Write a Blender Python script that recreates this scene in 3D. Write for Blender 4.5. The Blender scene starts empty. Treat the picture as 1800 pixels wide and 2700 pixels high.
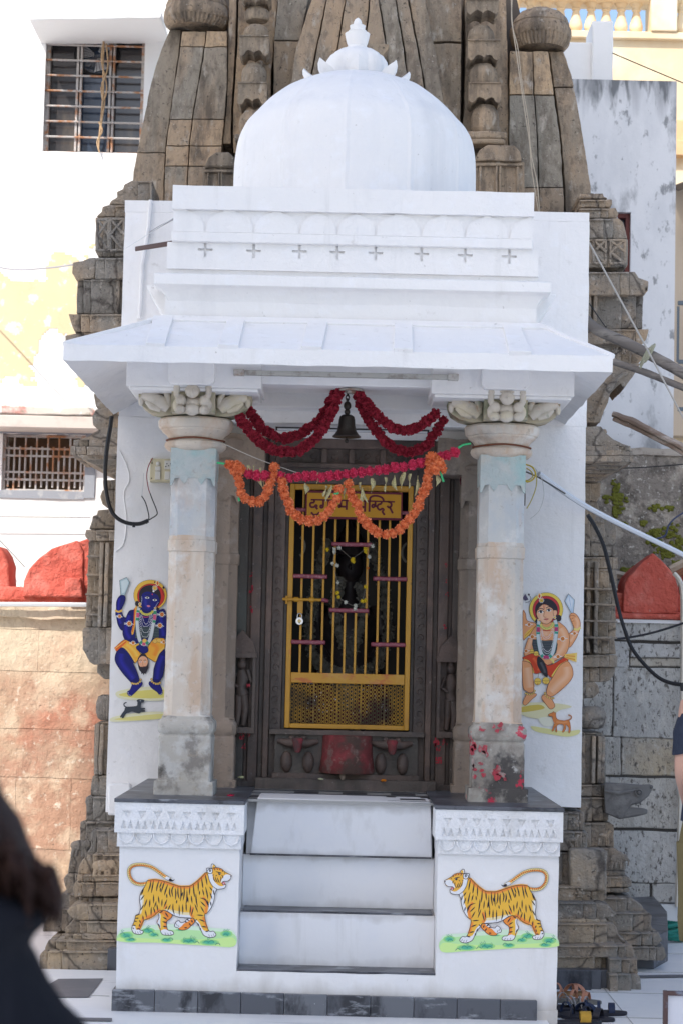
import bpy, bmesh, math, random
from mathutils import Vector, noise
random.seed(7)
SC = bpy.context.scene
COL = SC.collection

# ---------------- camera ----------------
_r = math.radians(1.3); _p = math.atan(400/5200); _yaw = 11/5200; _f = 5200.0
CAM = Vector((0, -9, 1.6))
def _rot(v):
    c, s = math.cos(_yaw), math.sin(_yaw)
    return Vector((v[0]*c-v[1]*s, v[0]*s+v[1]*c, v[2]))
_R0 = Vector((1, 0, 0)); _F = Vector((0, math.cos(_p), math.sin(_p))); _U0 = Vector((0, -math.sin(_p), math.cos(_p)))
_R = _rot(_R0*math.cos(_r)+_U0*math.sin(_r)); _U = _rot(_U0*math.cos(_r)-_R0*math.sin(_r)); _F = _rot(_F)
from mathutils import Matrix
cd = bpy.data.cameras.new('camera'); cam = bpy.data.objects.new('camera', cd); COL.objects.link(cam)
cam.matrix_world = Matrix.Translation(CAM) @ Matrix((_R, _U, -_F)).transposed().to_4x4()
cd.sensor_fit = 'VERTICAL'; cd.sensor_height = 36; cd.sensor_width = 24; cd.lens = _f/2700*36
cd.clip_start = 0.05; cd.clip_end = 500
cd.dof.use_dof = True; cd.dof.focus_distance = 9.6; cd.dof.aperture_fstop = 6.3
SC.camera = cam

# ---------------- light ----------------
SUN = Vector((-.38, -.60, .74)).normalized()
w = bpy.data.worlds.new('World'); SC.world = w; w.use_nodes = True
nt = w.node_tree; nt.nodes.clear()
sky = nt.nodes.new('ShaderNodeTexSky'); sky.sky_type = 'NISHITA'; sky.sun_disc = False
sky.sun_elevation = math.asin(SUN.z); sky.sun_rotation = math.atan2(SUN.x, SUN.y) % (2*math.pi)
sky.air_density = 1.0; sky.dust_density = 2.2; sky.ozone_density = 1.0
bg = nt.nodes.new('ShaderNodeBackground'); bg.inputs[1].default_value = 0.15
wo = nt.nodes.new('ShaderNodeOutputWorld')
nt.links.new(sky.outputs[0], bg.inputs[0]); nt.links.new(bg.outputs[0], wo.inputs[0])
sd = bpy.data.lights.new('sun', 'SUN'); sd.energy = 2.7; sd.angle = math.radians(.53); sd.color = (1, .95, .88)
so = bpy.data.objects.new('sun', sd); COL.objects.link(so); so.location = (-5, -8, 12)
so.rotation_euler = SUN.to_track_quat('Z', 'Y').to_euler()
SC.view_settings.view_transform = 'Standard'; SC.view_settings.look = 'None'
SC.view_settings.exposure = 0.86; SC.view_settings.gamma = 1.0
SC.cycles.max_bounces = 8; SC.cycles.diffuse_bounces = 5
try: SC.cycles.use_denoising = True
except Exception: pass

# ---------------- helpers ----------------
def P(x, y, Y):                    # photo pixel (1800x2700) at world depth Y
    d = _F + _R*((x-900)/_f) + _U*((1350-y)/_f)
    return CAM + d*((Y-CAM.y)/d.y)
def D(x, y, Y): return P(x*1.148, y*1.148, Y)      # same, in the 1568-wide view
def Z(x0, y0, k, ox, oy):                          # zoomed-crop coordinates -> photo pixel
    return (ox+x0/k, oy+y0/k)
def px(y0, Y):  return P(900, y0, Y)

class MB:
    def __init__(s): s.v=[]; s.f=[]; s.t=[]; s.m=[]; s.tint=.5; s.mi=0
    def add(s, vs, fs, tint=None, mi=None):
        o=len(s.v); s.v += [Vector(a) for a in vs]
        t = s.tint if tint is None else tint; m = s.mi if mi is None else mi
        for f in fs: s.f.append([o+i for i in f]); s.t.append(t); s.m.append(m)
    def box(s, x0,x1,y0,y1,z0,z1, tint=None, mi=None):
        s.add([(x0,y0,z0),(x1,y0,z0),(x1,y1,z0),(x0,y1,z0),(x0,y0,z1),(x1,y0,z1),(x1,y1,z1),(x0,y1,z1)],
              [(3,2,1,0),(4,5,6,7),(0,1,5,4),(1,2,6,5),(2,3,7,6),(3,0,4,7)], tint, mi)
    def pb(s, a,b,c,d, Y0, Y1, tint=None, mi=None, k=1.0):      # pixel-measured box x a..b, y c..d (front at Y0)
        a,b,c,d=a*k,b*k,c*k,d*k; my=(c+d)/2; mx=(a+b)/2
        s.box(P(a,my,Y0).x, P(b,my,Y0).x, Y0, Y1, P(mx,d,Y0).z, P(mx,c,Y0).z, tint, mi)
    def db(s, a,b,c,d, Y0, Y1, tint=None, mi=None): s.pb(a,b,c,d,Y0,Y1,tint,mi,1.148)
    def prism(s, pts, dv, tint=None, mi=None):                  # 3D polygon extruded by vector dv
        n=len(pts); p=[Vector(a) for a in pts]; dv=Vector(dv)
        s.add(p+[a+dv for a in p], [tuple(range(n))]+[tuple(range(2*n-1,n-1,-1))]+
              [(i,(i+1)%n+0,(i+1)%n+n,i+n)[::-1] for i in range(n)], tint, mi)
    def py(s, poly, y0, y1, tint=None, mi=None): s.prism([(a,y0,b) for a,b in poly], (0,y1-y0,0), tint, mi)
    def dpoly(s, pts, Y0, Y1, tint=None, mi=None):              # polygon given in D view coordinates
        s.prism([D(a,b,Y0) for a,b in pts], (0,Y1-Y0,0), tint, mi)
    def loft(s, rings, cap=True, closed=True, tint=None, mi=None):
        n=len(rings[0]); vs=[p for r in rings for p in r]; fs=[]
        for k in range(len(rings)-1):
            for i in range(n if closed else n-1):
                j=(i+1)%n; fs.append((k*n+i,k*n+j,(k+1)*n+j,(k+1)*n+i))
        if cap: fs += [tuple(range(n))[::-1], tuple(range((len(rings)-1)*n, len(rings)*n))]
        s.add(vs, fs, tint, mi)
    def lathe(s, prof, c, n=24, tint=None, mi=None, ribs=0, ra=0, cap=True, ph=0):
        rs=[]
        for r,z in prof:
            ring=[]
            for i in range(n):
                a=2*math.pi*i/n+ph; rr=r*(1+ra*abs(math.cos(ribs*a/2))-ra) if ribs else r
                ring.append((c[0]+rr*math.cos(a), c[1]+rr*math.sin(a), z))
            rs.append(ring)
        s.loft(rs, cap, True, tint, mi)
    def csq(s, prof, c, tint=None, mi=None, dy=None):           # chamfered-square loft: (z, half, chamfer)
        rs=[]
        for z,h,q in prof:
            rs.append([(c[0]+a,c[1]+b,z) for a,b in ((h,-h+q),(h,h-q),(h-q,h),(-h+q,h),(-h,h-q),(-h,-h+q),(-h+q,-h),(h-q,-h))])
        s.loft(rs, True, True, tint, mi)
    def tube(s, path, r, n=8, tint=None, mi=None, cap=True):
        path=[Vector(a) for a in path]; k=len(path); rs=[]
        for i,p in enumerate(path):
            t=(path[min(i+1,k-1)]-path[max(i-1,0)]).normalized()
            u=t.cross(Vector((.31,.17,.94))).normalized()
            if i and u.dot(pu)<0: u=-u
            pu=u; q=t.cross(u); rr=r[i] if isinstance(r,(list,tuple)) else r
            rs.append([p+u*(rr*math.cos(2*math.pi*j/n))+q*(rr*math.sin(2*math.pi*j/n)) for j in range(n)])
        s.loft(rs, cap, True, tint, mi)
    def ell(s, c, r, n=10, tint=None, mi=None, rot=None):
        c=Vector(c); rs=[]
        if not isinstance(r,(tuple,list)): r=(r,r,r)
        for i in range(n+1):
            a=math.pi*(i/n); a=min(max(a,.03),math.pi-.03)
            ring=[]
            for j in range(n*2):
                b=math.pi*j/n; q=Vector((r[0]*math.sin(a)*math.cos(b), r[1]*math.sin(a)*math.sin(b), -r[2]*math.cos(a)))
                if rot is not None: q.rotate(rot)
                ring.append(c+q)
            rs.append(ring)
        s.loft(rs, True, True, tint, mi)
    def build(s, name, mats, parent=None, loc=None, bevel=0, bseg=2, rough=None, flat=False, ang=38, cols=None, keep=False):
        base = Vector(loc) if loc is not None else (WL[parent.name] if parent is not None else Vector((0,0,0)))
        me=bpy.data.meshes.new(name)
        bm=bmesh.new(); bv=[bm.verts.new(v) for v in s.v]
        tl=bm.faces.layers.float.new('tint')
        cl=bm.loops.layers.float_color.new('Col') if cols else None
        for i,f in enumerate(s.f):
            try: fc=bm.faces.new([bv[j] for j in f])
            except ValueError: continue
            fc[tl]=s.t[i]; fc.material_index=s.m[i]
            if cols:
                for l in fc.loops: l[cl]=cols[i]
        if not keep: bmesh.ops.recalc_face_normals(bm, faces=bm.faces)
        if rough:
            cell,amp,fr=rough
            bmesh.ops.triangulate(bm, faces=[f for f in bm.faces if len(f.verts)>4])
            for _ in range(7):
                es=[e for e in bm.edges if e.calc_length()>cell*1.5]
                if not es: break
                bmesh.ops.subdivide_edges(bm, edges=es, cuts=1, use_grid_fill=True)
                if len(bm.verts)>90000: break
            for v in bm.verts:
                q=v.co*fr; a=noise.noise_vector(q)+.5*noise.noise_vector(q*2.7)
                v.co += a*amp
        for v in bm.verts: v.co-=base
        bm.to_mesh(me); bm.free()
        for m in (mats if isinstance(mats,(list,tuple)) else [mats]): me.materials.append(m)
        if not flat:
            me.polygons.foreach_set('use_smooth',[True]*len(me.polygons)); me.set_sharp_from_angle(angle=math.radians(ang))
        o=bpy.data.objects.new(name, me); COL.objects.link(o)
        if parent is not None: o.parent=parent; WL[o.name]=base
        else: o.location=base; WL[o.name]=base
        if bevel:
            b=o.modifiers.new('bevel','BEVEL'); b.width=bevel; b.segments=bseg; b.limit_method='ANGLE'; b.angle_limit=math.radians(40)
            b.harden_normals=False
        return o
WL={}
def thing(name,label,cat,loc=(0,0,0),group=None,kind=None):
    o=bpy.data.objects.new(name,None); COL.objects.link(o); o.location=loc; o.empty_display_size=.1
    WL[o.name]=Vector(loc); return tag(o,label,cat,group,kind)
def tag(o,label=None,cat=None,group=None,kind=None):
    if label: o['label']=label
    if cat: o['category']=cat
    if group: o['group']=group
    if kind: o['kind']=kind
    return o
def cut(o, cutter):                # boolean-difference with a temporary mesh, result baked
    c=cutter.build('cutter', [], None)
    for p in c.data.polygons: p.use_smooth=False
    if o.parent: c.location = -WL[o.name]; c.location=(0,0,0); 
    c.matrix_world=Matrix.Identity(4); 
    if o.parent: c.data.transform(Matrix.Translation(-WL[o.name])); 
    par=o.parent; o.parent=None; ol=o.location.copy(); 
    b=o.modifiers.new('cut','BOOLEAN'); b.operation='DIFFERENCE'; b.object=c; b.solver='EXACT'
    while o.modifiers[0]!=b: o.modifiers.move(len(o.modifiers)-1,0) if False else o.modifiers.remove(o.modifiers[0])
    bpy.context.view_layer.update(); dg=bpy.context.evaluated_depsgraph_get()
    me=bpy.data.meshes.new_from_object(o.evaluated_get(dg)); o.modifiers.clear(); o.data=me; o.parent=par
    me.polygons.foreach_set('use_smooth',[False]*len(me.polygons))
    bpy.data.objects.remove(c)
    return o
def cr(pts, n=6, closed=False):    # Catmull-Rom through points (any dimension)
    out=[]; k=len(pts); V=[Vector(p) for p in pts]
    rng=range(k if closed else k-1)
    for i in rng:
        a=V[(i-1)%k] if closed or i>0 else V[0]; b=V[i]; c=V[(i+1)%k]; d=V[(i+2)%k] if closed or i+2<k else V[-1]
        for j in range(n):
            t=j/n; out.append(.5*((2*b)+(c-a)*t+(2*a-5*b+4*c-d)*t*t+(3*b-a-3*c+d)*t**3))
    if not closed: out.append(V[-1].copy())
    return out
def wire(name,label,cat,pts,r,mat,group=None,n=6,sub=8,parent=None):
    b=MB(); b.tube(cr(pts,sub),r,n); o=b.build(name,mat,parent,loc=None if parent else pts[0])
    if not parent: tag(o,label,cat,group)
    return o

# ---------------- materials ----------------
def M(name, base, rough=.85, layers=(), bump=(), metal=0, tint=None, attr=False, spec=.3, coord='pos', sheen=0, emis=None):
    m=bpy.data.materials.new(name); m.use_nodes=True; t=m.node_tree; N=t.nodes; L=t.links
    bs=N['Principled BSDF']; bs.inputs['Roughness'].default_value=rough; bs.inputs['Metallic'].default_value=metal
    bs.inputs['Specular IOR Level'].default_value=spec
    g=N.new('ShaderNodeNewGeometry') if coord=='pos' else N.new('ShaderNodeTexCoord')
    src=g.outputs['Position'] if coord=='pos' else g.outputs['Object']
    def tex(k,sc,st,det=6,off=0):
        mp=N.new('ShaderNodeMapping'); mp.inputs['Scale'].default_value=[sc*a for a in st]; mp.inputs['Location'].default_value=(off,off*1.7,off*.6)
        L.new(src,mp.inputs[0])
        if k=='noise':
            x=N.new('ShaderNodeTexNoise'); x.inputs['Scale'].default_value=1; x.inputs['Detail'].default_value=det; x.inputs['Roughness'].default_value=.62
            L.new(mp.outputs[0],x.inputs['Vector']); return x.outputs[0]
        if k=='voro':
            x=N.new('ShaderNodeTexVoronoi'); x.inputs['Scale'].default_value=1; L.new(mp.outputs[0],x.inputs['Vector']); return x.outputs['Distance']
        if k=='crack':
            nn=N.new('ShaderNodeTexNoise'); nn.inputs['Scale'].default_value=2.2; nn.inputs['Detail'].default_value=4; L.new(mp.outputs[0],nn.inputs['Vector'])
            ad=N.new('ShaderNodeVectorMath'); ad.operation='MULTIPLY_ADD'; ad.inputs[1].default_value=(.5,.5,.5)
            L.new(nn.outputs[1],ad.inputs[0]); L.new(mp.outputs[0],ad.inputs[2])
            x=N.new('ShaderNodeTexVoronoi'); x.feature='DISTANCE_TO_EDGE'; x.inputs['Scale'].default_value=1; L.new(ad.outputs[0],x.inputs['Vector']); return x.outputs['Distance']
        if k[:2]=='z:' or k in('z','Z2'):
            s=N.new('ShaderNodeSeparateXYZ'); L.new(src,s.inputs[0]); nn=N.new('ShaderNodeTexNoise'); nn.inputs['Scale'].default_value=1; nn.inputs['Detail'].default_value=5
            L.new(mp.outputs[0],nn.inputs['Vector']); q=N.new('ShaderNodeMath'); q.operation='MULTIPLY_ADD'; q.inputs[1].default_value=.35 if k=='z' else (1.1 if k=='Z2' else float(k[2:]))
            L.new(nn.outputs[0],q.inputs[0]); L.new(s.outputs[2],q.inputs[2]); return q.outputs[0]
    cur=None
    if attr:
        a=N.new('ShaderNodeAttribute'); a.attribute_name='Col'; cur=a.outputs[0]
    else:
        c=N.new('ShaderNodeRGB'); c.outputs[0].default_value=(*base,1); cur=c.outputs[0]
    def mix(fac,a,bcol):
        x=N.new('ShaderNodeMix'); x.data_type='RGBA'; L.new(fac,x.inputs[0]); L.new(a,x.inputs[6])
        if isinstance(bcol,tuple): x.inputs[7].default_value=(*bcol,1)
        else: L.new(bcol,x.inputs[7])
        return x.outputs[2]
    if tint:
        for tc,lo,hi in tint:
            a=N.new('ShaderNodeAttribute'); a.attribute_name='tint'
            mr=N.new('ShaderNodeMapRange'); mr.inputs[1].default_value=lo; mr.inputs[2].default_value=hi; L.new(a.outputs['Fac'],mr.inputs[0])
            cur=mix(mr.outputs[0],cur,tc)
    for i,l in enumerate(layers):
        k,col,sc,lo,hi,f=l[:6]; st=l[6] if len(l)>6 else (1,1,1)
        x=tex(k,sc,st,off=i*3.1+len(name))
        mr=N.new('ShaderNodeMapRange'); mr.inputs[1].default_value=lo; mr.inputs[2].default_value=hi; mr.inputs[4].default_value=f; L.new(x,mr.inputs[0])
        cur=mix(mr.outputs[0],cur,col)
    L.new(cur,bs.inputs['Base Color'])
    nrm=None
    for (k,sc,strg,dist,*st) in bump:
        x=tex(k,sc,st[0] if st else (1,1,1),off=9)
        b=N.new('ShaderNodeBump'); b.inputs['Strength'].default_value=strg; b.inputs['Distance'].default_value=dist; L.new(x,b.inputs['Height'])
        if nrm: L.new(nrm,b.inputs['Normal'])
        nrm=b.outputs[0]
    if nrm: L.new(nrm,bs.inputs['Normal'])
    if emis: bs.inputs['Emission Color'].default_value=(*emis[0],1); bs.inputs['Emission Strength'].default_value=emis[1]
    return m
V=(1,1,.12); H=(.25,.25,1)
white=M('whitewash',(.81,.80,.79),.8,[('noise',(.58,.58,.59),2.2,.56,.74,.40,(1.6,1.6,.16)),('noise',(.60,.59,.57),6,.60,.74,.35,(2,2,.22)),('noise',(.70,.72,.76),1.6,.5,.75,.5),('noise',(.62,.62,.62),5,.62,.8,.35,(1,1,.25)),('noise',(.30,.28,.25),30,.67,.76,.6),('noise',(.52,.50,.47),9,.66,.75,.5),('noise',(.86,.87,.9),9,.55,.7,.4)],
    [('noise',5,.6,.02),('noise',20,.35,.008),('noise',45,.3,.003)])
whitebase=M('plinth_whitewash',(.81,.80,.79),.8,[('noise',(.70,.72,.76),1.6,.5,.75,.5),('noise',(.58,.57,.55),4,.6,.75,.4,(1.6,1.6,.25)),('z:.16',(.47,.44,.40),7,.26,.17,.75,(1.5,1.5,.5)),('noise',(.30,.28,.25),38,.67,.76,.6),('noise',(.86,.87,.9),9,.55,.7,.4)],[('noise',7,.35,.014),('noise',45,.3,.004)])
whiteold=M('old_whitewash',(.79,.79,.79),.85,[('noise',(.55,.54,.52),6,.52,.72,.6),('noise',(.40,.38,.34),22,.6,.72,.6),('noise',(.86,.87,.9),14,.5,.65,.5)],
    [('noise',16,.6,.02),('noise',60,.5,.005)])
stairw=M('step_whitewash',(.78,.79,.81),.7,[('noise',(.66,.69,.76),2.2,.45,.7,.7),('noise',(.5,.48,.46),7,.62,.8,.45,(1,1,.3)),('noise',(.25,.2,.17),55,.74,.8,.6)],[('noise',8,.25,.008),('noise',50,.2,.002)])
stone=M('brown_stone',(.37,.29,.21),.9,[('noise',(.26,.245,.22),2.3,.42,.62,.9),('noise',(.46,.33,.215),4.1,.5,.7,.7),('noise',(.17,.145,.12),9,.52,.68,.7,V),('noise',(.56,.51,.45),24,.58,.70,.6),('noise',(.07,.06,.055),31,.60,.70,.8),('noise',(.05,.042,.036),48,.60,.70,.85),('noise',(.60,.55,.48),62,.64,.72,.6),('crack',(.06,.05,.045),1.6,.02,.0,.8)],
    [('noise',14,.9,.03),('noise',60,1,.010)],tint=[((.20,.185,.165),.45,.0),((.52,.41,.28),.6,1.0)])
towerst=M('tower_stone',(.33,.25,.175),.92,[('noise',(.24,.205,.16),1.7,.42,.6,.9,V),('noise',(.42,.30,.195),3.3,.5,.66,.8,V),('noise',(.09,.075,.06),7,.50,.66,.85,V),('noise',(.13,.105,.085),22,.50,.64,.6,(1,1,.5)),('noise',(.46,.42,.36),17,.58,.68,.65,(1,1,.35)),('noise',(.045,.038,.033),44,.60,.70,.85),('noise',(.52,.48,.42),60,.63,.72,.6)],
    [('noise',9,.7,.02,V),('noise',28,.9,.012),('noise',70,1,.006,(1,1,.5))],tint=[((.27,.245,.20),.45,.0),((.47,.34,.215),.6,1.0)])
pinkst=M('sandstone_wall',(.42,.25,.17),.9,[('noise',(.52,.38,.26),1.3,.42,.58,.9),('noise',(.44,.18,.115),1.7,.48,.62,.85),('noise',(.60,.47,.34),5,.50,.62,.65),('noise',(.74,.66,.54),17,.58,.68,.7),('noise',(.24,.17,.12),9,.60,.70,.6),('z:1.0',(.66,.55,.40),4,1.75,2.2,.8),('noise',(.20,.15,.11),34,.64,.72,.7)],
    [('noise',12,.8,.03),('noise',55,.7,.006)],tint=[((.38,.25,.18),.4,.0)])
greyst=M('grey_block_stone',(.47,.44,.39),.9,[('noise',(.35,.345,.33),1.5,.4,.62,.8),('noise',(.55,.53,.49),13,.52,.66,.7,(1,1,.6)),('noise',(.10,.09,.08),26,.56,.64,.9,(1.6,1,.8)),('noise',(.06,.055,.05),50,.60,.68,.8),('noise',(.22,.20,.17),6,.58,.7,.6)],
    [('noise',26,.9,.02,(1,1,.6)),('noise',80,.7,.005)],tint=[((.46,.37,.245),.6,1.0),((.56,.56,.55),.4,.0)])
mottle=M('mottled_plaster',(.29,.26,.225),.95,[('noise',(.50,.45,.38),5,.52,.6,.8),('noise',(.13,.115,.10),11,.5,.62,.8),('noise',(.66,.63,.57),30,.58,.66,.9),('noise',(.17,.18,.03),2.6,.60,.64,.95),('noise',(.52,.50,.45),3,.6,.7,.5,(3,3,.15))],
    [('noise',22,1,.03),('noise',70,.8,.008)])
pill=M('painted_pillar_stone',(.62,.54,.45),.85,[('noise',(.44,.43,.41),4,.48,.62,.7,(1,1,.4)),('noise',(.52,.37,.26),6.3,.48,.62,.75,(1,1,.3)),('noise',(.25,.21,.17),3.1,.62,.70,.5),('noise',(.68,.67,.64),9,.52,.66,.7),('noise',(.30,.26,.21),40,.6,.7,.6),('noise',(.24,.23,.2),5,.66,.74,.7)],
    [('noise',22,.6,.012),('noise',70,.6,.004)])
pillb=M('pillar_blue_wash',(.42,.48,.47),.85,[('noise',(.55,.52,.46),6,.48,.6,.8),('noise',(.50,.52,.50),9,.42,.6,.8),('noise',(.30,.50,.50),5,.5,.66,.7),('noise',(.36,.33,.29),30,.6,.7,.5)],[('noise',24,.7,.012),('noise',70,.5,.004)])
pillu=M('pillar_upper_wash',(.52,.52,.50),.85,[('noise',(.42,.46,.50),7,.48,.62,.6,(1,1,.5)),('noise',(.55,.43,.36),8,.52,.66,.6,(1,1,.4)),('noise',(.68,.67,.64),11,.52,.66,.6),('noise',(.30,.26,.21),40,.62,.7,.5)],[('noise',22,.6,.012),('noise',70,.5,.004)])
pbase=M('soiled_base_stone',(.46,.43,.38),.85,[('noise',(.55,.54,.51),11,.48,.6,.8),('noise',(.20,.18,.16),7,.52,.62,.8),('noise',(.06,.055,.05),5,.58,.68,.9),('noise',(.35,.28,.2),25,.58,.7,.5)],[('noise',22,.6,.012),('noise',70,.6,.004)])
pbase2=M('sooty_base_stone',(.40,.375,.33),.85,[('noise',(.25,.22,.19),6,.42,.55,.85),('noise',(.06,.055,.055),4.3,.5,.6,.9),('noise',(.55,.54,.51),16,.6,.68,.8),('noise',(.55,.04,.08),9,.61,.64,.9)],[('noise',22,.6,.012),('noise',70,.6,.004)])
capst=M('capital_stone',(.58,.53,.46),.85,[('noise',(.26,.22,.17),5,.54,.68,.75),('noise',(.60,.53,.38),9,.52,.62,.7),('noise',(.55,.33,.2),13,.62,.68,.5),('noise',(.25,.27,.2),12,.6,.68,.7),('noise',(.32,.29,.25),30,.6,.7,.5)],[('noise',30,.5,.008)])
doorst=M('dark_door_stone',(.115,.078,.063),.6,[('noise',(.025,.022,.022),1.9,.50,.66,.8),('noise',(.075,.062,.054),3,.42,.62,.8),('noise',(.18,.13,.11),6,.5,.7,.7,V),('noise',(.06,.05,.05),9,.52,.66,.7),('noise',(.30,.27,.25),45,.64,.72,.5)],[('noise',30,.6,.01),('noise',80,.5,.003)],tint=[((.075,.088,.078),.45,.0),((.20,.13,.10),.5,.8)],spec=.45)
pilst=M('rear_pillar_stone',(.30,.235,.185),.85,[('noise',(.18,.155,.13),4,.42,.6,.8,V),('noise',(.38,.33,.29),12,.54,.68,.6),('noise',(.09,.075,.07),26,.6,.7,.6)],[('noise',22,.7,.012),('noise',70,.6,.004)])
marble=M('dark_marble',(.085,.092,.11),.35,[('noise',(.02,.022,.03),5,.47,.56,.95,(1,1,.5)),('noise',(.30,.32,.35),11,.58,.66,.8,(.5,1,1.5)),('noise',(.5,.5,.5),40,.68,.74,.7)],[('noise',30,.1,.002)],tint=[((.14,.15,.17),.5,1.0)],spec=.5)
red=M('red_limewash',(.58,.12,.085),.85,[('noise',(.45,.08,.055),3,.45,.62,.8),('noise',(.68,.22,.17),7,.52,.66,.7),('noise',(.60,.40,.34),26,.64,.72,.6),('noise',(.22,.07,.05),21,.66,.74,.6)],[('noise',6,1,.06),('noise',20,.7,.02),('noise',60,.6,.006)])
cream=M('cream_paint',(.72,.56,.36),.8,[('noise',(.80,.70,.52),1.3,.42,.6,.9),('noise',(.62,.42,.22),3,.58,.7,.5),('noise',(.4,.36,.3),13,.68,.76,.5)],[('noise',12,.3,.01)])
creamd=M('ochre_moulding',(.66,.44,.24),.8,[('noise',(.74,.56,.34),4,.5,.7,.6)],[('noise',12,.3,.01)])
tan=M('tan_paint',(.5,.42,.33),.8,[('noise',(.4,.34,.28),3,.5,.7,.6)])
ypatch=M('peeling_yellow_wall',(.80,.80,.80),.85,[('z',(.80,.66,.40),3,2.4,2.9,.0),('noise',(.80,.80,.80),9,.6,.7,.4),('noise',(.45,.42,.38),16,.74,.8,.5)],[('noise',8,.3,.01)])
ZT=D(1430,184,5.2).z
stain=M('stained_white_wall',(.74,.75,.77),.9,[('noise',(.55,.57,.6),2.2,.45,.65,.7,(1,1,.5)),('noise',(.34,.35,.37),5,.62,.78,.6,(1,1,.25)),('Z2',(.30,.31,.33),6,ZT+.32,ZT+.62,.75,(1.3,1,.12)),('Z2',(.13,.14,.15),16,ZT+.45,ZT+.64,.85,(1.3,1,.3)),('noise',(.2,.21,.22),3.2,.56,.66,.65,(1.2,1,.5)),('noise',(.17,.18,.19),9,.60,.68,.75,(1.2,1,.7)),('noise',(.16,.17,.18),30,.66,.75,.7,(1,1,.6))],[('noise',10,.4,.01)])
iron=M('rusty_white_iron',(.45,.42,.40),.6,[('noise',(.38,.16,.06),9,.5,.6,.9),('noise',(.6,.6,.6),14,.55,.65,.5)])
yiron=M('yellow_gate_paint',(.50,.25,.015),.45,[('noise',(.38,.17,.015),7,.5,.7,.6),('noise',(.5,.10,.05),16,.63,.7,.5),('noise',(.10,.06,.03),24,.66,.74,.6)],[('noise',60,.3,.001)],spec=.5)
yrail=M('vermilion_smeared_yellow',(.52,.27,.04),.5,[('noise',(.45,.10,.05),12,.5,.62,.7,(1,1,2)),('noise',(.56,.36,.12),8,.5,.7,.6)])
maroon=M('maroon_paint',(.20,.025,.05),.4,[('noise',(.36,.14,.17),70,.55,.62,.7)],spec=.6)
black=M('black_rubber',(.018,.018,.02),.5)
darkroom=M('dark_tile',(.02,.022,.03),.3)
pvc=M('white_pvc',(.62,.64,.66),.4)
# ================= setting: courtyard =================
floor_m=M('marble_floor',(.78,.78,.77),.45,[('noise',(.66,.67,.69),1.3,.45,.65,.8),('noise',(.84,.83,.80),4,.5,.7,.6),('noise',(.42,.43,.45),3,.6,.68,.6,(.3,2,1)),('noise',(.2,.18,.16),40,.72,.78,.6)],[('noise',20,.1,.002)],spec=.5)
floor_d=M('dark_floor_stone',(.13,.135,.15),.5,[('noise',(.2,.2,.21),5,.5,.7,.7),('noise',(.4,.4,.4),30,.7,.76,.6)])
b=MB(); b.add([(-60,-60,0),(60,-60,0),(60,60,0),(-60,60,0)],[(0,1,2,3)])
tag(b.build('courtyard_floor',floor_m,flat=True),kind='structure')
b=MB()
def sheet(pts,z,b): b.add([(x,y,z) for x,y in pts],[tuple(range(len(pts)))])
def gp(x,y,h=0):    # ground point under photo D pixel
    x*=1.148; y*=1.148; d=_F+_R*((x-900)/_f)+_U*((1350-y)/_f); t=(h-CAM.z)/d.z; q=CAM+d*t; return (q.x,q.y)
for quad in ([(135,2248),(238,2247),(205,2290),(60,2290)],[(-60,2333),(258,2338),(258,2345),(-60,2341)],
             [(1455,2240),(1640,2237),(1640,2243),(1455,2246)],
             [(-60,2229),(70,2229),(70,2233),(-60,2233)]):
    sheet([gp(*q,.032 if q[0]<430 else .004) for q in quad],.032 if quad[0][0]<400 else .004,b)
tag(b.build('floor_inlay',floor_d,flat=True),kind='structure')
b=MB(); b.box(-9,.952,-9,1.12,-.05,.028); tag(b.build('raised_pavement',floor_m,flat=True),kind='structure')
jm=M('grout',(.42,.42,.41),.8)
b=MB()
for i in range(3): b.box(1.35+i*.72,1.354+i*.72,-6,6,.001,.003)
for j in range(-6,7): b.box(1.0,8,j*.7+.25,j*.7+.254,.001,.0035)
for i in range(4): b.box(-1.75-i*.72,-1.746-i*.72,-6,1.1,.0285,.0305)
for j in range(-6,1): b.box(-8,-1.05,j*.8+.35,j*.8+.354,.0285,.031)
tag(b.build('floor_joint',jm,flat=True),kind='structure')
# unseen tower added behind the photographer, sized to shade the shrine
t=thing('shade_tower','tall tapering stone tower out of view behind the photographer, added to shade the little shrine','tower',(-9.2,-16,0))
b=MB(); rings=[]
for z,h in ((0,4.6),(6,4.6),(6.2,4.2),(14,4.1),(22,3.95),(30,3.8),(33,3.4),(35,2.2)):
    rings.append([(-9.3+a*h,-16+c*h*.8,z) for a,c in ((1,-.6),(1,.6),(.6,1),(-.6,1),(-1,.6),(-1,-.6),(-.6,-1),(.6,-1))])
b.loft(rings); b.build('tower_body',towerst,t)
b=MB(); b.lathe([(.3,34.8),(2.2,35),(2.5,35.6),(2.2,36.2),(.8,36.5),(.9,37.3),(.1,38.2)],(-9.3,-16),24,ribs=24,ra=.06); b.build('crown_disc',towerst,t)

# ================= shrine =================
SH=thing('shrine','whitewashed stone shrine with ribbed dome, sloping eave and two pillars beside a yellow gate','shrine',(0,0,0))
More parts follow.
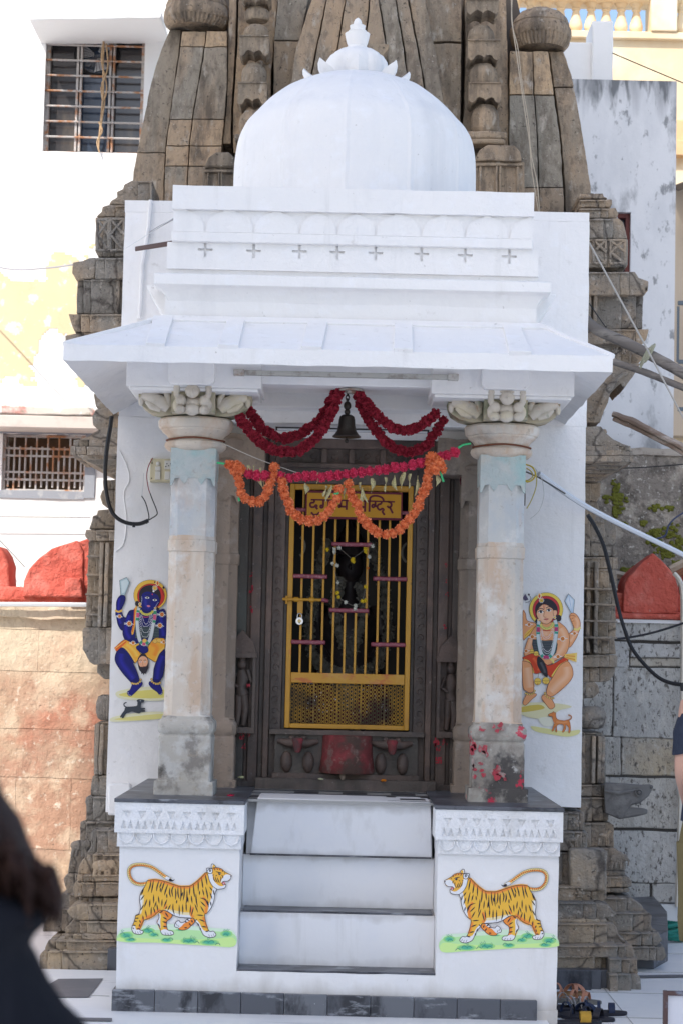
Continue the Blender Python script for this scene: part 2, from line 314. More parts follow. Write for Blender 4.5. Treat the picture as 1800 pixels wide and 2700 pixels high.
# --- plinth
b=MB()
b.box(-.985,-.443,0,1.6,.10,.80); b.box(.450,.995,0,1.6,.07,.80)
b.box(-.443,.450,0.0,1.6,.10,.212)
b.box(-.443,.450,.17,1.6,.212,.44); b.box(-.443,.450,.34,1.6,.44,.70)
b.box(.905,.999,-.012,.3,0,.07)
pl=b.build('plinth',whitebase,SH,rough=(.045,.0026,9),ang=50)
stair={}
for k_,z_ in ((1,.216),(2,.462),(3,.70)):
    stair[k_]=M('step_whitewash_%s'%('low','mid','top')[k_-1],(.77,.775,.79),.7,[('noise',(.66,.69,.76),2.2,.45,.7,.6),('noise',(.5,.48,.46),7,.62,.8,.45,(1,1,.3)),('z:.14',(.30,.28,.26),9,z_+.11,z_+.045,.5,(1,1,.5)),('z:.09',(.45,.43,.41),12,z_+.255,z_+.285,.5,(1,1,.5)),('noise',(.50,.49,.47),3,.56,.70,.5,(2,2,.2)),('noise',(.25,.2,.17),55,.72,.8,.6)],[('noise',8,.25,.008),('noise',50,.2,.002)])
b=MB()   # top riser block and the recessed steps
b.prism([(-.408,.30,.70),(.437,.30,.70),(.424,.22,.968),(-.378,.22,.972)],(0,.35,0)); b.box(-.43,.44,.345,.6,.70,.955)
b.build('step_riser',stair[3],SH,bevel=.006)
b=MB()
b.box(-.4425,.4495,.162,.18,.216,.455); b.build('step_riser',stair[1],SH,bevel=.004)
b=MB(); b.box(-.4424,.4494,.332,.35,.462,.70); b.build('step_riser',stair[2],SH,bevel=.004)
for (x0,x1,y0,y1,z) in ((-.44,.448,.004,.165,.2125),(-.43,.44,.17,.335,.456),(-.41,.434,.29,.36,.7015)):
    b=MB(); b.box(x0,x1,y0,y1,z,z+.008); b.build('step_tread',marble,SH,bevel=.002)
# pedestal mouldings
for sx,(x0,x1) in ((-1,(-1.008,-.425)),(1,(.435,1.010))):
    b=MB(); b.box(x0,x1,-.03,1.5,.82,.955)
    b.box(x0+.012,x1-.012,-.018,1.5,.756,.822)
    mo=b.build('pedestal_moulding',whiteold,SH,bevel=.006)
    c=MB(); n=8; wd=(x1-x0-.05)/n      # zig-zag triangles cut in, pointing up from the bottom and down from the top
    for i in range(n):
        cx=x0+.025+wd*(i+.5); j=random.uniform(-.004,.004)
        c.py([(cx-wd*.30+j,.918),(cx+wd*.30+j,.918),(cx+j,.884)],-.05,-.020)
        c.py([(cx-wd*.42+j,.839),(cx-wd*.04+j,.839),(cx-wd*.23+j,.876)],-.05,-.020)
        c.py([(cx+wd*.04+j,.839),(cx+wd*.42+j,.839),(cx+wd*.23+j,.876)],-.05,-.020)
    cut(mo,c)
    b=MB()
    n=7; wd=(x1-x0-.03)/n
    for i in range(n):
        cx=x0+.015+wd*(i+.5)
        pts=[(cx+math.cos(a)*wd*.45, -.022, .815+math.sin(a)*.042) for a in [math.pi+math.pi*k/8 for k in range(9)]]
        b.tube(pts,.0045,6)
    b.build('scallop_trim',whiteold,SH)
    b=MB(); b.box(x0-.004,x1+.004,-.036,1.5,.9555,.973); b.build('cap_slab',marble,SH,bevel=.003)
# dark marble skirting
b=MB(); x=-.997
while x<.9:
    x2=min(x+.193,.905); b.box(x+.0008,x2-.0008,-.03,.0,0,.122-.008*(x+1)*.5,tint=random.random()); x=x2
b.box(-.997,-.985,0,1.2,0,.118)
b.build('skirting',marble,SH,bevel=.003)
# porch floor
porch=M('porch_tile',(.30,.30,.29),.35,[('noise',(.2,.2,.2),4,.5,.7,.6)],spec=.5)
b=MB(); b.box(-1.0,1.0,.2,1.3,.955,.966); b.build('porch_floor',porch,SH)
b=MB()
for yy,n,o in ((.34,5,0),(.5,5,.1),(.70,4,.2)):
    for i in range(n): 
        x=-.42+o+i*.235; b.box(x,x+.12,yy,yy+.10,.9665,.969)
b.box(-.55,.58,.24,.27,.9665,.969); b.box(-.55,.58,.62,.64,.9665,.969); b.box(-.6,.6,.86,.90,.9665,.969)
b.build('porch_inlay',darkroom,SH)
# --- wing wall
b=MB()
b.box(-1.235,-.75,1.55,1.85,.79,2.9); b.box(.78,1.28,1.55,1.85,.87,2.9)
b.box(-1.232,1.285,1.551,1.849,2.901,4.02); b.box(-1.235,-.84,1.5515,1.848,4.021,4.085); b.box(.8,1.283,1.5515,1.848,4.021,4.07)
ww=b.build('wing_wall',white,SH,rough=(.06,.0035,5),ang=50)
b=MB(); b.tube([P(398,528,1.54),P(392,600,1.54),P(375,700,1.54),P(372,790,1.54),P(367,840,1.54)],.012,8); b.build('downpipe',white,SH)
b=MB(); b.dpoly([(248,1873),(300,1873),(300,1800),(249,1800)],1.50,1.56); b.build('wall_ledge',white,SH,bevel=.01)
# --- eave
eM=white
b=MB()
x0,x1,y0=-1.262,1.165,-.35; z0,z1,z2=2.912,2.984,3.185; X0,X1,Y2=-.86,.885,.09
zi=3.075
b.add([(x0,y0,z0),(x1,y0,z0),(x1,1.55,z0),(x0,1.55,z0),(x0,y0,z1),(x1,y0,z1),(x1,1.55,z1),(x0,1.55,z1),(X0,Y2,z2),(X1,Y2,z2),(X1,1.55,z2),(X0,1.55,z2),
 (x0+.30,.10,zi),(x1-.30,.10,zi),(x1-.30,1.55,zi),(x0+.30,1.55,zi)],
 [(0,1,13,12),(1,2,14,13),(3,0,12,15),(12,13,14,15),(0,1,5,4),(1,2,6,5),(3,0,4,7),(4,5,9,8),(5,6,10,9),(7,4,8,11),(8,9,10,11),(3,15,14,2,6,10,11,7)])
ev=b.build('eave',eM,SH,rough=(.05,.0038,8),ang=40)
def slope(x,tt):  # point on the front slope at bottom-x
    return
b=MB()
def rib(xa,xb,ya_,yb_,xc,xd):
    A=P(280+.842*xa,460+.842*555,y0); B=P(280+.842*xb,460+.842*555,y0); C=P(280+.842*xd,460+.842*480,Y2-.06); E=P(280+.842*xc,460+.842*480,Y2-.06)
    h=.014
    n=Vector((0,-.41,.91))*h; 
    q=[Vector((A.x,y0-.002,z1)),Vector((B.x,y0-.002,z1)),Vector((C.x,Y2,z2)),Vector((E.x,Y2,z2))]
    b.prism([v-n for v in q],n*2)
for r in ((125,185,0,0,145,208),(350,415,0,0,378,434),(610,675,0,0,632,694),(898,960,0,0,902,958),(1260,1330,0,0,1242,1296)): rib(*r)
b.prism([(-.95,Y2-.045,z2-.028),(.95,Y2-.045,z2-.028),(.89,Y2+.002,z2+.003),(-.87,Y2+.002,z2+.003)],(0,-.008,.014))
for sx,a0,a1 in ((-1,x0,X0),(1,x1,X1)):
    b.tube([(a0,y0+.01,z1),(a1,Y2,z2)],.016,6)
b.build('eave_rib',eM,SH,bevel=.003)
# --- parapet body
b=MB()
b.box(-.862,.868,.10,1.56,3.17,3.42)
b.box(-.86,.872,.10,1.55,3.42,3.545)
bd=b.build('parapet_body',white,SH,rough=(.05,.003,8),ang=45)
c=MB()
cx8=[(472,574),(583,577),(688,578),(774,580),(862,582),(967,584),(1067,587),(1168,590)]
for i,(a,d) in enumerate(cx8):
    q=D(a,d,.1); h=.034; t_=.007
    c.box(q.x-t_,q.x+t_,.05,.118,q.z-h*.9,q.z+h); c.box(q.x-h,q.x-t_-.0,.05,.118,q.z-t_,q.z+t_); c.box(q.x+t_,q.x+h,.05,.118,q.z-t_,q.z+t_)
b2=MB(); b2.box(-.858,.87,.084,.1,3.42,3.5455); face=b2.build('cross_band',white,SH)
c2=MB()
for i,(a,d) in enumerate(cx8):
    q=D(a,d,.09); h=.034; t_=.006
    c2.py([(q.x-t_,q.z-h),(q.x+t_,q.z-h),(q.x+t_,q.z-t_),(q.x+h,q.z-t_),(q.x+h,q.z+t_),(q.x+t_,q.z+t_),(q.x+t_,q.z+h),(q.x-t_,q.z+h),(q.x-t_,q.z+t_),(q.x-h,q.z+t_),(q.x-h,q.z-t_),(q.x-t_,q.z-t_)],.05,.105)
cut(face,c2)
# coving and cornice
def sweep(prof,xl,xr,yf,yb,bb):   # profile (out,z) swept round three sides with mitres
    n=len(prof); rs=[]
    for (cx_,cy_,dx,dy) in ((xl,yb,-1,0),(xl,yf,-1,-1),(xr,yf,1,-1),(xr,yb,1,0)):
        rs.append([(cx_+dx*o,cy_+dy*o,z) for o,z in prof])
    bb.loft(rs,True,True)
b=MB(); sweep([(-.02,3.27),(.0,3.27),(.012,3.30),(.035,3.325),(.055,3.335),(.062,3.338),(.062,3.385),(.045,3.392),(-.02,3.40)],-.85,.865,.10,1.5,b)
b.build('cornice',white,SH,bevel=.003)
for x,s in ((-.865,-1),(.87,1)):
    b=MB(); b.py([(x,3.20),(x,3.36),(x+s*.10,3.36),(x+s*.085,3.33)],.20,1.5); b.build('cornice_fin',white,SH,bevel=.004)
b=MB(); b.box(-.838,.842,.06,1.2,3.545,3.592); b.build('lower_band',white,SH,bevel=.005)
b=MB(); b.box(-.832,.838,.062,1.2,3.592,3.695); ab=b.build('arched_band',white,SH)
c=MB()
for a,d in cx8:
    q=D(a,505,.08); t=3.694
    c.py([(q.x-.085,t+.01),(q.x-.085,t-.004),(q.x-.055,t-.014),(q.x-.026,t-.034),(q.x-.010,t-.060),(q.x-.004,t-.10),(q.x+.004,t-.10),(q.x+.010,t-.060),(q.x+.026,t-.034),(q.x+.055,t-.014),(q.x+.085,t-.004),(q.x+.085,t+.01)],.03,.071)
cut(ab,c)
b=MB(); b.box(-.836,.842,.045,1.2,3.695,3.806); b.build('top_band',white,SH,rough=(.05,.003,6),ang=50)
b=MB(); b.box(-.8,.8,.2,1.4,3.79,3.81); b.build('roof_slab',white,SH)
# --- dome
DC=Vector((.005,.78)); b=MB()
dz=3.86
prof=[(.602,3.79),(.604,3.95),(.604,4.04),(.602,4.11),(.596,4.17),(.583,4.23),(.560,4.28),(.520,4.325),(.476,4.375),(.42,4.425),(.352,4.475),(.28,4.51),(.21,4.535),(.13,4.548),(.03,4.55)]
pp=[]
for q in cr([(r,z,0) for r,z in prof],4): pp.append((q.x,q.y))
rings=[]; n=480
for r,z in pp:
    ring=[]
    for i in range(n):
        a=2*math.pi*i/n; ph=((a-math.radians(86))/(math.pi/6))%1; dd=min(ph,1-ph)
        rr=r*(1+.010*(1-math.exp(-dd*9))*0+ .010*math.exp(-(dd/.028)**2)-.012*(2*dd)**2)
        ring.append((DC.x+rr*math.cos(a),DC.y+rr*math.sin(a),z))
    rings.append(ring)
b.loft(rings); dome=b.build('dome',white,SH,ang=60)
b=MB()   # petal ring
for a,ksz in [(k*math.pi/4+.03,1.0) for k in range(8)]:
    ca,sa=math.cos(a),math.sin(a); tx,ty=-sa,ca
    pr=[]
    for (o,h,wd) in ((.165,-.02,.05),(.20,.012,.062),(.232,.04,.052),(.255,.062,.030),(.268,.082,.002)):
        zz=4.512+h*ksz; th=.050*max(.05,1-h*11); wd=wd*.85
        pr.append([(DC.x+ca*(o+e)+tx*q*wd,DC.y+sa*(o+e)+ty*q*wd,zz+u) for (q,e,u) in ((-1,0,0),(-.6,th*.5,-.004),(0,th,-.01),(.6,th*.5,-.004),(1,0,0),(0,-th*.7,.004))])
    b.loft(pr)
b.build('petal_ring',white,dome,ang=50)
b=MB()
b.lathe([(.13,4.53),(.152,4.565),(.160,4.60),(.155,4.635),(.135,4.665),(.10,4.688),(.065,4.70),(.05,4.702)],(DC.x,DC.y),96,ribs=8,ra=.09,ph=.2)
b.lathe([(.052,4.690),(.057,4.698),(.055,4.710),(.046,4.716),(.045,4.718),(.053,4.735),(.060,4.765),(.063,4.783),(.05,4.786),(.042,4.788),(.047,4.795),(.046,4.798),(.036,4.804),(.037,4.808),(.040,4.824),(.03,4.828),(.022,4.830),(.020,4.845),(.014,4.858),(.004,4.866)],(DC.x,DC.y),32)
b.build('finial',white,dome,ang=35)
# --- beams and ceiling
zbm=D(790,886,.2).z; b=MB(); b.box(-.90,.86,.20,.50,zbm,3.085); b.build('front_beam',white,SH,bevel=.006)
for (c0,c1,cb,a0,a1,ab) in ((386,492,883,290,600,897),(1106,1216,894,990,1318,915)):
    b=MB(); zc_=D((c0+c1)/2,cb,.07).z; za=D((a0+a1)/2,ab,.12).z; x0_,x1_=D(c0,880,.07).x,D(c1,880,.07).x; X0_,X1_=D(a0,890,.12).x,D(a1,890,.12).x
    b.py([(x0_,3.08),(x0_,zc_+.018),(x0_+.014,zc_),(x1_-.014,zc_),(x1_,zc_+.018),(x1_,3.08)],.07,.14); 
    bb_=b.build('beam_block',white,SH,bevel=.004)
    b=MB(); b.box(X0_,X1_,.12,.55,za+.016,3.082); b.box(X0_+.014,X1_-.014,.13,.54,za,za+.0158); b.build('beam_arm',white,bb_,bevel=.004)
    b=MB(); cx=(x0_+x1_)/2; b.box(cx-.09,cx+.09,.55,1.5,2.85,3.081); b.build('side_beam',white,bb_)
b=MB(); b.box(-.5,.55,.70,.85,2.86,3.079); b.box(-.88,.85,.851,1.05,2.80,3.078); b.box(-.75,.78,1.051,1.3,2.75,3.077); b.build('inner_beam',white,SH,bevel=.005)
# --- pillars
def swag(bb,c,y,z,h):      # scalloped hood hanging on the front of the shaft
    pts=[(-h,.15),(h,.15),(h,-.03),(h-.008,-.028),(h-.022,.006),(h-.045,.008),(h-.052,-.004),(h-.065,-.022),(h-.078,-.008),(h-.085,.012),(-h+.085,.012),(-h+.078,-.008),(-h+.065,-.022),(-h+.052,-.004),(-h+.045,.008),(-h+.022,.006),(-h+.008,-.028),(-h,-.03)]
    bb.py([(c+a,z+d) for a,d in pts],y-.004,y+.02)
def pillar(cx,cy,sc,zf,mats,nm,z_off=0):
    st,bl,up,bs,cp=mats; par=SH
    zz=lambda z: zf+(z-.966)
    b=MB(); h=.1085*sc
    b.csq([(zz(1.338),h+.004,.012),(zz(1.345),h,.042),(zz(2.11),h-.002,.042),(zz(2.115),h+.004,.042),(zz(2.165),h+.005,.042),(zz(2.17),h+.000,.042),(zz(2.20),h-.004,.040),(zz(2.46),h-.004,.040)],(cx,cy))
    s=b.build('pillar',st,par,rough=(.035,.0022,9),ang=32)
    b=MB(); 
    b.csq([(zz(2.172),h-.0025,.040),(zz(2.47),h-.0025,.040)],(cx,cy)); b.build('upper_shaft',up,s,rough=(.035,.0018,9),ang=32)
    b=MB(); b.csq([(zz(2.46),h-.000,.03),(zz(2.60),h+.001,.03)],(cx,cy)); swag(b,cx,cy-h,zz(2.452),h-.002)
    b.build('scalloped_hood',bl,s,rough=(.035,.001,12),ang=32)
    b=MB(); b.csq([(zz(.968),.1395*sc,.004),(zz(1.036),.1385*sc,.004)],(cx,cy))
    b.csq([(zz(1.034),.122*sc,.006),(zz(1.243),.122*sc,.006),(zz(1.246),.118*sc,.006),(zz(1.258),.117*sc,.006)],(cx,cy))
    b.csq([(zz(1.255),.120*sc,.02),(zz(1.266),.128*sc,.02),(zz(1.29),.131*sc,.02),(zz(1.312),.129*sc,.02),(zz(1.322),.121*sc,.02),(zz(1.326),.115*sc,.02),(zz(1.34),.112*sc,.03)],(cx,cy))
    b.build('pillar_base',bs,s,rough=(.03,.0022,11),ang=40)
    b=MB()
    k_=sc*1.0
    b.lathe([(.118*k_,zz(2.592)),(.134*k_,zz(2.600)),(.146*k_,zz(2.612)),(.149*k_,zz(2.622)),(.146*k_,zz(2.634)),(.132*k_,zz(2.643)),(.128*k_,zz(2.650)),(.131*k_,zz(2.658)),(.140*k_,zz(2.672)),(.156*k_,zz(2.684)),(.161*k_,zz(2.688)),(.163*k_,zz(2.696)),(.170*k_,zz(2.699)),(.173*k_,zz(2.704)),(.178*k_,zz(2.712)),(.180*k_,zz(2.738)),(.172*k_,zz(2.748)),(.10*k_,zz(2.749))],(cx,cy),40)
    cap=b.build('capital',cp,s,rough=(.02,.0014,14),ang=32)
    return s,cap,zz
def atlas(bb,cx,cy,z,k,bow=1):         # bracket dwarf holding up the beam, facing -Y
    S=.07*k
    def e(x,y,zz,rx,ry,rz,rot=None): bb.ell((cx+x*S,cy+y*S,z+zz*S),(rx*S,ry*S,rz*S),8,rot=rot)
    e(0,.3,-.35,.62,.5,.5); e(0,0,-.75,.5,.45,.4)                   # chest, belly
    e(0,-.35,.38,.46,.42,.46); e(0,-.75,.34,.08,.08,.13)              # head, nose
    for s in (-1,1):
        e(s*.75,-.05,-.2,.36,.34,.38); bb.tube([(cx+s*.75*S,cy,z-.2*S),(cx+s*1.02*S,cy-.1*S,z+.2*S),(cx+s*1.0*S,cy-.15*S,z+.65*S)],[.26*S,.2*S,.22*S],8)
        e(s*1.0,-.2,.72,.22,.2,.24)
        for f in range(3): e(s*(.88+f*.12),-.36,.86,.05,.06,.17)
        e(s*.78,-.1,-.78,.36,.34,.3); e(s*1.0,.0,-.5,.25,.25,.42)   # folded legs
        e(s*.17,-.62,.52,.06,.03,.03); e(s*.42,-.2,.42,.07,.1,.14)
    e(0,-.58,.2,.13,.05,.03)
    e(0,-.15,.78,.5,.35,.14)
capbk=M('capital_ochre_ground',(.46,.41,.30),.9,[('noise',(.21,.24,.16),7,.48,.6,.85),('noise',(.50,.45,.36),12,.52,.62,.7),('noise',(.40,.20,.10),9,.60,.68,.6)],[('noise',30,.5,.008)])  # ochre-green ground, kept darker to paint shade into the carving's crevices
def bracket(par,cx,cy,z,mat,k=1.0):
    b=MB(); b.box(cx-.097*k,cx+.097*k,cy-.17*k,cy+.12,z,z+.128); b.box(cx-.105*k,cx+.105*k,cy-.175*k-.03,cy+.12,z+.128,z+.141); b.build('bracket_block',capbk,par,rough=(.03,.003,14))
    b=MB(); atlas(b,cx,cy-.195*k,z+.066,k); b.build('bracket_figure',mat,par,ang=70)
    for s in (-1,1):                   # side-facing brackets: tapered curling block with a reclining body
        b=MB()
        pts=[(cx+s*.098*k,z-.002),(cx+s*.150*k,z-.002),(cx+s*.20*k,z+.010),(cx+s*.235*k,z+.035),(cx+s*.252*k,z+.070),(cx+s*.256*k,z+.122),(cx+s*.098*k,z+.122)]
        b.py(pts,cy-.07,cy+.08); b.build('bracket_block',capbk,par,rough=(.03,.003,14))
        b=MB(); q=lambda a,d,e: (cx+s*a*k,cy+d,z+e)
        b.tube([q(.115,-.085,.03),q(.14,-.09,.05),q(.19,-.09,.075),q(.235,-.085,.09)],[.026,.036,.032,.022],8)
        b.tube([q(.12,-.09,.04),q(.115,-.1,.075),q(.13,-.1,.112)],[.022,.018,.016],8)
        b.tube([q(.15,-.095,.02),q(.19,-.10,.035),q(.215,-.095,.06)],[.014,.018,.012],8)
        b.ell(q(.185,-.092,.100),(.032,.022,.022),8); b.ell(q(.165,-.085,.055),(.05,.022,.035),8); b.ell(q(.24,-.085,.06),(.013,.016,.024),8); b.ell(q(.13,-.1,.115),(.013,.012,.012),8)
        b.build('bracket_figure',mat,par,ang=70)
for cx,bs in ((-.7245,pbase),(.738,pbase2)):
    s,cap,zz=pillar(cx,.395,1.0,.966,(pill,pillb,pillu,bs,pill),'pillar')
    bracket(cap,cx,.345,2.757,capst,1.05)
    b=MB(); b.tube([(cx+.139*math.cos(a)*(1 if abs(math.cos(a))<.8 else 1),.395+.139*math.sin(a),2.648+.003*math.sin(3*a)) for a in [2*math.pi*i/24 for i in range(25)]],.0045,6); b.build('binding_wire',M('rust_wire',(.16,.06,.035),.8),s)
for cx,ww_ in ((-.615,1),(.655,1)):
    s,cap,zz=pillar(cx,.99,.72,.94,(pilst,pilst,pilst,pilst,pilst),'rear')
    b=MB(); b.box(cx-.2,cx+.2,.9,1.1,2.56,2.745); b.build('bracket_block',pilst,cap,rough=(.04,.012,9))
# --- carved stone door frame
DF=MB()
def strip(xa,xb,Y,za=.966,zb=2.75,t=.0): DF.box(xa,xb,Y,1.30,za,zb,t)
for s,o in ((-1,0.03),(1,0.03)):
    X=lambda a: o+s*a
    for a0,a1,Y,tt in ((.315,.335,1.115,.2),(.335,.395,1.095,.35),(.395,.425,1.06,.6),(.425,.45,1.085,.3),(.45,.50,1.045,.55),(.50,.52,1.07,.4),(.52,.575,1.06,.1),(.575,.62,1.03,.3),(.62,.80,1.08,.3)):
        xa,xb=sorted((X(a0),X(a1))); strip(xa,xb,Y,1.25 if a0<.33 else .966,2.75,tt)
DF.box(-.80,.86,1.10,1.32,2.52,2.76,.3); DF.box(-.34,.40,1.07,1.2,2.60,2.625,.5); DF.box(-.34,.40,1.06,1.2,2.70,2.75,.5)
for xx in (-.13,.01,.17): DF.box(xx,xx+.03,1.075,1.2,2.625,2.70,.4)
dfm=DF.build('door_surround',doorst,SH,bevel=.004)
b=MB()   # scroll carving beside the gate and on the lintel
for s in (-1,1):
    for i in range(22):
        z=1.30+i*.055; cx=.03+s*.366
        pts=[(cx+.018*math.cos(a)*(1 if i%2 else -1)*(1-a/9),1.094,z+.02*math.sin(a)*(1-a/9)) for a in [k*.6 for k in range(9)]]
        b.tube(pts,.004,5)
for i in range(12):
    x=-.28+i*.055
    b.tube([(x+.02*math.cos(a)*(1-a/9),1.098,2.662+.02*math.sin(a)*(1-a/9)*(1 if i%2 else -1)) for a in [k*.6 for k in range(9)]],.004,5)
b.build('scroll_carving',doorst,dfm)['kind']='stuff'
for s in (-1,1):   # niche figures at the foot of the jambs
    cx=.03+s*.535 if s<0 else .03+.52
    b=MB(); b.box(cx-.07,cx+.07,.995,1.08,1.24,1.27,.5); b.box(cx-.075,cx+.075,.99,1.08,1.62,1.645,.5)
    b.py([(cx-.07,1.645),(cx+.07,1.645),(cx+.055,1.70),(cx+.02,1.735),(cx,1.76),(cx-.02,1.735),(cx-.055,1.70)],1.0,1.08)
    b.box(cx-.07,cx-.055,1.0,1.08,1.27,1.62,.4); b.box(cx+.055,cx+.07,1.0,1.08,1.27,1.62,.4)
    nb=b.build('niche',doorst,SH,rough=(.03,.002,12))
    b=MB(); y=1.03
    b.ell((cx,y,1.585),(.024,.022,.028),8); b.ell((cx,y,1.61),(.017,.018,.02),8)
    b.tube([(cx,y,1.56),(cx+.006,y,1.52),(cx-.004,y,1.47),(cx+.008,y,1.43)],[.02,.034,.026,.034],8)
    b.tube([(cx+.012,y,1.43),(cx+.022,y-.005,1.36),(cx+.012,y,1.28)],[.024,.02,.012],8)
    b.tube([(cx-.010,y,1.43),(cx-.012,y-.005,1.36),(cx-.02,y,1.28)],[.022,.018,.012],8)
    b.tube([(cx-.03,y,1.54),(cx-.05,y-.01,1.49),(cx-.015,y-.02,1.47)],.009,6); b.tube([(cx+.03,y,1.54),(cx+.048,y-.01,1.50),(cx+.03,y-.02,1.56)],.009,6)
    b.build('niche_figure',doorst,nb,ang=70)
# threshold
b=MB(); b.box(-.42,.48,.98,1.3,.966,1.02,.3); b.box(-.34,.40,1.02,1.3,1.02,1.045,.5); b.box(-.33,.39,1.06,1.3,1.045,1.262,.2); b.box(-.75,.8,1.035,1.3,.966,1.0,.2)
b.box(-.36,.42,1.04,1.3,1.238,1.262,.3)
th=b.build('threshold',doorst,SH,rough=(.03,.003,12))
vermr=M('vermilion_stone',(.16,.035,.035),.8,[('noise',(.27,.05,.055),9,.48,.6,.8),('noise',(.07,.05,.04),6,.46,.58,.9),('noise',(.20,.14,.12),16,.56,.66,.7),('noise',(.35,.22,.18),30,.6,.7,.4)],[('noise',25,.6,.01)])
vermd=M('vermilion_smear_dark',(.15,.04,.04),.8,[('noise',(.26,.04,.05),30,.5,.6,.8),('noise',(.07,.05,.05),20,.5,.6,.8)])
b=MB(); b.lathe([(.135,1.05),(.14,1.06),(.128,1.15),(.125,1.235),(.118,1.24)],(.035,1.06),24); b.build('threshold_drum',vermr,th)
for cx in (-.215,.26):
    b=MB(); y=1.05
    b.tube([(cx-.10,y,1.205),(cx-.05,y-.02,1.195),(cx,y-.03,1.20),(cx+.05,y-.02,1.195),(cx+.10,y,1.205)],[.012,.022,.03,.022,.012],8)
    b.ell((cx-.055,y,1.10),(.03,.03,.055),8); b.ell((cx+.055,y,1.10),(.03,.03,.055),8); b.ell((cx-.03,y-.02,1.222),(.016,.02,.012),8); b.ell((cx+.03,y-.02,1.222),(.016,.02,.012),8)
    hd=b.build('carved_head',doorst,th,ang=70)
    b=MB(); b.loft([[(cx+a_*math.cos(t),y-.045+.02*math.sin(t),z) for t in [2*math.pi*i/12 for i in range(12)]] for a_,z in ((.012,1.150),(.020,1.165),(.024,1.19),(.030,1.21),(.024,1.222))]); b.build('muzzle',vermd,hd)
# vermilion marks
verm=M('vermilion_daub',(.38,.03,.05),.7,[('noise',(.16,.05,.05),30,.5,.66,.7)])
b=MB()
def daub(x,z,y,s,n=6,seed=0):
    rr=random.Random(seed)
    for k in range(n):
        a=rr.uniform(0,6.28); l=rr.uniform(.3,1)*s; x0_=x+rr.uniform(-.5,.5)*s; z0_=z+rr.uniform(-.7,.7)*s
        b.prism([(x0_-l*.18,y,z0_-l*.3),(x0_+l*.2,y,z0_-l*.25),(x0_+l*.22,y,z0_+l*.35),(x0_-l*.1,y,z0_+l*.3)],(0,-.0015,0))
for i,(a,d,Y,s) in enumerate(((575,1355,1.045,.028),(575,1398,1.045,.024),(578,1320,1.045,.015),(1022,1298,1.045,.018),(1022,1335,1.045,.014),(1025,1365,1.045,.014),(1020,1440,1.045,.02),(572,1572,1.0,.02),(1020,1705,1.025,.022))):
    q=D(a,d,Y); daub(q.x,q.z,Y-.004,s,6,i)
for i,(a,d,s) in enumerate(((558,1690,.026),(573,1688,.014),(560,1712,.02),(1000,1703,.03),(1005,1718,.02))):
    q=D(a,d,1.045); daub(q.x,q.z,1.026,s,8,40+i)
q=D(1006,1746,1.03); h=.016; w_=.0035; y=1.026       # auspicious mark painted on the jamb
for (xa,xb,za,zb) in ((-w_,w_,-h,h),(-h,-w_,-w_,w_),(w_,h,-w_,w_),(w_,h,h-2*w_,h),(-h,-w_,-h,-h+2*w_),(h-2*w_,h,-h,-w_),(-h,-h+2*w_,w_,h)):
    b.box(q.x+xa,q.x+xb,y-.002,y,q.z+za,q.z+zb)
b.build('vermilion_mark',verm,dfm)['kind']='stuff'
verm2=M('bright_vermilion',(.42,.055,.075),.85,[('noise',(.27,.05,.06),20,.5,.6,.8),('noise',(.33,.29,.26),22,.48,.58,.9)])
def blob2(b,x,y,rx,ry,Y):   # flat smear
    n=14; c=P(x,y,Y); s=(9+Y)/5200
    rr=[1+random.uniform(-.3,.3) for _ in range(n)]
    b.prism([(c.x+math.cos(2*math.pi*i/n)*rx*s*rr[i],Y,c.z+math.sin(2*math.pi*i/n)*ry*s*rr[i]) for i in range(n)],(0,-.0015,0))
b=MB()
for zx,zy,rx,ry in ((320,570,4,7),(330,650,8,9),(310,730,6,9),(365,620,4,9),(460,660,5,9),(540,680,7,14),(590,790,3,7),(520,740,7,6),(325,940,4,14),(330,1010,3,10),(480,955,8,4),(370,1065,6,4),(490,1080,5,4),(520,1165,6,5),(350,1190,5,6),(700,1110,8,8),(790,1060,8,14),(780,1200,9,9),(880,1160,8,6),(925,1235,4,6),(490,320,10,4),(715,250,4,6),(850,230,8,7),(780,335,6,5),(880,300,7,5)):
    blob2(b,1200+zx/7.127,1880+zy/7.127,rx,ry,.2585 if zy<360 else .2655)
b.build('vermilion_mark',verm2,SH)['kind']='stuff'
# --- dark sanctum
b=MB()
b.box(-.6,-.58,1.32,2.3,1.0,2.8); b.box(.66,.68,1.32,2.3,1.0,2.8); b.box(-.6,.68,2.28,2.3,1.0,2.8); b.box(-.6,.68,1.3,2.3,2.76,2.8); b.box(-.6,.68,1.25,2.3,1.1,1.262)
b.build('sanctum_wall',darkroom,SH)
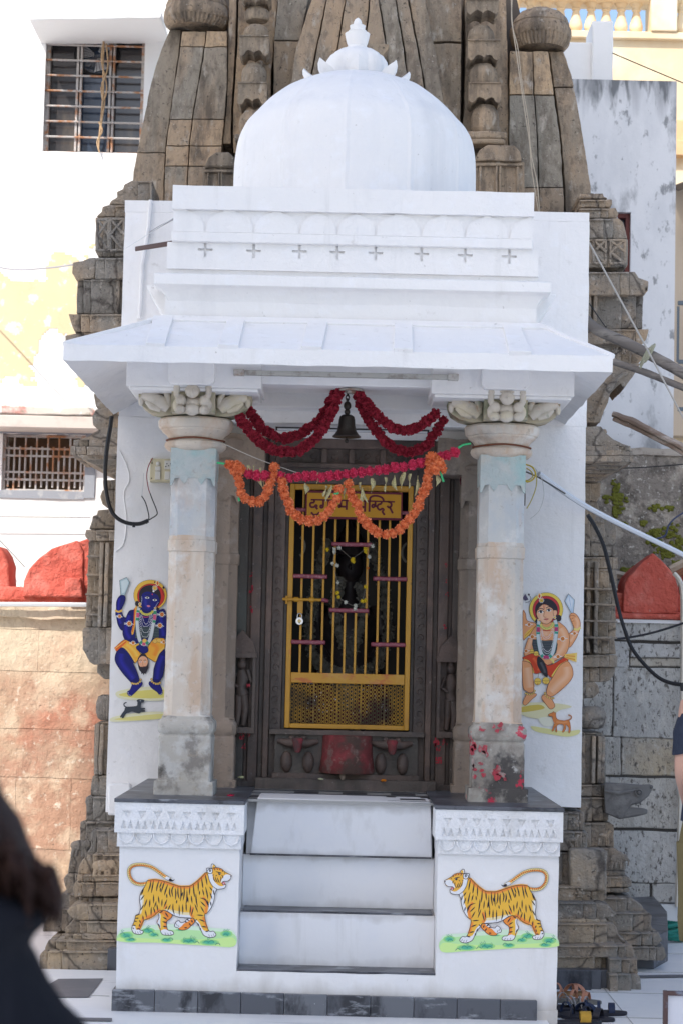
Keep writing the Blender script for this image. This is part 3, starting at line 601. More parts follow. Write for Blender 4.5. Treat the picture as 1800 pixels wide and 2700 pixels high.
# ================= gate =================
GY=1.10
def g2(zx,zy): return P(700+zx/3.733,1350+zy/3.733,GY)
gate=MB()
gx0,gx1,gz0,gz1=-.287,.345,1.268,2.518
gate.box(gx0,gx0+.026,GY,GY+.035,gz0,gz1); gate.box(gx1-.026,gx1,GY,GY+.035,gz0,gz1)
gate.box(gx0+.026,gx1-.026,GY+.001,GY+.034,gz0,gz0+.024); gate.box(gx0+.026,gx1-.026,GY+.001,GY+.034,gz1-.03,gz1)
G=gate.build('gate',yiron,SH,bevel=.003)
b=MB(); zr=g2(800,1640).z; b.box(gx0+.027,gx1-.027,GY-.004,GY+.03,zr-.026,zr+.026); b.build('mid_rail',yrail,G,bevel=.003)
b=MB(); zr2=g2(800,1690).z
nx=29; pw=(gx1-gx0-.054)/nx; rr_=.0088
for i in range(nx):
    for j in range(11):
        cx=gx0+.027+pw*(i+.5); cz=zr-.036-j*.0195-(.0095 if i%2 else 0)
        if cz<gz0+.022: continue
        n=8; r0,r1=rr_*1.08,rr_*.66
        vs=[];fs=[]
        for k in range(n):
            a=2*math.pi*k/n
            for r,yy in ((r0,GY+.010),(r1,GY+.010),(r1,GY+.016),(r0,GY+.016)): vs.append((cx+r*math.cos(a)*1.05,yy,cz+r*math.sin(a)*1.15))
        for k in range(n):
            q=4*k; w_=4*((k+1)%n)
            for e in range(4): fs.append((q+e,q+(e+1)%4,w_+(e+1)%4,w_+e))
        b.add(vs,fs)
for i in range(0,nx+1,6): b.box(gx0+.026+i*pw-.003,gx0+.026+i*pw+.003,GY+.004,GY+.012,gz0+.02,zr)
b.build('mesh_panel',M('soiled_gate_mesh',(.36,.20,.03),.6,[('noise',(.05,.04,.03),5,.44,.58,.9)]),G)
rods=((270,610,630),(650,1045,315),(1055,1392,655),(625,1015,965),(252,590,1278),(1035,1376,1302))
for a,c,d in rods:
    q0,q1=g2(a,d),g2(c,d); b=MB(); b.box(q0.x,q1.x,GY-.012,GY+.012,q0.z-.011-.0,q0.z+.011); b.build('cross_rod',maroon,G,bevel=.006,bseg=3)
for a,c,d in ((515,690,882),(985,1180,898)):
    q0=P(550+a/2.24,950+d/2.24,GY); q1=P(550+c/2.24,950+d/2.24,GY); b=MB(); b.box(q0.x,q1.x,GY-.012,GY+.012,q0.z-.010,q0.z+.010); b.build('cross_rod',maroon,G,bevel=.006,bseg=3)
xs=[g2(x,500).x for x in (361,466,573,680,792,897,1000,1112,1213,1316)]
zu,zl=g2(800,315).z,g2(800,965).z
for i,x in enumerate(xs):
    for (za,zb) in (((zu,gz1-.02),(zr+.02,zl)) if i in (4,5) else ((zr+.02,gz1-.02),)):
        b=MB(); b.box(x-.0058,x+.0058,GY+.006,GY+.018,za,zb); b.build('bar',yiron,G,bevel=.0015)
# bolt
b=MB(); q0,q1=g2(170,855),g2(620,870); z=q0.z-.002
b.tube([(q0.x,GY-.02,z),(q1.x-.03,GY-.02,z)],.0075,10); b.tube([(q0.x+.02,GY-.02,z+.018),(q0.x+.02,GY-.02,z-.024)],.006,8)
for xx in (300,450): c_=g2(xx,860); b.tube([(c_.x-.01,GY-.02,z),(c_.x+.014,GY-.02,z)],.0125,10)
c_=g2(342,930); b.box(c_.x-.014,c_.x+.014,GY-.01,GY+.004,c_.z-.035,c_.z+.03)
b.build('bolt',yiron,G)
b=MB(); b.tube([(q1.x-.035,GY-.02,z),(q1.x,GY-.02,z-.004)],[.012,.009],8); b.build('bolt_tip',maroon,G)
# name board
sg=MB(); q0=P(780+165/5.227,1230+215/5.227,GY); q1=P(780+1440/5.227,1230+560/5.227,GY)
sx0,sx1,sz0,sz1=q0.x,q1.x,2.352,2.425+.045
sg.box(sx0-.008,sx1+.008,GY-.03,GY-.015,2.338,2.482); B=sg.build('name_board',M('board_maroon',(.12,.012,.025),.5),G,bevel=.002)
sg=MB(); sg.box(sx0,sx1,GY-.032,GY-.029,2.350,2.470); sg.build('board_face',M('board_yellow',(.50,.24,.012),.5,[('noise',(.42,.20,.02),6,.5,.7,.6)]),B)
b=MB()
def S(zx,zy):    # crop coords -> board plane, with the photograph's small tilt taken out
    x=sx0+(zx-165)/(1440-165)*(sx1-sx0); z=2.470-((zy-(218+ (zx-165)*.022)))/300*.120
    return Vector((x,GY-.0335,z))
def stroke(pts,wd=.0052,smooth=True):
    q=[S(*p) for p in pts]; q=cr(q,5) if smooth and len(q)>2 else q
    L=[];R_=[]
    for i,p in enumerate(q):
        t=(q[min(i+1,len(q)-1)]-q[max(i-1,0)]).normalized(); n_=Vector((-t.z,0,t.x))
        L.append(p+n_*wd); R_.append(p-n_*wd)
    for i in range(len(q)-1): b.add([L[i],L[i+1],R_[i+1],R_[i]],[(0,1,2,3)])
stroke([(215,308),(520,316)],.0040,False)
stroke([(262,310),(262,345)]); stroke([(262,345),(215,352),(208,385),(230,405),(265,400),(285,380),(300,388),(290,410),(312,430)]); stroke([(225,470),(255,500),(300,500),(325,480),(318,470)])   # du
stroke([(385,318),(385,380),(375,410),(350,408),(352,385),(378,385)]); stroke([(455,318),(455,430)]); stroke([(425,300),(440,265),(470,262),(455,285)]); stroke([(512,318),(512,440)])       # rga
stroke([(600,318),(760,320)],.0040,False); stroke([(625,320),(625,395)]); stroke([(625,395),(600,405),(598,380),(625,395),(690,400)]); stroke([(700,320),(700,440)])                                   # m..
stroke([(840,322),(1355,338)],.0040,False)
stroke([(880,325),(880,400),(860,412),(850,395),(880,400),(945,405)]); stroke([(950,325),(950,465)]); stroke([(1010,328),(1010,465)])
stroke([(1015,325),(1020,285),(1060,262),(1120,262),(1180,285),(1205,325)])
stroke([(1090,335),(1090,385)]); stroke([(1090,385),(1060,372),(1045,392),(1062,408),(1090,392),(1120,400)])
stroke([(1175,332),(1172,362)]); stroke([(1172,362),(1130,375),(1120,410),(1150,440),(1185,425),(1205,440),(1190,465),(1220,505)])
stroke([(1262,335),(1300,350),(1310,385),(1280,410),(1250,390)]); stroke([(1285,400),(1330,485)])
b.build('lettering',M('board_lettering',(.11,.01,.02),.5),B)
# padlock
pk=g2(336,1075); PLK=thing('padlock','round silver padlock hanging from the yellow gate bolt','padlock',(pk.x,GY-.03,pk.z-.02))
b=MB(); n=24; b.prism([(pk.x+.0195*math.cos(2*math.pi*i/n),GY-.034,pk.z+.0195*math.sin(2*math.pi*i/n)) for i in range(n)],(0,.014,0)); b.build('lock_body',M('polished_steel',(.75,.76,.78),.3,metal=.5),PLK,bevel=.002)
b=MB(); b.tube([(pk.x-.011,GY-.027,pk.z+.012),(pk.x-.011,GY-.027,pk.z+.03),(pk.x-.006,GY-.027,pk.z+.039),(pk.x+.006,GY-.027,pk.z+.039),(pk.x+.011,GY-.027,pk.z+.03),(pk.x+.011,GY-.027,pk.z+.012)],.0028,8); b.build('shackle',M('steel',(.5,.5,.52),.3,metal=.8),PLK)
b=MB(); b.prism([(pk.x+.009*math.cos(2*math.pi*i/n),GY-.0352,pk.z+.009*math.sin(2*math.pi*i/n)) for i in range(n)],(0,.002,0)); b.build('lock_emblem',M('brass_emblem',(.55,.42,.2),.4,metal=.4),PLK)
b=MB(); b.ell((pk.x,GY-.036,pk.z-.009),(.0022,.001,.004),6); b.build('keyhole',black,PLK)
# idol in the dark
ID=thing('idol','seated dark idol draped with pale flower garlands behind the gate bars','statue',(.03,1.9,1.1))
idm=M('dark_idol',(.035,.028,.03),.4,[('noise',(.08,.06,.055),14,.5,.65,.7)]); mrn=M('dark_maroon_cloth',(.07,.008,.02),.6,[('noise',(.16,.03,.05),30,.6,.7,.6)])
b=MB(); b.tube([(.03,1.9,1.35),(.03,1.9,1.6),(.03,1.9,1.85),(.03,1.9,1.98),(.03,1.88,2.08)],[.17,.15,.16,.05,.05],16); b.ell((.03,1.86,2.14),(.075,.075,.095),14)
for s in (-1,1): b.tube([(.03+s*.15,1.9,1.92),(.03+s*.2,1.88,1.75),(.03+s*.12,1.78,1.62)],[.05,.045,.03],10)
b.ell((.03,1.78,2.13),(.012,.02,.02),6); b.lathe([(.09,2.2),(.08,2.26),(.05,2.33),(.02,2.38),(.004,2.40)],(.03,1.88),16)
b.build('idol_body',idm,ID,ang=60)
b=MB(); b.loft([[(.03+a*math.cos(2*math.pi*i/24)*(1+.06*math.cos(i*3)),1.88+.6*a*math.sin(2*math.pi*i/24),z) for i in range(24)] for a,z in ((.27,1.14),(.26,1.3),(.20,1.5),(.16,1.62))]); b.build('skirt',mrn,ID)
spk=M('silver_sequin',(.8,.8,.85),.2,metal=.9); b=MB()
for i in range(120):
    x=.03+random.uniform(-.24,.24); z=random.uniform(1.33,1.52); b.ell((x,1.73-.02+abs(x-.03)*.25,z),(.003,.002,.004 if i%3 else .009),4)
b.build('sequins',spk,ID)
def puffmesh(nm,r,mat,petals,seed,pl=.45,flat=.0):
    rr=random.Random(seed); b=MB()
    b.ell((0,0,0),r*.72,6)
    for k in range(petals):
        zz=rr.uniform(-1,1); a=rr.uniform(0,6.283); q=math.sqrt(1-zz*zz); d=Vector((q*math.cos(a),q*math.sin(a),zz))
        u=d.cross(Vector((rr.uniform(-1,1),rr.uniform(-1,1),rr.uniform(-1,1)))).normalized(); v=d.cross(u)
        L=r*rr.uniform(.82,1.12); w_=r*pl*rr.uniform(.6,1); d2=(d+u*rr.uniform(-.3,.3)).normalized()
        b.add([d*r*.45-u*w_*.4,d*r*.45+u*w_*.4,d2*L*.93+u*w_*.55+v*r*.06,d2*L,d2*L*.93-u*w_*.55-v*r*.06],[(0,1,2,3,4)],tint=rr.random())
    o=b.build(nm,mat,None,flat=True,keep=True); me=o.data; bpy.data.objects.remove(o); return me
def puffs(par,me,pts,name,sz=1,jit=.004,seed=3):
    rr=random.Random(seed)
    for p in pts:
        o=bpy.data.objects.new(name,me); COL.objects.link(o); o.parent=par
        o.location=Vector(p)-WL[par.name]+Vector((rr.uniform(-1,1),rr.uniform(-1,1),rr.uniform(-1,1)))*jit
        s=sz*rr.uniform(.9,1.1); o.scale=(s,s,s); o.rotation_euler=(rr.uniform(0,6),rr.uniform(0,6),rr.uniform(0,6))
def even(pts,step):
    q=cr(pts,12); out=[q[0]]; acc=0
    for i in range(1,len(q)):
        acc+=(q[i]-q[i-1]).length
        if acc>=step: out.append(q[i]); acc=0
    return out
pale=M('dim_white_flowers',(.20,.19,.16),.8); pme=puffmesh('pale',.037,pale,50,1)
gl=[[(-.02,2.04),(-.05,1.9),(-.0,1.72),(.03,1.66),(.07,1.72),(.11,1.9),(.08,2.04)],[(-.1,2.25),(-.16,2.0),(-.18,1.75),(-.12,1.58),(.03,1.5),(.17,1.58),(.24,1.75),(.22,2.0),(.15,2.25)],[(-.12,1.62),(-.08,1.57),(.0,1.55),(.06,1.56),(.15,1.57),(.2,1.62)]]
for k,g in enumerate(gl):
    GT=thing('flower_garland',('short pale V-shaped flower garland on the dark idol chest','long pale oval flower garland framing the dark idol','low pale horizontal flower garland at the dark idol waist')[k],'garland',(g[0][0],1.74,g[0][1]))
    puffs(GT,pme,even([(x,1.735+abs(x-.03)*.2,z) for x,z in g],.042),'flower',1)
# pale ring props seen at the sanctum sides
for k,(x,z,s) in enumerate(((-.255,2.21,1),(.345,2.19,-1))):
    o=MB(); o.tube([(x+s*.045*math.cos(a),1.35,z+.055*math.sin(a)) for a in [-1.1+.22*i for i in range(11)]],.007,6); o=o.build('curved_handle',pale,None,loc=(x,1.35,z)); tag(o,('pale curved rim standing inside the gate at left','pale curved rim standing inside the gate at right')[k],'rim')
# little flower string tied on the gate
FS=thing('flower_string','thin string with yellow and white flowers looped on the gate bars','garland',(g2(830,400).x,GY-.03,g2(830,400).z))
ym=puffmesh('yf',.0105,M('yellow_petals',(.62,.45,.02),.8),45,2,.5); wm=puffmesh('wf',.0105,M('white_petals',(.55,.55,.48),.8),40,3,.5); om=puffmesh('of',.008,M('orange_petals',(.5,.14,.02),.8),30,4,.5)
gq=lambda a,d:(g2(a,d).x,GY-.022,g2(a,d).z)
puffs(FS,ym,[gq(*q) for q in ((612,370),(850,465),(975,370),(990,395),(705,800),(712,830),(980,740),(945,885),(972,880),(860,480))],'flower',1.05)
puffs(FS,wm,[gq(*q) for q in ((680,365),(720,352),(675,400),(665,510),(700,530),(705,690),(785,890),(878,930),(872,960),(1048,330),(1020,440))],'flower',1.0)
puffs(FS,om,[gq(1008,553)],'flower')
b=MB(); b.tube([Vector(gq(*q)) for q in ((675,400),(665,510),(705,690),(712,830),(785,890),(850,920),(878,930),(945,885),(965,830),(980,740),(1008,553),(1020,440),(1000,380),(975,370),(850,465),(720,352))],.0013,4); b.build('thread',pale,FS)
# ================= hanging garlands =================
dred=M('dark_red_flowers',(.27,.016,.035),.85,tint=[((.42,.035,.06),.5,1.0)]); rme=puffmesh('rf',.028,dred,130,5,.5)
pink=M('rose_red_flowers',(.55,.03,.085),.8,tint=[((.72,.09,.17),.5,1.0)]); kme=puffmesh('kf',.0245,pink,150,6,.32)
orange=M('orange_marigolds',(.68,.17,.055),.8,tint=[((.82,.30,.15),.4,1.0)]); ome=puffmesh('of',.0255,orange,150,7,.32)
Gp=lambda a,d,Y=.22: P(550+a/2.24,950+d/2.24,Y)
strands=(([(765,128),(712,270),(650,355),(560,425),(470,458),(380,440),(310,390),(240,300)],.36,'dark red garland, upper strand of the left pair'),
 ([(792,128),(735,290),(690,380),(620,470),(540,528),(450,540),(350,512),(270,450),(215,380),(185,335)],.30,'dark red garland, lower strand of the left pair'),
 ([(845,128),(900,215),(970,295),(1040,370),(1110,408),(1190,410),(1270,370),(1335,310)],.30,'dark red garland, upper strand of the right pair'),
 ([(850,135),(905,280),(955,370),(1010,445),(1080,510),(1170,540),(1260,515),(1330,440),(1385,350)],.36,'dark red garland, lower strand of the right pair'))
for pts,Y,lb in strands:
    q=[Gp(a,d,Y) for a,d in pts]; T=thing('red_garland',lb,'garland',q[0],'dark red garlands hung from the beam'); puffs(T,rme,even(q,.026),'flower',1,.003,len(lb))
T=thing('rose_garland','straight rose red flower string slung between the two pillars','garland',Gp(800,680,.2))
puffs(T,kme,even([Gp(a,d,.175) for a,d in ((240,668),(300,680),(450,690),(600,688),(800,675),(950,655),(1100,635),(1250,608),(1400,562),(1468,522))],.031),'flower',1,.004)
loops=(([(130,615),(150,650),(180,700),(190,750),(200,795),(240,828),(290,835),(335,800),(350,760),(370,715),(385,670),(390,630)],'small orange marigold loop beside the left pillar'),
 ([(430,715),(442,765),(455,810),(475,850),(490,890),(520,920),(570,945),(620,950),(665,930),(700,900),(735,855),(755,815),(775,740)],'middle orange marigold loop in front of the name board'),
 ([(825,730),(838,775),(855,820),(875,860),(890,905),(920,950),(955,985),(985,1012),(1030,1028),(1075,1030),(1115,1010),(1150,980),(1180,942),(1210,908),(1235,865),(1245,822),(1268,780),(1285,735),(1292,690)],'large orange marigold loop hanging lowest at right'))
for pts,lb in loops:
    q=[Gp(a,d,.17) for a,d in pts]; T=thing('marigold_garland',lb,'garland',q[0],'orange marigold loops'); puffs(T,ome,even(q,.0335),'flower',1,.003,len(lb))
    if 'small' in lb: puffs(T,ome,[Gp(190,640,.16),Gp(165,625,.17)],'flower',1.05)
    if 'large' in lb: puffs(T,ome,[Gp(1320,570,.155),Gp(1350,605,.15),Gp(1335,640,.15),Gp(1310,610,.16),Gp(1365,640,.17),Gp(1300,650,.17)],'flower',1.15)
leaf=M('dried_leaf',(.46,.41,.22),.8,[('noise',(.32,.30,.12),20,.5,.7,.6)])
for i,(a,d,l) in enumerate(((235,640,75),(262,640,70),(300,655,110),(330,680,90),(455,690,75),(575,745,60),(650,685,60),(690,760,60),(720,755,90),(805,760,70),(895,740,110),(912,770,100),(965,715,80),(1040,710,80),(1090,700,80),(1150,680,90),(1190,690,80),(1238,700,110),(1350,700,60))):
    t0=Gp(a,d-20,.175); b=MB(); ln=1.12*l/2.24*9.2/5200; sw=random.uniform(-.35,.35); L=[];R_=[]
    for k in range(8):
        u=k/7; w_=.0115*math.sin(math.pi*min(1,.15+u*.85))+.001; x=t0.x+sw*ln*u*u+.005*math.sin(u*5+i); y=t0.y-.005*math.sin(u*4+i); z=t0.z-ln*u
        c_=math.cos(u*2.5+i); L.append((x-w_*c_,y-w_*.6,z)); R_.append((x+w_*c_,y+w_*.6,z))
    for k in range(7): b.add([L[k],R_[k],R_[k+1],L[k+1]],[(0,1,2,3)])
    o=b.build('dry_leaf',leaf,None,loc=t0,keep=True); s_=o.modifiers.new('s','SOLIDIFY'); s_.thickness=.0012
    tag(o,('leftmost','second','third','fourth','fifth','sixth','seventh','eighth','ninth','tenth','eleventh','twelfth','thirteenth','fourteenth','fifteenth','sixteenth','seventeenth','eighteenth','rightmost')[i]+(' curled dry leaf' if i in (0,18) else ' curled dry leaf from the left')+' under the rose red string','leaf','dry leaves under the rose red string')
green=M('green_tie',(.05,.42,.16),.5)
for k,(pts,lb) in enumerate((([(1470,518),(1500,500),(1545,492)],'green tie fixing the string to the right capital'),([(50,605),(75,608),(95,612)],'green tie at the left pillar beside the small marigold loop'),([(1365,655),(1375,690),(1385,718)],'green tail dangling below the big marigold cluster'),([(740,790),(765,785),(772,765)],'green tie between the middle and large marigold loops'),([(178,812),(183,832)],'green tail under the small marigold loop'))):
    wire('green_tie',lb,'tie',[Gp(a,d,.16) for a,d in pts],.005,green)
wire('string','thin pale string from left capital to the rose red flowers','string',[P(590,1170,.25),P(680,1210,.22),P(782,1246,.2)],.0018,M('pale_string',(.5,.47,.42),.8))
# bell
BL=thing('bell','dark bronze bell on a chain below the front beam','bell',(Gp(815,450,.36).x,.36,Gp(815,450,.36).z))
bronze=M('dark_bronze',(.045,.038,.033),.45,[('noise',(.13,.11,.09),12,.5,.7,.6)],metal=.5)
c_=Gp(814,450,.36); zt=Gp(814,320,.36).z; b=MB(); h=zt-c_.z
b.lathe([(.066,c_.z-.004),(.068,c_.z),(.058,c_.z+h*.08),(.046,c_.z+h*.25),(.040,c_.z+h*.5),(.038,c_.z+h*.75),(.034,c_.z+h*.9),(.022,c_.z+h*.98),(.006,c_.z+h)],(c_.x,.36),32); b.build('bell_body',bronze,BL)
b=MB(); z=zt
b.ell((c_.x,.36,z+.012),(.014,.012,.016),8)
b.ell((c_.x,.36,z+.042),(.018,.014,.022),8)
b.build('bell_crown',bronze,BL)
for i in range(int((zbm-zt-.06)/.021)+1):
    b=MB(); z=zt+.06+i*.021; n=10
    b.tube([(c_.x+(.011 if i==0 else .008)*math.cos(a)*(1 if i%2 else .35),.36+.008*math.cos(a)*(.35 if i%2 else 1),z+(.017 if i==0 else .014)*math.sin(a)) for a in [2*math.pi*k/n for k in range(n+1)]],.003,6); b.build('chain_link',bronze,BL)
b=MB(); b.tube([(c_.x,.36,c_.z+.01),(c_.x,.36,c_.z-.03)],.004,6); b.ell((c_.x,.36,c_.z-.022),.010,8); b.build('clapper',bronze,BL)
# plate and batten under the beam
b=MB(); b.lathe([(.058,zbm-.012),(.06,zbm-.004),(.03,zbm-.001)],(Gp(842,115,.3).x,.30),24); b.lathe([(.02,zbm-.022),(.028,zbm-.008)],(Gp(842,115,.3).x,.30),12); o=b.build('ceiling_plate',M('rusty_plate',(.35,.32,.28),.6,[('noise',(.2,.1,.06),20,.5,.6,.8)]),None,loc=(.0,.34,2.84)); tag(o,'round rusty plate under the front beam above the bell','plate')
bt=thing('light_batten','long off-white lamp batten along the front beam','batten',(0,.18,2.9))
b=MB(); q0=D(537,856,.10); q1=D(1052,866,.10); zb=(q0.z+q1.z)/2; b.box(q0.x+.05,q1.x-.05,.09,.125,zb-.011,zb+.011); b.build('batten_body',M('batten_grey',(.46,.45,.41),.7,[('noise',(.2,.17,.14),14,.52,.62,.6)]),bt,bevel=.003)
for x in (q0.x,q1.x-.05): b=MB(); b.box(x,x+.05,.083,.125,zb-.015,zb+.014); b.build('end_cap',M('grubby_plastic',(.5,.48,.44),.6,[('noise',(.25,.15,.1),20,.5,.65,.7)]),bt,bevel=.003)
tb=thing('tube_light','unlit slim tube light on the inner beam behind the bell','lamp',(0,.84,2.8))
q0=P(732,1132,.84); q1=P(1125,1138,.84)
b=MB(); b.tube([(q0.x,.835,q0.z),(q1.x,.835,q0.z)],.006,10); b.build('tube',M('tube_glass',(.6,.62,.65),.15),tb)
b=MB(); b.box(q0.x-.01,q1.x+.01,.842,.86,q0.z-.004,q0.z+.014); b.build('lamp_holder',M('dark_metal',(.03,.03,.035),.5),tb)
# switchboard
sb=thing('switchboard','cream electrical switchboard on the left wing wall','switchboard',(D(368,1080,1.53).x,1.52,D(368,1080,1.53).z))
cp=M('cream_plastic',(.62,.56,.38),.45); wp=M('white_switch',(.68,.66,.60),.4)
b=MB(); q0=D(346,1053,1.51); q1=D(400,1108,1.51); b.box(q0.x,q1.x,1.505,1.56,q1.z,q0.z); b.build('board_case',cp,sb,bevel=.004)
W_=q1.x-q0.x; H_=q0.z-q1.z
for (u,v) in ((.22,.78),(.22,.57),(.22,.36),(.22,.2),(.62,.36),(.62,.2)):
    b=MB(); b.box(q0.x+W_*u,q0.x+W_*(u+.22),1.497,1.51,q1.z+H_*v-.012,q1.z+H_*v+.012) if not (u==.22 and v==.78) else b.ell((q0.x+W_*.33,1.505,q1.z+H_*.78),(.012,.01,.012),8); b.build('switch',wp,sb,bevel=.002)
b=MB(); b.box(q0.x+W_*.6,q0.x+W_*.95,1.499,1.51,q1.z+H_*.55,q1.z+H_*.92); so_=b.build('socket',wp,sb,bevel=.002)
b=MB()
for u,v in ((.7,.78),(.85,.78),(.66,.66),(.77,.70),(.88,.66)): b.ell((q0.x+W_*u,1.498,q1.z+H_*v),(.0032,.002,.0032),6)
for v in (.15,.8): b.ell((q0.x+W_*.08,1.504,q1.z+H_*v),(.0035,.002,.0035),6)
b.build('pin_hole',black,so_)
# wires
L1=lambda a,d,Y=1.5: P(180+a/2.24,1100+d/2.24,Y)
wire('thick_cable','thick black cable drooping down the left wing wall edge','cable',[L1(*q,1.4) for q in ((258,-5),(250,60),(232,170),(220,300),(225,430),(250,540),(290,595),(350,625),(420,630),(475,610))],.011,black)
wire('cable_clip','small black cable tie under the drooping cable','tie',[L1(390,632,1.4),L1(388,650,1.4)],.008,black)
wire('thin_wire','thin red wire leaving the switchboard downwards','wire',[L1(500,240),L1(475,290),L1(465,350),L1(475,420),L1(485,450)],.0025,M('red_wire',(.25,.03,.05),.5))
wire('thin_wire','thin black wire tail knotted under the red wire','wire',[L1(485,450),L1(500,490),L1(522,545),L1(525,575),L1(490,600),L1(470,612)],.003,black)
wire('thin_wire','short black wire rising left of the red wire','wire',[L1(435,465),L1(460,510),L1(478,590),L1(465,630)],.003,black)
wire('thin_wire','thin white wire above the short black wire','wire',[L1(447,330),L1(443,400),L1(436,465)],.002,pvc)
wire('wall_crack','raised wavy plaster line on the left wing wall','crack',[L1(300,190,1.548),L1(345,280,1.548),L1(362,370,1.548),L1(330,450,1.548),L1(345,600,1.548),L1(330,740,1.548),L1(280,795,1.548)],.003,white)
R5=lambda a,d,Y=1.0: P(1140+a/4.126,970+d/4.126,Y)
wire('conduit_pipe','white conduit pipe slanting down from right pillar','pipe',[R5(1150,1150,1.2),P(1552,1340,1.45),P(1800,1463,2.0),P(2100,1612,2.6)],[.0145]*25,M('conduit',(.60,.63,.67),.35))
for k,(pts,r,c,lb) in enumerate((([(1010,1050),(1080,1080),(1115,1150),(1090,1210),(1030,1240),(990,1215)],.004,(.5,.38,.03),'yellow wire coil beside the right pillar'),
 ([(1015,1090),(1070,1130),(1085,1180),(1040,1220),(1000,1225)],.003,(.45,.36,.06),'inner yellow wire coil beside the right pillar'),
 ([(1090,1080),(1125,1180),(1120,1300),(1070,1440),(1020,1530)],.003,(.42,.36,.10),'long yellow wire hanging down beside right pillar'),
 ([(1110,1090),(1180,1200),(1205,1330),(1200,1430),(1150,1560),(1060,1640)],.0018,(.5,.5,.48),'thin white wire looping down the right wing wall'),
 ([(1010,1130),(1080,1160),(1180,1210),(1440,1370)],.004,(.08,.08,.08),'black cable running just under the conduit pipe'),
 ([(1000,1200),(1002,1400),(998,1500)],.003,(.1,.08,.07),'short dark wire down the side of the right pillar'))):
    wire('loose_wire',lb,'wire',[R5(a,d,1.0+.03*k) for a,d in pts],r,M('wire_col',c,.5))
b=MB()
for k in range(5): 
    cx,cz=R5(335+8*k,1225+6*k,.93).x,R5(335+8*k,1225+6*k,.93).z; b.tube([(cx+(.019+.003*k)*math.cos(a),.925+.004*k,cz+(.021+.002*k)*math.sin(a)) for a in [2*math.pi*i/20 for i in range(21)]],.0022,6)
b.tube([R5(340,820,.93),R5(325,1000,.93),R5(320,1160,.93)],.0022,6)
o=b.build('wire_coil',M('maroon_wire',(.10,.015,.025),.5),None,loc=R5(335,1225,.93)); tag(o,'coil of maroon wire hanging behind the right pillar','wire coil')
wire('hook_pipe','bent grey pipe end behind the right pillar','pipe',[P(540+1490/2.178,1200+300/2.178,.95),P(540+1500/2.178,1200+335/2.178,.95),P(540+1530/2.178,1200+345/2.178,.95),P(540+1575/2.178,1200+320/2.178,.95)],.006,M('steel2',(.3,.3,.3),.4))
# offerings on the floor
for i,(a,d,c,s,lb) in enumerate(((637,2063,(.6,.6,.35),.014,'pale yellow petals lying left of centre on the threshold step'),(846,2068,(.6,.6,.4),.012,'pale petals lying left of the orange flower on the threshold step'),(1010,2077,(.62,.2,.01),.014,'single orange flower lying on the threshold step'),(608,2103,(.4,.01,.05),.016,'crushed red petals by the left pillar foot'),)):
    q=P(a,d,.96 if i<3 else .28); m_=puffmesh('pt',s,M('petal_col',c,.8),30,20+i,.5); o=bpy.data.objects.new('fallen_petals',m_); COL.objects.link(o); o.location=(q.x,q.y,.975 if i==3 else 1.022); o.scale=(1.3,1,.5); tag(o,lb,'petals')
q=P(903,2050,1.0); b=MB(); b.ell((q.x,.97,1.04),(.014,.014,.022),8); o=b.build('small_stone_idol',pilst,None,loc=(q.x,.97,1.02),rough=(.01,.003,40)); tag(o,'tiny pale stone figure leaning at the threshold centre','figurine')
for k,x in enumerate((925,955)):
    q=P(x,1924,1.06); b=MB(); b.lathe([(.006,q.z-.008),(.016,q.z),(.018,q.z+.003)],(q.x,1.05),14); o=b.build('oil_lamp',black,None,loc=(q.x,1.05,q.z-.008)); tag(o,('left one of two small black clay lamps under the gate','right one of two small black clay lamps under the gate')[k],'oil lamp','clay lamps under the gate')
# ================= stone temple behind =================
TP=thing('stone_temple','old carved brown stone temple with curved tower rising behind the white shrine','temple',(0,2.6,0))
b=MB()    # dark core so that joints read dark
b.prism([(-1.2,2.9,0),(1.3,2.9,0),(1.3,4.9,0),(-1.2,4.9,0)],(0,0,3.8)); 
b.loft([[(-1.22+s,2.95+s*.7,z),(1.34-s,2.95+s*.7,z),(1.34-s,4.9,z),(-1.22+s,4.9,z)] for s,z in ((0,3.8),(.08,4.6),(.22,5.3),(.42,6.2),(.7,7.2))])
b.build('core_wall',M('joint_stone',(.11,.09,.075),.95),TP)
def lean(y,Y0,k=.30): return Y0+max(0,(470-y))/470*k
def slab(Lp,Rp,Y0,tint,name='tower_slab',th=.35,seed=0,par=None,bv=.003,rg=(.035,.0045,15)):
    """stone piece between a left and a right edge, both [(x,y)..] in view coordinates, y descending"""
    b=MB(); n=9; b.tint=tint
    def at(E_,u):
        ys=[p[1] for p in E_]; y=ys[0]+(ys[-1]-ys[0])*u
        for i in range(len(E_)-1):
            a,c=E_[i],E_[i+1]
            if (a[1]>=y>=c[1]): 
                t=(a[1]-y)/max(1e-6,a[1]-c[1]); return (a[0]+(c[0]-a[0])*t,y)
        return (E_[-1][0],y)
    rings=[]
    for i in range(n+1):
        u=i/n; l=at(Lp,u); r=at(Rp,u); Yl=lean(l[1],Y0); Yr=lean(r[1],Y0)
        pl_=D(*l,Yl); pr_=D(*r,Yr); rings.append([pl_,pr_,pr_+Vector((0,th,0)),pl_+Vector((0,th,0))])
    b.loft(rings); return b.build(name,towerst,par or TP,bevel=bv,rough=rg,ang=45)
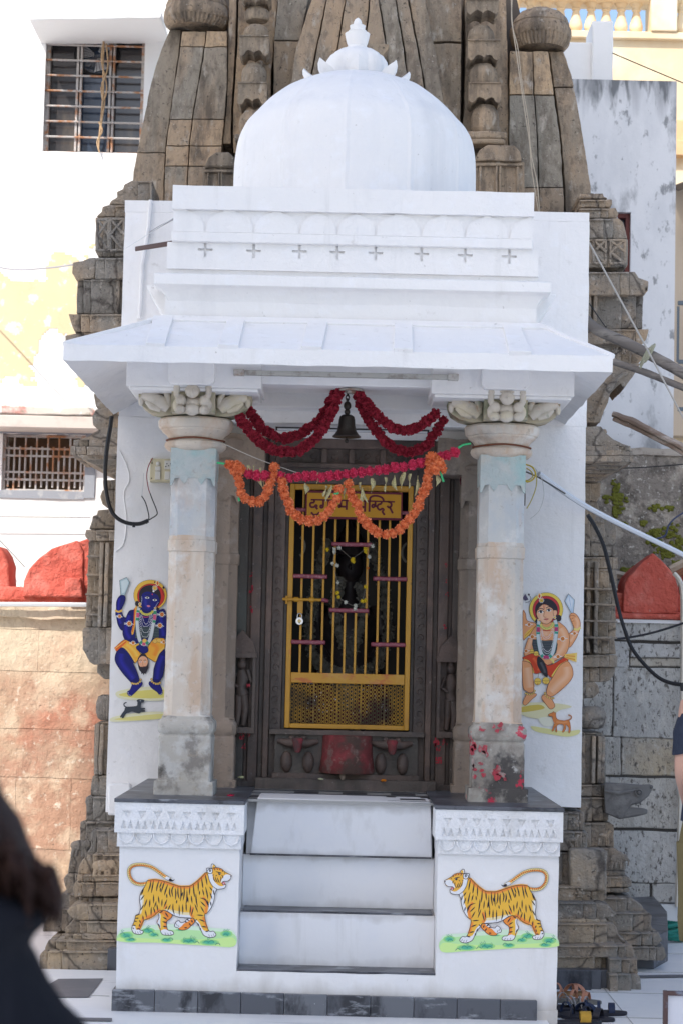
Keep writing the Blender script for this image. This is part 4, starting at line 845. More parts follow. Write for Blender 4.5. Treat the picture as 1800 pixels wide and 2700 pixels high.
# left half
eL=[(303,480),(303,460),(306,400),(318,340),(330,280),(345,200),(365,130),(385,75),(393,66)]
def cutE(E_,y0,y1):
    def xa(y):
        for i in range(len(E_)-1):
            a,c=E_[i],E_[i+1]
            if a[1]>=y>=c[1]: return a[0]+(c[0]-a[0])*((a[1]-y)/max(1e-6,a[1]-c[1]))
        return E_[0][0] if y>E_[0][1] else E_[-1][0]
    k=6; return [(xa(y0+(y1-y0)*i/k),y0+(y1-y0)*i/k) for i in range(k+1)]
e1=[(375,480),(380,345),(392,250),(410,130),(417,70)]; e2=[(428,480),(436,330),(446,250),(464,150),(471,100),(474,70)]; e3=[(465,480),(500,400),(510,330),(515,280),(522,180),(522,70),(525,-20)]
slab(cutE(eL,480,352),cutE(e1,480,352),2.70,.35); slab(cutE(eL,350,68),cutE(e1,350,68),2.70,.15)
for y0,y1,t1,t2 in ((480,383,.0,.1),(381,336,.75,.8),(334,275,.7,.85),(273,108,.05,.15),(106,72,.9,.95)):
    slab(cutE([(a+2,c) for a,c in e1],y0,y1),cutE([(a-1,c) for a,c in e2],y0,y1),2.60,t1)
    slab(cutE([(a+1,c) for a,c in e2],y0,y1),cutE(e3,y0,y1),2.56,t2)
e4=[(545,480),(528,300),(540,120),(545,-30)]
slab(cutE([(a+3,c) for a,c in e3],330,-25),cutE(e4,330,-25),2.60,.7)
e5=[(630,260),(632,100),(640,-30)]
slab(cutE([(x+5,y) for x,y in e4],350,-25),[(625,350),(622,180),(640,-25)],2.60,.75)
slab([(628,250),(630,95)],[(675,250),(695,95)],2.54,.8); slab([(630,92),(642,-25)],[(690,92),(712,-25)],2.54,.1)
# right half
slab([(1028,300),(990,100)],[(1056,300),(1058,100)],2.54,1.0); slab([(988,95),(975,-25)],[(1058,95),(1058,-25)],2.54,.95)
slab([(1058,420),(1062,300),(1068,150),(1066,-25)],[(1168,420),(1166,300),(1165,150),(1160,-25)],2.62,.7)
f1=[(1170,490),(1171,400),(1168,300),(1170,120),(1165,-25)]; f2=[(1236,490),(1236,430),(1233,300),(1225,215),(1222,115)]; f3=[(1296,490),(1294,430),(1287,320),(1272,215),(1262,130),(1258,115)]
for y0,y1,t1 in ((490,432,.6),(430,219,.0),(216,118,.98)):
    slab(cutE(f1,y0,y1),cutE([(a-1,c) for a,c in f2],y0,y1),2.58,t1); slab(cutE([(a+1,c) for a,c in f2],y0,y1),cutE([(a-2,c) for a,c in f3],y0,y1),2.62,t1)
f4=[(1358,490),(1357,430),(1350,395),(1338,320),(1325,240),(1310,170),(1297,128),(1290,112)]
slab(cutE([(a+2,c) for a,c in f3],490,202),cutE(f4,490,202),2.72,.35); slab(cutE([(a+1,c) for a,c in f3],199,118),cutE(f4,199,118),2.72,.45)
# central spine
cs=[[(655,260),(679,110),(717,-10)],[(700,260),(719,150),(752,-10)],[(760,260),(768,150),(795,-10)],[(835,260),(835,120),(850,-10)],[(900,260),(885,100),(868,-10)],[(945,260),(925,100),(905,-10)],[(990,300),(960,120),(935,-10)],[(1028,300),(1005,150),(975,-10)]]
for i in range(7):
    slab([(a+2,c) for a,c in cs[i]],[(a-1,c) for a,c in cs[i+1]],2.38-.03*(3-abs(i-3)),(.3,.6,.25,.45,.1,.3,.15)[i])
b=MB(); b.tint=.8; q=D(865,108,2.2); b.prism([D(835,100,2.2),D(892,102,2.2),D(890,112,2.2),D(885,118,2.2),D(868,152,2.2),D(850,160,2.2),D(835,120,2.2)],(0,.25,0)); b.build('stone_bracket',towerst,TP,rough=(.04,.006,8))
# bell columns
def bells(xc,w,sk,pots,blocks,slabs,base):
    def cx(y): return xc+sk*(300-y)
    for (a,d) in pots:
        p0=D(cx(d),d,2.5); p1=D(cx(a),a,2.5); h=p1.z-p0.z; r=(w/2*1.148)*(11.5/5200); b=MB(); b.tint=.7
        b.lathe([(r*.86,p0.z-.004),(r*.98,p0.z+h*.12),(r*.97,p0.z+h*.16),(r,p0.z+h*.3),(r*.99,p0.z+h*.36),(r*1.01,p0.z+h*.42),(r*.98,p0.z+h*.6),(r*.88,p0.z+h*.8),(r*.66,p0.z+h*.93),(r*.62,p0.z+h)],((p0.x+p1.x)/2,2.56+.25*(300-d)/470),28)
        b.build('bell_capital',towerst,TP,rough=(.03,.004,9),ang=50)
    for (a,d) in blocks:
        Y=2.44+.25*(300-d)/470; b=MB(); b.tint=.65; c=cx((a+d)/2); m=a+(d-a)*.66; hw=w*.56
        b.dpoly([(c-hw,a),(c+hw,a),(c+hw,d-6),(c+hw*.82,d),(c+hw*.62,d-4),(c+hw*.5,m+5),(c+hw*.35,m+3),(c+hw*.12,m+6),(c,m+10),(c-hw*.12,m+6),(c-hw*.35,m+3),(c-hw*.5,m+5),(c-hw*.62,d-4),(c-hw*.82,d),(c-hw,d-6)],Y,Y+.2)
        b.build('carved_block',towerst,TP,rough=(.035,.004,9),ang=45)
        b=MB(); b.dpoly([(c-hw*1.02,a),(c+hw*1.02,a),(c+hw*1.02,a+3),(c-hw*1.02,a+3)],Y-.012,Y); b.build('block_fillet',towerst,TP,bevel=.004)
    for (a,d,e) in slabs:
        Y=2.40; b=MB(); b.tint=.7; c=cx(a); b.db(c-w*.6*e,c+w*.6*e,a,d,Y,Y+.3); b.build('carved_block',towerst,TP,bevel=.01,rough=(.04,.005,8))
bells(577,60,.035,((-8,22),(38,70),(135,178),(205,243) if 0 else (135,186),(250,306)),((-20,2),(80,128),(188,240)),((308,322,1.05),(322,345,.8)),None)
bells(1116,66,-.03,((42,88),(136,186),(238,300)),((-4,32),(90,138),(188,236)),((301,318,1.2),(318,330,1.05)),None)
for x0,x1,xb,yt,t in ((470,545,540,348,.55),(1090,1200,1206,333,.6)):
    b=MB(); b.tint=t; Y=2.30; c=(x0+x1)/2
    b.dpoly([(x0+10,yt+12),(x0+28,yt),(x1-20,yt),(x1-6,yt+14),(x1-2,yt+36),(x0-2,yt+36)],Y,Y+.4); b.build('column_base',towerst,TP,bevel=.012,rough=(.04,.007,8))
    b=MB(); b.tint=t-.1; b.dpoly([(x0-4,yt+38),(x1+4,yt+38),(x1+4,yt+160),(x0-4,yt+160)],Y+.02,Y+.4)
    for f in (.08,.42,.5,.86): b.dpoly([(x0+(x1-x0)*f,yt+48),(x0+(x1-x0)*(f+.05),yt+48),(x0+(x1-x0)*(f+.05),yt+160),(x0+(x1-x0)*f,yt+160)],Y-.0,Y+.03)
    b.dpoly([(x0,yt+42),(x1,yt+42),(x1,yt+48),(x0,yt+48)],Y-.003,Y+.03)
    b.build('column_base',towerst,TP,bevel=.006,rough=(.05,.005,8))
# corner amalakas (ribbed cushion discs)
for (xc,yr,r,yb,yt) in ((452,42,78,70,-25),(1240,78,72,117,24)):
    Y=2.95; c=D(xc,yr,Y); s=(9+Y)/5200*1.148; R_=r*s; zb=(yb-yr)*s; zt=(yr-yt)*s
    b=MB(); b.tint=.6; b.lathe([(R_*.60,c.z-zb*.85),(R_*.80,c.z-zb),(R_*.93,c.z-zb*.72),(R_*.985,c.z-zb*.3)],(c.x,Y),192,ribs=44,ra=.06); b.build('ribbed_disc_underside',towerst,TP,ang=60)
    b=MB(); b.tint=.45; b.lathe([(R_*.97,c.z-zb*.34),(R_,c.z-zb*.1),(R_*.99,c.z+zt*.12),(R_*.93,c.z+zt*.3),(R_*.91,c.z+zt*.34),(R_*.93,c.z+zt*.38),(R_*.86,c.z+zt*.6),(R_*.70,c.z+zt*.85),(R_*.45,c.z+zt*1.0),(R_*.1,c.z+zt*1.03)],(c.x,Y),64); b.build('ribbed_disc',towerst,TP,rough=(.03,.005,9),ang=50)
# --- side mouldings: list of (ytop,ybot,[profile x at top .. bottom],Y,tint,kind)
def course(side,pts,xin,Y,tint,th=.5,rg=(.028,.0050,17),bv=.006,mat=None,name='moulding',steps=2):
    """pts: outer silhouette [(x,y)..] top to bottom in view coords, xin: hidden inner x"""
    yt,yb=pts[0][1],pts[-1][1]; xo=pts[-1][0] if side<0 else pts[-1][0]; R=random.Random(int(yt*7+xin)); cut_=[]
    xs=min(p[0] for p in pts) if side<0 else max(p[0] for p in pts)
    xi=(max(p[0] for p in pts)+6) if side<0 else (min(p[0] for p in pts)-6)
    j0=xi+(-side)*R.uniform(4,12); j1=j0+(-side)*R.uniform(16,34)
    o=None
    def piece(poly,dy,t):
        nonlocal o
        b=MB(); b.tint=t; b.dpoly(poly,Y+dy,Y+dy+th)
        r=b.build(name,mat or stone,o or TP,bevel=bv,rough=rg,ang=45)
        if o is None: o=r
    g=.8*side
    piece([(j1,yt),(xin,yt),(xin,yb),(j1,yb)],0,tint)
    piece([(j0,yt),(j1-g,yt),(j1-g,yb),(j0,yb)],.035,min(1,max(0,tint+R.uniform(-.2,.2))))
    piece([(j0-g,yt)]+list(pts)+[(j0-g,yb)],.075,min(1,max(0,tint+R.uniform(-.2,.2))))
    if yb-yt>14 and rg:     # crisp fillet along the top edge
        f=MB(); f.tint=tint; e=1.5*side; px0=pts[0][0]
        f.dpoly([(j1,yt+1),(xin,yt+1),(xin,yt+4.5),(j1,yt+4.5)],Y-.014,Y+.02); f.dpoly([(j0,yt+1),(j1-g,yt+1),(j1-g,yt+4.5),(j0,yt+4.5)],Y+.021,Y+.06)
        f.build('fillet',mat or stone,o,bevel=.003,rough=(.03,.002,14))
    return o
LC=[([(303,415),(285,424),(283,434),(268,440),(270,452),(255,460),(250,470)],345,2.15,.4,.4),
 ([(250,471),(236,475),(234,486),(222,498)],345,2.12,.45,.45),([(220,499),(219,575),(226,590)],345,2.10,.45,.5),
 ([(205,592),(190,598),(168,603),(166,628),(176,640)],345,1.98,.3,.6),([(178,641),(177,721)],345,2.04,.05,.6),
 ([(158,721),(162,738),(172,762)],345,1.95,.55,.6),([(180,764),(150,770),(150,790),(170,800)],345,1.98,.2,.6),
 ([(214,905),(220,930),(236,955)],345,2.1,.6,.4),([(250,935),(222,940),(212,955),(214,975),(240,1000),(262,1020)],345,1.9,.45,.4),

 ([(236,1102),(238,1125)],345,2.0,.6,.4),([(236,1125),(230,1140),(235,1158),(248,1168)],345,1.95,.55,.4),
 ([(250,1160),(250,1170),(225,1172),(222,1182),(214,1184),(212,1198),(205,1215)],345,1.95,.55,.4),
 ([(197,1217),(195,1232),(204,1242)],345,1.85,.35,.5),
 ([(204,1243),(203,1276),(200,1278)],345,1.92,.55,.5),([(201,1279),(203,1285),(201,1318),(198,1321)],345,1.92,.6,.5),([(200,1322),(202,1328),(200,1364),(197,1366)],345,1.92,.5,.5),([(199,1367),(200,1374),(198,1415),(197,1440)],345,1.92,.55,.5),
 ([(194,1441),(190,1446),(190,1490),(196,1500),(207,1520),(215,1526)],345,1.88,.6,.5),
 ([(236,1520),(224,1524),(223,1545),(240,1560)],345,1.95,.5,.3),
 ([(226,1658),(218,1664),(217,1700),(216,1780)],345,1.80,.4,.5),([(211,1782),(208,1828)],345,1.76,.5,.5),
 ([(198,1830),(197,1842),(199,1848),(197,1886)],345,1.72,.45,.5),([(186,1888),(184,1900),(183,1940)],345,1.66,.35,.6),
 ([(178,1942),(166,1950),(162,1975),(158,1990),(155,2005)],345,1.64,.1,.6),([(152,2007),(146,2018),(150,2035),(158,2052)],345,1.6,.6,.6),
 ([(150,2054),(130,2062),(118,2075),(140,2085)],345,1.56,.25,.6),([(132,2087),(112,2105),(102,2118),(98,2140)],345,1.5,.2,.6)]
for pts,xin,Y,t_,th in LC: course(-1,pts,xin,Y,t_,th)
# nearer projecting base courses, left: sandier stone, with bounced sunlight tinted in
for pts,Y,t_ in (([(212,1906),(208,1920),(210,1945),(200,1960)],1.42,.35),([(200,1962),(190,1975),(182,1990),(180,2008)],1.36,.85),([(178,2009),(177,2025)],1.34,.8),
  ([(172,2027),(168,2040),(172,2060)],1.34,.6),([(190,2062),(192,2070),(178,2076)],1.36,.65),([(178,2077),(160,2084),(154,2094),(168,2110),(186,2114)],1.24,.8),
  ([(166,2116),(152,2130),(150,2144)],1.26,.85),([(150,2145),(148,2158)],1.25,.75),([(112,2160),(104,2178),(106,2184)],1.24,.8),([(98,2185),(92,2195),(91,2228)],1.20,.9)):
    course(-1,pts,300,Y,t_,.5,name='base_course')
RC=[([(1384,444),(1386,452),(1394,456)],1330,2.3,.4),([(1404,458),(1405,470),(1398,476)],1330,2.28,.4),([(1412,478),(1420,492),(1414,500)],1330,2.25,.45),
 ([(1418,502),(1430,510),(1434,524),(1438,540),(1440,548)],1330,2.2,.45),([(1442,549),(1441,608),(1436,614)],1330,2.15,.45),
 ([(1458,624),(1466,638),(1488,645),(1486,668),(1476,678)],1330,2.05,.2),([(1476,679),(1474,755)],1330,2.12,.05),([(1489,756),(1484,778),(1474,790)],1330,2.05,.55),
 ([(1474,791),(1476,806),(1476,822),(1466,834)],1330,2.1,.35),
([(1392,985),(1394,992),(1390,1005),(1376,1020)],1330,2.0,.4),

 ([(1378,1109),(1378,1140),(1370,1152)],1330,2.15,.35),([(1372,1153),(1374,1168),(1366,1190),(1362,1204)],1330,2.15,.45),
 ([(1400,1196),(1412,1200),(1414,1278)],1330,2.2,.3),([(1420,1279),(1424,1292),(1420,1306)],1330,2.15,.4),([(1413,1307),(1417,1330),(1415,1352)],1330,2.15,.4),
 ([(1413,1354),(1414,1388)],1330,2.18,.45),([(1412,1390),(1414,1426)],1330,2.18,.35),([(1412,1428),(1414,1464)],1330,2.18,.45),([(1411,1466),(1413,1502)],1330,2.18,.4),
 ([(1414,1504),(1418,1510),(1416,1532)],1330,2.14,.4),([(1413,1533),(1408,1550),(1400,1562),(1392,1566)],1330,2.18,.3),
 ([(1366,1566),(1374,1576),(1376,1590),(1362,1604)],1330,2.1,.3),
 ([(1382,1682),(1390,1700),(1390,1800)],1330,1.95,.25),([(1393,1802),(1394,1830)],1330,1.93,.3),([(1398,1832),(1396,1868),(1394,1886)],1330,1.9,.45),
 ([(1400,1890),(1409,1896),(1408,1946)],1330,1.85,.35),([(1410,1948),(1420,1955),(1432,1962),(1436,1985),(1434,2000)],1330,1.8,.15),([(1436,2001),(1434,2012)],1330,1.8,.3),
 ([(1442,2014),(1450,2024),(1450,2038)],1330,1.75,.35),([(1446,2040),(1444,2050)],1330,1.75,.3),([(1448,2062),(1474,2080),(1478,2090),(1462,2100)],1330,1.68,.2),
 ([(1490,2096),(1496,2104),(1494,2122),(1500,2140)],1330,1.66,.15),([(1512,2142),(1520,2160),(1508,2172)],1330,1.62,.2),([(1525,2174),(1530,2196),(1522,2206)],1330,1.62,.2)]
for pts,xin,Y,t_ in RC: course(1,pts,xin,Y,t_,.6)
for pts,Y,t_ in (([(1340,1866),(1340,1908)],1.5,.15),([(1346,1910),(1348,1955)],1.46,.15),([(1328,1957),(1330,2034)],1.45,.05),
  ([(1368,2036),(1392,2042),(1392,2064),(1380,2072)],1.35,.6),([(1380,2073),(1395,2078),(1414,2098),(1416,2104),(1380,2112)],1.25,.0),([(1392,2112),(1392,2120)],1.22,.85),
  ([(1405,2121),(1414,2128),(1420,2148),(1435,2162),(1436,2168)],1.18,.75),([(1398,2170),(1398,2195)],1.14,.6),([(1450,2172),(1456,2195),(1460,2200)],1.10,.35)):
    course(1,pts,1270,Y,t_,.5,name='base_course')
course(1,[(1398,2196),(1398,2226)],1270,1.10,.7,.5,name='base_course'); course(1,[(1462,2201),(1464,2236)],1398,1.04,.2,.5,name='corner_stone'); course(1,[(1463,2237),(1470,2246),(1472,2284)],1398,1.0,.35,.5,name='corner_stone')
course(1,[(1396,2228),(1396,2286)],1270,1.02,.3,.5,rg=None,mat=marble,name='marble_skirting',bv=.003)
b=MB(); q=[gp(1390,2222),gp(1500,2226),gp(1532,2208),gp(1530,2160),gp(1500,2120)]; zt=.17
b.prism([(x,y,0) for x,y in q]+[(1.2,3.2,0)],(0,0,zt)); b.build('marble_skirting',marble,TP,bevel=.004)
b=MB(); q=D(262,2215,1.18); b.box(q.x-.03,-.99,1.15,1.3,0,.13); b.build('marble_skirting',marble,TP,bevel=.003)
# ring cushions
for x,y,r,h,Y,mt,s in ((250,1625,28,58,1.78,stone,-1),(1352,1648,38,52,1.95,stone,1)):
    c=D(x,y,Y+.1); k=11/5200*1.148; b=MB(); b.tint=.1
    R_=r*k; H_=h*k/2; b.lathe([(R_*.55,c.z-H_),(R_*.85,c.z-H_*.85),(R_,c.z-H_*.4),(R_*1.02,c.z),(R_,c.z+H_*.4),(R_*.85,c.z+H_*.85),(R_*.55,c.z+H_)],(c.x,c.y),96,ribs=24 if s<0 else 0,ra=.09); b.build('cushion_ring',mt,TP,ang=60)
# relief figures on the mouldings
def relief(x,y,s,Y,kind,tint):
    c=D(x,y,Y); b=MB(); b.tint=tint; e=lambda a,d,rx,rz,ry=.5: b.ell((c.x+a*s,Y,c.z+d*s),(rx*s,ry*s*.5,rz*s),8)
    if kind=='elephant':
        e(0,.1,.62,.42); e(.55,.2,.34,.34); e(-.35,.08,.4,.36)
        b.tube([(c.x+.8*s,Y,c.z+.15*s),(c.x+.98*s,Y,c.z-.15*s),(c.x+.9*s,Y,c.z-.5*s)],[.13*s,.1*s,.06*s],8)
        for a,d in ((-.6,-.75),(-.25,-.7),(.25,-.72),(.5,-.78)): b.tube([(c.x+a*.8*s,Y,c.z-.1*s),(c.x+a*s,Y-.1*s,c.z+d*s)],[.17*s,.12*s],8)
        b.ell((c.x+.42*s,Y-.18*s,c.z+.25*s),(.18*s,.08*s,.26*s),8)
    elif kind=='horse':
        e(0,.1,.5,.28); b.tube([(c.x+.35*s,Y,c.z+.15*s),(c.x+.6*s,Y,c.z+.6*s),(c.x+.85*s,Y,c.z+.45*s)],[.2*s,.15*s,.09*s],8)
        for a in (-.5,-.3,.3,.5): b.tube([(c.x+a*.8*s,Y,c.z-.05*s),(c.x+a*s,Y,c.z-.8*s)],[.12*s,.07*s],8)
    elif kind=='scroll':
        for k in range(3): b.tube([(c.x+(k-1)*.9*s+.32*s*(1-a/8)*math.cos(a),Y-.01,c.z+.32*s*(1-a/8)*math.sin(a)) for a in [q*.7 for q in range(9)]],.09*s,6)
    elif kind=='rosette':
        e(0,0,.4,.4); 
        for k in range(6): e(.55*math.cos(k*1.05),.55*math.sin(k*1.05),.22,.22)
    return b.build('relief_figure',stone,TP,ang=70)
relief(237,1992,.075,1.35,'elephant',.85); relief(185,1945,.07,1.64,'elephant',.1); relief(190,2030,.03,1.33,'scroll',.8); relief(225,2050,.03,1.33,'scroll',.5)
relief(222,1915,.05,1.66,'horse',.4); relief(1420,1920,.05,1.84,'horse',.4) if 0 else relief(1385,1922,.055,1.84,'horse',.4); relief(1345,2000,.075,1.38,'elephant',.75); relief(1320,1888,.04,1.49,'rosette',.2); relief(1315,1930,.045,1.45,'horse',.2)
relief(1418,1975,.06,1.79,'elephant',.15); relief(1425,2026,.035,1.74,'scroll',.3); relief(1330,2052,.035,1.34,'rosette',.7); relief(1350,2052,.03,1.34,'scroll',.7)
for x,y in ((1463,806),(1447,806),(1430,806),(1412,806)): relief(x,y,.03,2.09,'rosette',.3)
b=MB(); b.tint=.7; q=D(1347,1995,1.39); b.box(q.x-.09,q.x+.10,1.36,1.5,q.z-.115,q.z+.10); b.build('relief_block',stone,TP,bevel=.012,rough=(.03,.005,10))
# lattice carving on the little corner spires
for (x0,x1,y0,y1,Y) in ((225,250,505,575,2.09),(254,285,503,575,2.09),(1362,1390,552,605,2.14),(1400,1434,552,605,2.14)):
    b=MB(); b.tint=.5; A,B_,C_,E_=D(x0,y0,Y),D(x1,y0,Y),D(x1,y1,Y),D(x0,y1,Y); m=(A+E_)/2; m2=(B_+C_)/2
    for pa in ((A,B_),(B_,C_),(C_,E_),(E_,A),(B_,m),(m,C_),(A,m2)): b.tube(list(pa),.008,6)
    b.build('lattice_carving',stone,TP)
# carved strips: vertical grooves on lower pillars
for x,y0,y1,Y,t_ in ((222,1664,1780,1.78,.3),(232,1664,1780,1.78,.4),(1376,1690,1800,1.93,.3),(1384,1690,1800,1.93,.2),(1362,1690,1800,1.93,.3),(232,1245,1440,1.88,.4),(244,1245,1440,1.86,.6),(1350,1290,1500,2.12,.4),(1368,1290,1500,2.10,.2),(1352,640,755,2.08,.7),(1366,640,755,2.08,.6),(270,640,760,2.02,.6)):
    b=MB(); b.tint=t_; b.db(x-4.5,x+4.5,y0,y1,Y-.008,Y+.1); b.build('pilaster_strip',stone,TP,bevel=.006,rough=(.04,.004,9))
def solid(pts,Y0,Y1,t,name,rg=(.03,.005,15),mt=None,par=None):
    b=MB(); b.tint=t; b.dpoly(pts,Y0,Y1); return b.build(name,mt or stone,par or TP,rough=rg,ang=45)
br_=solid([(1330,833),(1468,835),(1462,850),(1452,866),(1442,878),(1432,893),(1424,880),(1412,890),(1400,905),(1394,925),(1386,945),(1376,970),(1330,970)],2.1,2.6,.45,'scroll_bracket')
b=MB(); b.tint=.6
for k in range(4): b.tube(cr([D(1440-k*9,856+k*4,2.095),D(1418-k*8,868+k*8,2.085),D(1402-k*7,892+k*10,2.085),D(1384-k*5,915+k*12,2.09)],5),.012,6)
b.build('scroll_rib',stone,br_)
# deep stone canopies (chhajja) on both sides
for sg,X,Y_ in ((1,lambda u:1330+u,1.72),(-1,lambda u:345-u*1.35-0,1.66)):
    if sg>0:
        solid([(X(0),980),(X(50),980),(X(62),996),(X(78),1010),(X(98),1019),(X(112),1022),(X(112),1024),(X(0),1024)],Y_+.06,2.5,.2,'canopy_roof')
        for k,(u,ya,yb) in enumerate(((118,1024,1034),(123,1034,1046),(124,1047,1060))):
            for q,(f0,f1,dy) in enumerate(((0,.5,0),(.5,.78,.05),(.78,.93,.10),(.93,1,.16))): solid([(X(u*f0),ya),(X(u*f1)-.8,ya),(X(u*f1)-.8,yb),(X(u*f0),yb)],Y_+dy-.01*k,2.5,(.35,.2,.45)[(k+q)%3],'canopy_fascia')
        for k in range(5): solid([(X(0),1060+k*9),(X(116-k*15),1060+k*9),(X(104-k*15),1068+k*9),(X(0),1068+k*9)],Y_+.10+k*.07,2.5,.25,'canopy_underside')
    else:
        x=lambda u:345-u
        solid([(x(0),982),(x(110),984),(x(128),994),(x(142),1003),(x(162),1010),(x(0),1012)],Y_+.06,2.5,.45,'canopy_roof')
        for k,(u,ya,yb) in enumerate(((176,1010,1024),(183,1025,1044))):
            for q,(f0,f1,dy) in enumerate(((0,.62,0),(.62,.80,.05),(.80,.93,.10),(.93,1,.16))): solid([(x(u*f0),ya),(x(u*f1)+.8,ya),(x(u*f1)+.8,yb),(x(u*f0),yb)],Y_+dy-.01*k,2.5,(.6,.45,.7)[(k+q)%3],'canopy_fascia')
        for k in range(5): solid([(x(0),1045+k*11),(x(168-k*20),1045+k*11),(x(150-k*20),1055+k*11),(x(0),1055+k*11)],Y_+.08+k*.05,2.5,.65,'canopy_underside')
# horizontal bands across the fluted pilasters
for ya,xl,Y_ in ((1278,200,1.87),(1321,198,1.87),(1366,197,1.87),(1412,196,1.87)): b=MB(); b.tint=.6; b.db(xl,262,ya-3,ya+2,Y_+.03,Y_+.12); b.build('pilaster_band',stone,TP,bevel=.004,rough=(.03,.003,14))
for ya in (1353,1389,1427,1465): b=MB(); b.tint=.4; b.db(1340,1417,ya-3,ya+2,2.085,2.2); b.build('pilaster_band',stone,TP,bevel=.004,rough=(.03,.003,14))
# makara spout
mk=M('dark_spout_stone',(.13,.125,.12),.7,[('noise',(.20,.19,.18),7,.5,.65,.8),('noise',(.05,.045,.045),14,.55,.7,.7)],[('noise',20,.6,.01),('noise',70,.5,.004)])
b=MB(); Y=1.9; a=lambda zx,zy,dy=0: P(1400+zx/2.6125,1800+zy/2.6125,Y+dy)
b.loft([[a(500,690,-.05),a(500,690,.12),a(505,900,.12),a(505,900,-.06)],[a(620,692,-.06),a(620,692,.12),a(610,940,.12),a(610,940,-.07)],[a(700,700,-.05),a(700,700,.11),a(690,840,.11),a(690,840,-.06)],[a(760,705,-.045),a(760,705,.1),a(745,830,.1),a(745,830,-.05)],[a(815,700,-.03),a(815,700,.08),a(805,780,.08),a(805,780,-.03)],[a(832,715,-.01),a(832,715,.05),a(825,745,.05),a(825,745,-.01)]])
b.loft([[a(600,870,-.05),a(600,870,.1),a(600,942,.1),a(600,942,-.05)],[a(700,860,-.04),a(700,860,.09),a(690,925,.09),a(690,925,-.04)],[a(770,865,-.03),a(770,865,.07),a(760,912,.07),a(760,912,-.03)],[a(800,875,-.01),a(800,875,.05),a(795,905,.05),a(795,905,-.01)]])
sp=b.build('spout_head',mk,TP,bevel=.012,bseg=3,rough=(.03,.004,10),ang=60)
b=MB(); c_=a(738,758,-.06); b.tube([(c_.x+.018*math.cos(t),c_.y,c_.z+.018*math.sin(t)) for t in [2*math.pi*i/14 for i in range(15)]],.005,6); b.ell(c_,(.01,.012,.01),8); b.ell(a(822,718,-.02),.012,8)
for q in ((718,838),(748,835),(735,850)): b.tube([a(q[0],q[1]-8,-.04),a(q[0]+3,q[1]+10,-.04)],[.006,.002],6)
b.tube([a(505,745,-.06),a(600,760,-.07),a(690,745,-.06),a(720,735,-.05)],[.008,.010,.008,.004],6); b.build('eye_and_teeth',mk,sp)
# ================= left: building, boundary wall =================
LB=thing('left_building','tall sunlit white building with peeling yellow patches and two barred windows','building',(-3,6,0))
lw=M('sunlit_white_wall',(.84,.84,.83),.85,[('noise',(.72,.72,.70),2,.55,.75,.4),('noise',(.40,.38,.35),17,.74,.8,.5)],[('noise',8,.3,.01)])
YW=6.0
def hole_wall(b,x0,x1,z0,z1,holes,Y0,Y1):
    xs=sorted({x0,x1}|{h[0] for h in holes}|{h[1] for h in holes}); zs=sorted({z0,z1}|{h[2] for h in holes}|{h[3] for h in holes})
    for i in range(len(xs)-1):
        for j in range(len(zs)-1):
            cx=(xs[i]+xs[i+1])/2; cz=(zs[j]+zs[j+1])/2
            if any(h[0]<cx<h[1] and h[2]<cz<h[3] for h in holes): continue
            b.box(xs[i],xs[i+1],Y0,Y1,zs[j],zs[j+1])
hu=(D(103,200,YW).x,D(331,200,YW).x,D(215,350,YW).z,D(215,66,YW).z)
hl=(D(5,1060,YW).x,D(197,1060,YW).x,D(100,1127,YW).z,D(100,997,YW).z)
b=MB(); hole_wall(b,-7,-1.0,0,8.6,[hu,hl],YW,YW+.28); wl=b.build('wall',lw,LB)
# peeled ochre paint layer: irregular patches standing 2 mm proud, grown by noise on a fine grid
def patch(bb,x0,x1,z0,z1,Y,fn,cell=.03):
    nx=int((x1-x0)/cell); nz=int((z1-z0)/cell)
    for i in range(nx):
        for j in range(nz):
            x=x0+i*cell; z=z0+j*cell
            if fn(x+cell/2,z+cell/2): bb.add([(x,Y,z),(x+cell,Y,z),(x+cell,Y,z+cell),(x,Y,z+cell)],[(0,1,2,3)])
yp=M('ochre_paint',(.68,.555,.35),.85,[('noise',(.70,.58,.38),3,.45,.65,.8),('noise',(.84,.80,.72),8,.56,.64,.9),('noise',(.62,.47,.28),5,.6,.7,.4)],[('noise',8,.2,.005)])
zt=D(100,560,YW).z; zb=D(100,880,YW).z
def fny(x,z):
    e=min((zt-z)/.35, (z-zb)/.25, (x+2.9+.3)/.3 if 0 else 1)
    q=noise.noise(Vector((x*2.2,z*2.2,1)))+.5*noise.noise(Vector((x*6,z*6,4)))+.25*noise.noise(Vector((x*15,z*15,9)))
    hole=math.exp(-(((x-D(115,800,YW).x)/.07)**2+((z-D(115,800,YW).z)/.15)**2))
    right=max(0,(D(200,0,YW).x-.0-x)) 
    return q*.9+ min(e,1)*.75 -.28 -hole*1.6 - (1.2*min(1,max(0,(z-D(0,640,YW).z)/.25))*min(1,max(0,(D(110,600,YW).x-x)/.2)))>0
b=MB(); patch(b,-3.3,-1.3,zb-.15,zt+.1,YW-.003,fny,.018); b.build('peeling_paint',yp,wl,flat=True,keep=True)['kind']='stuff'
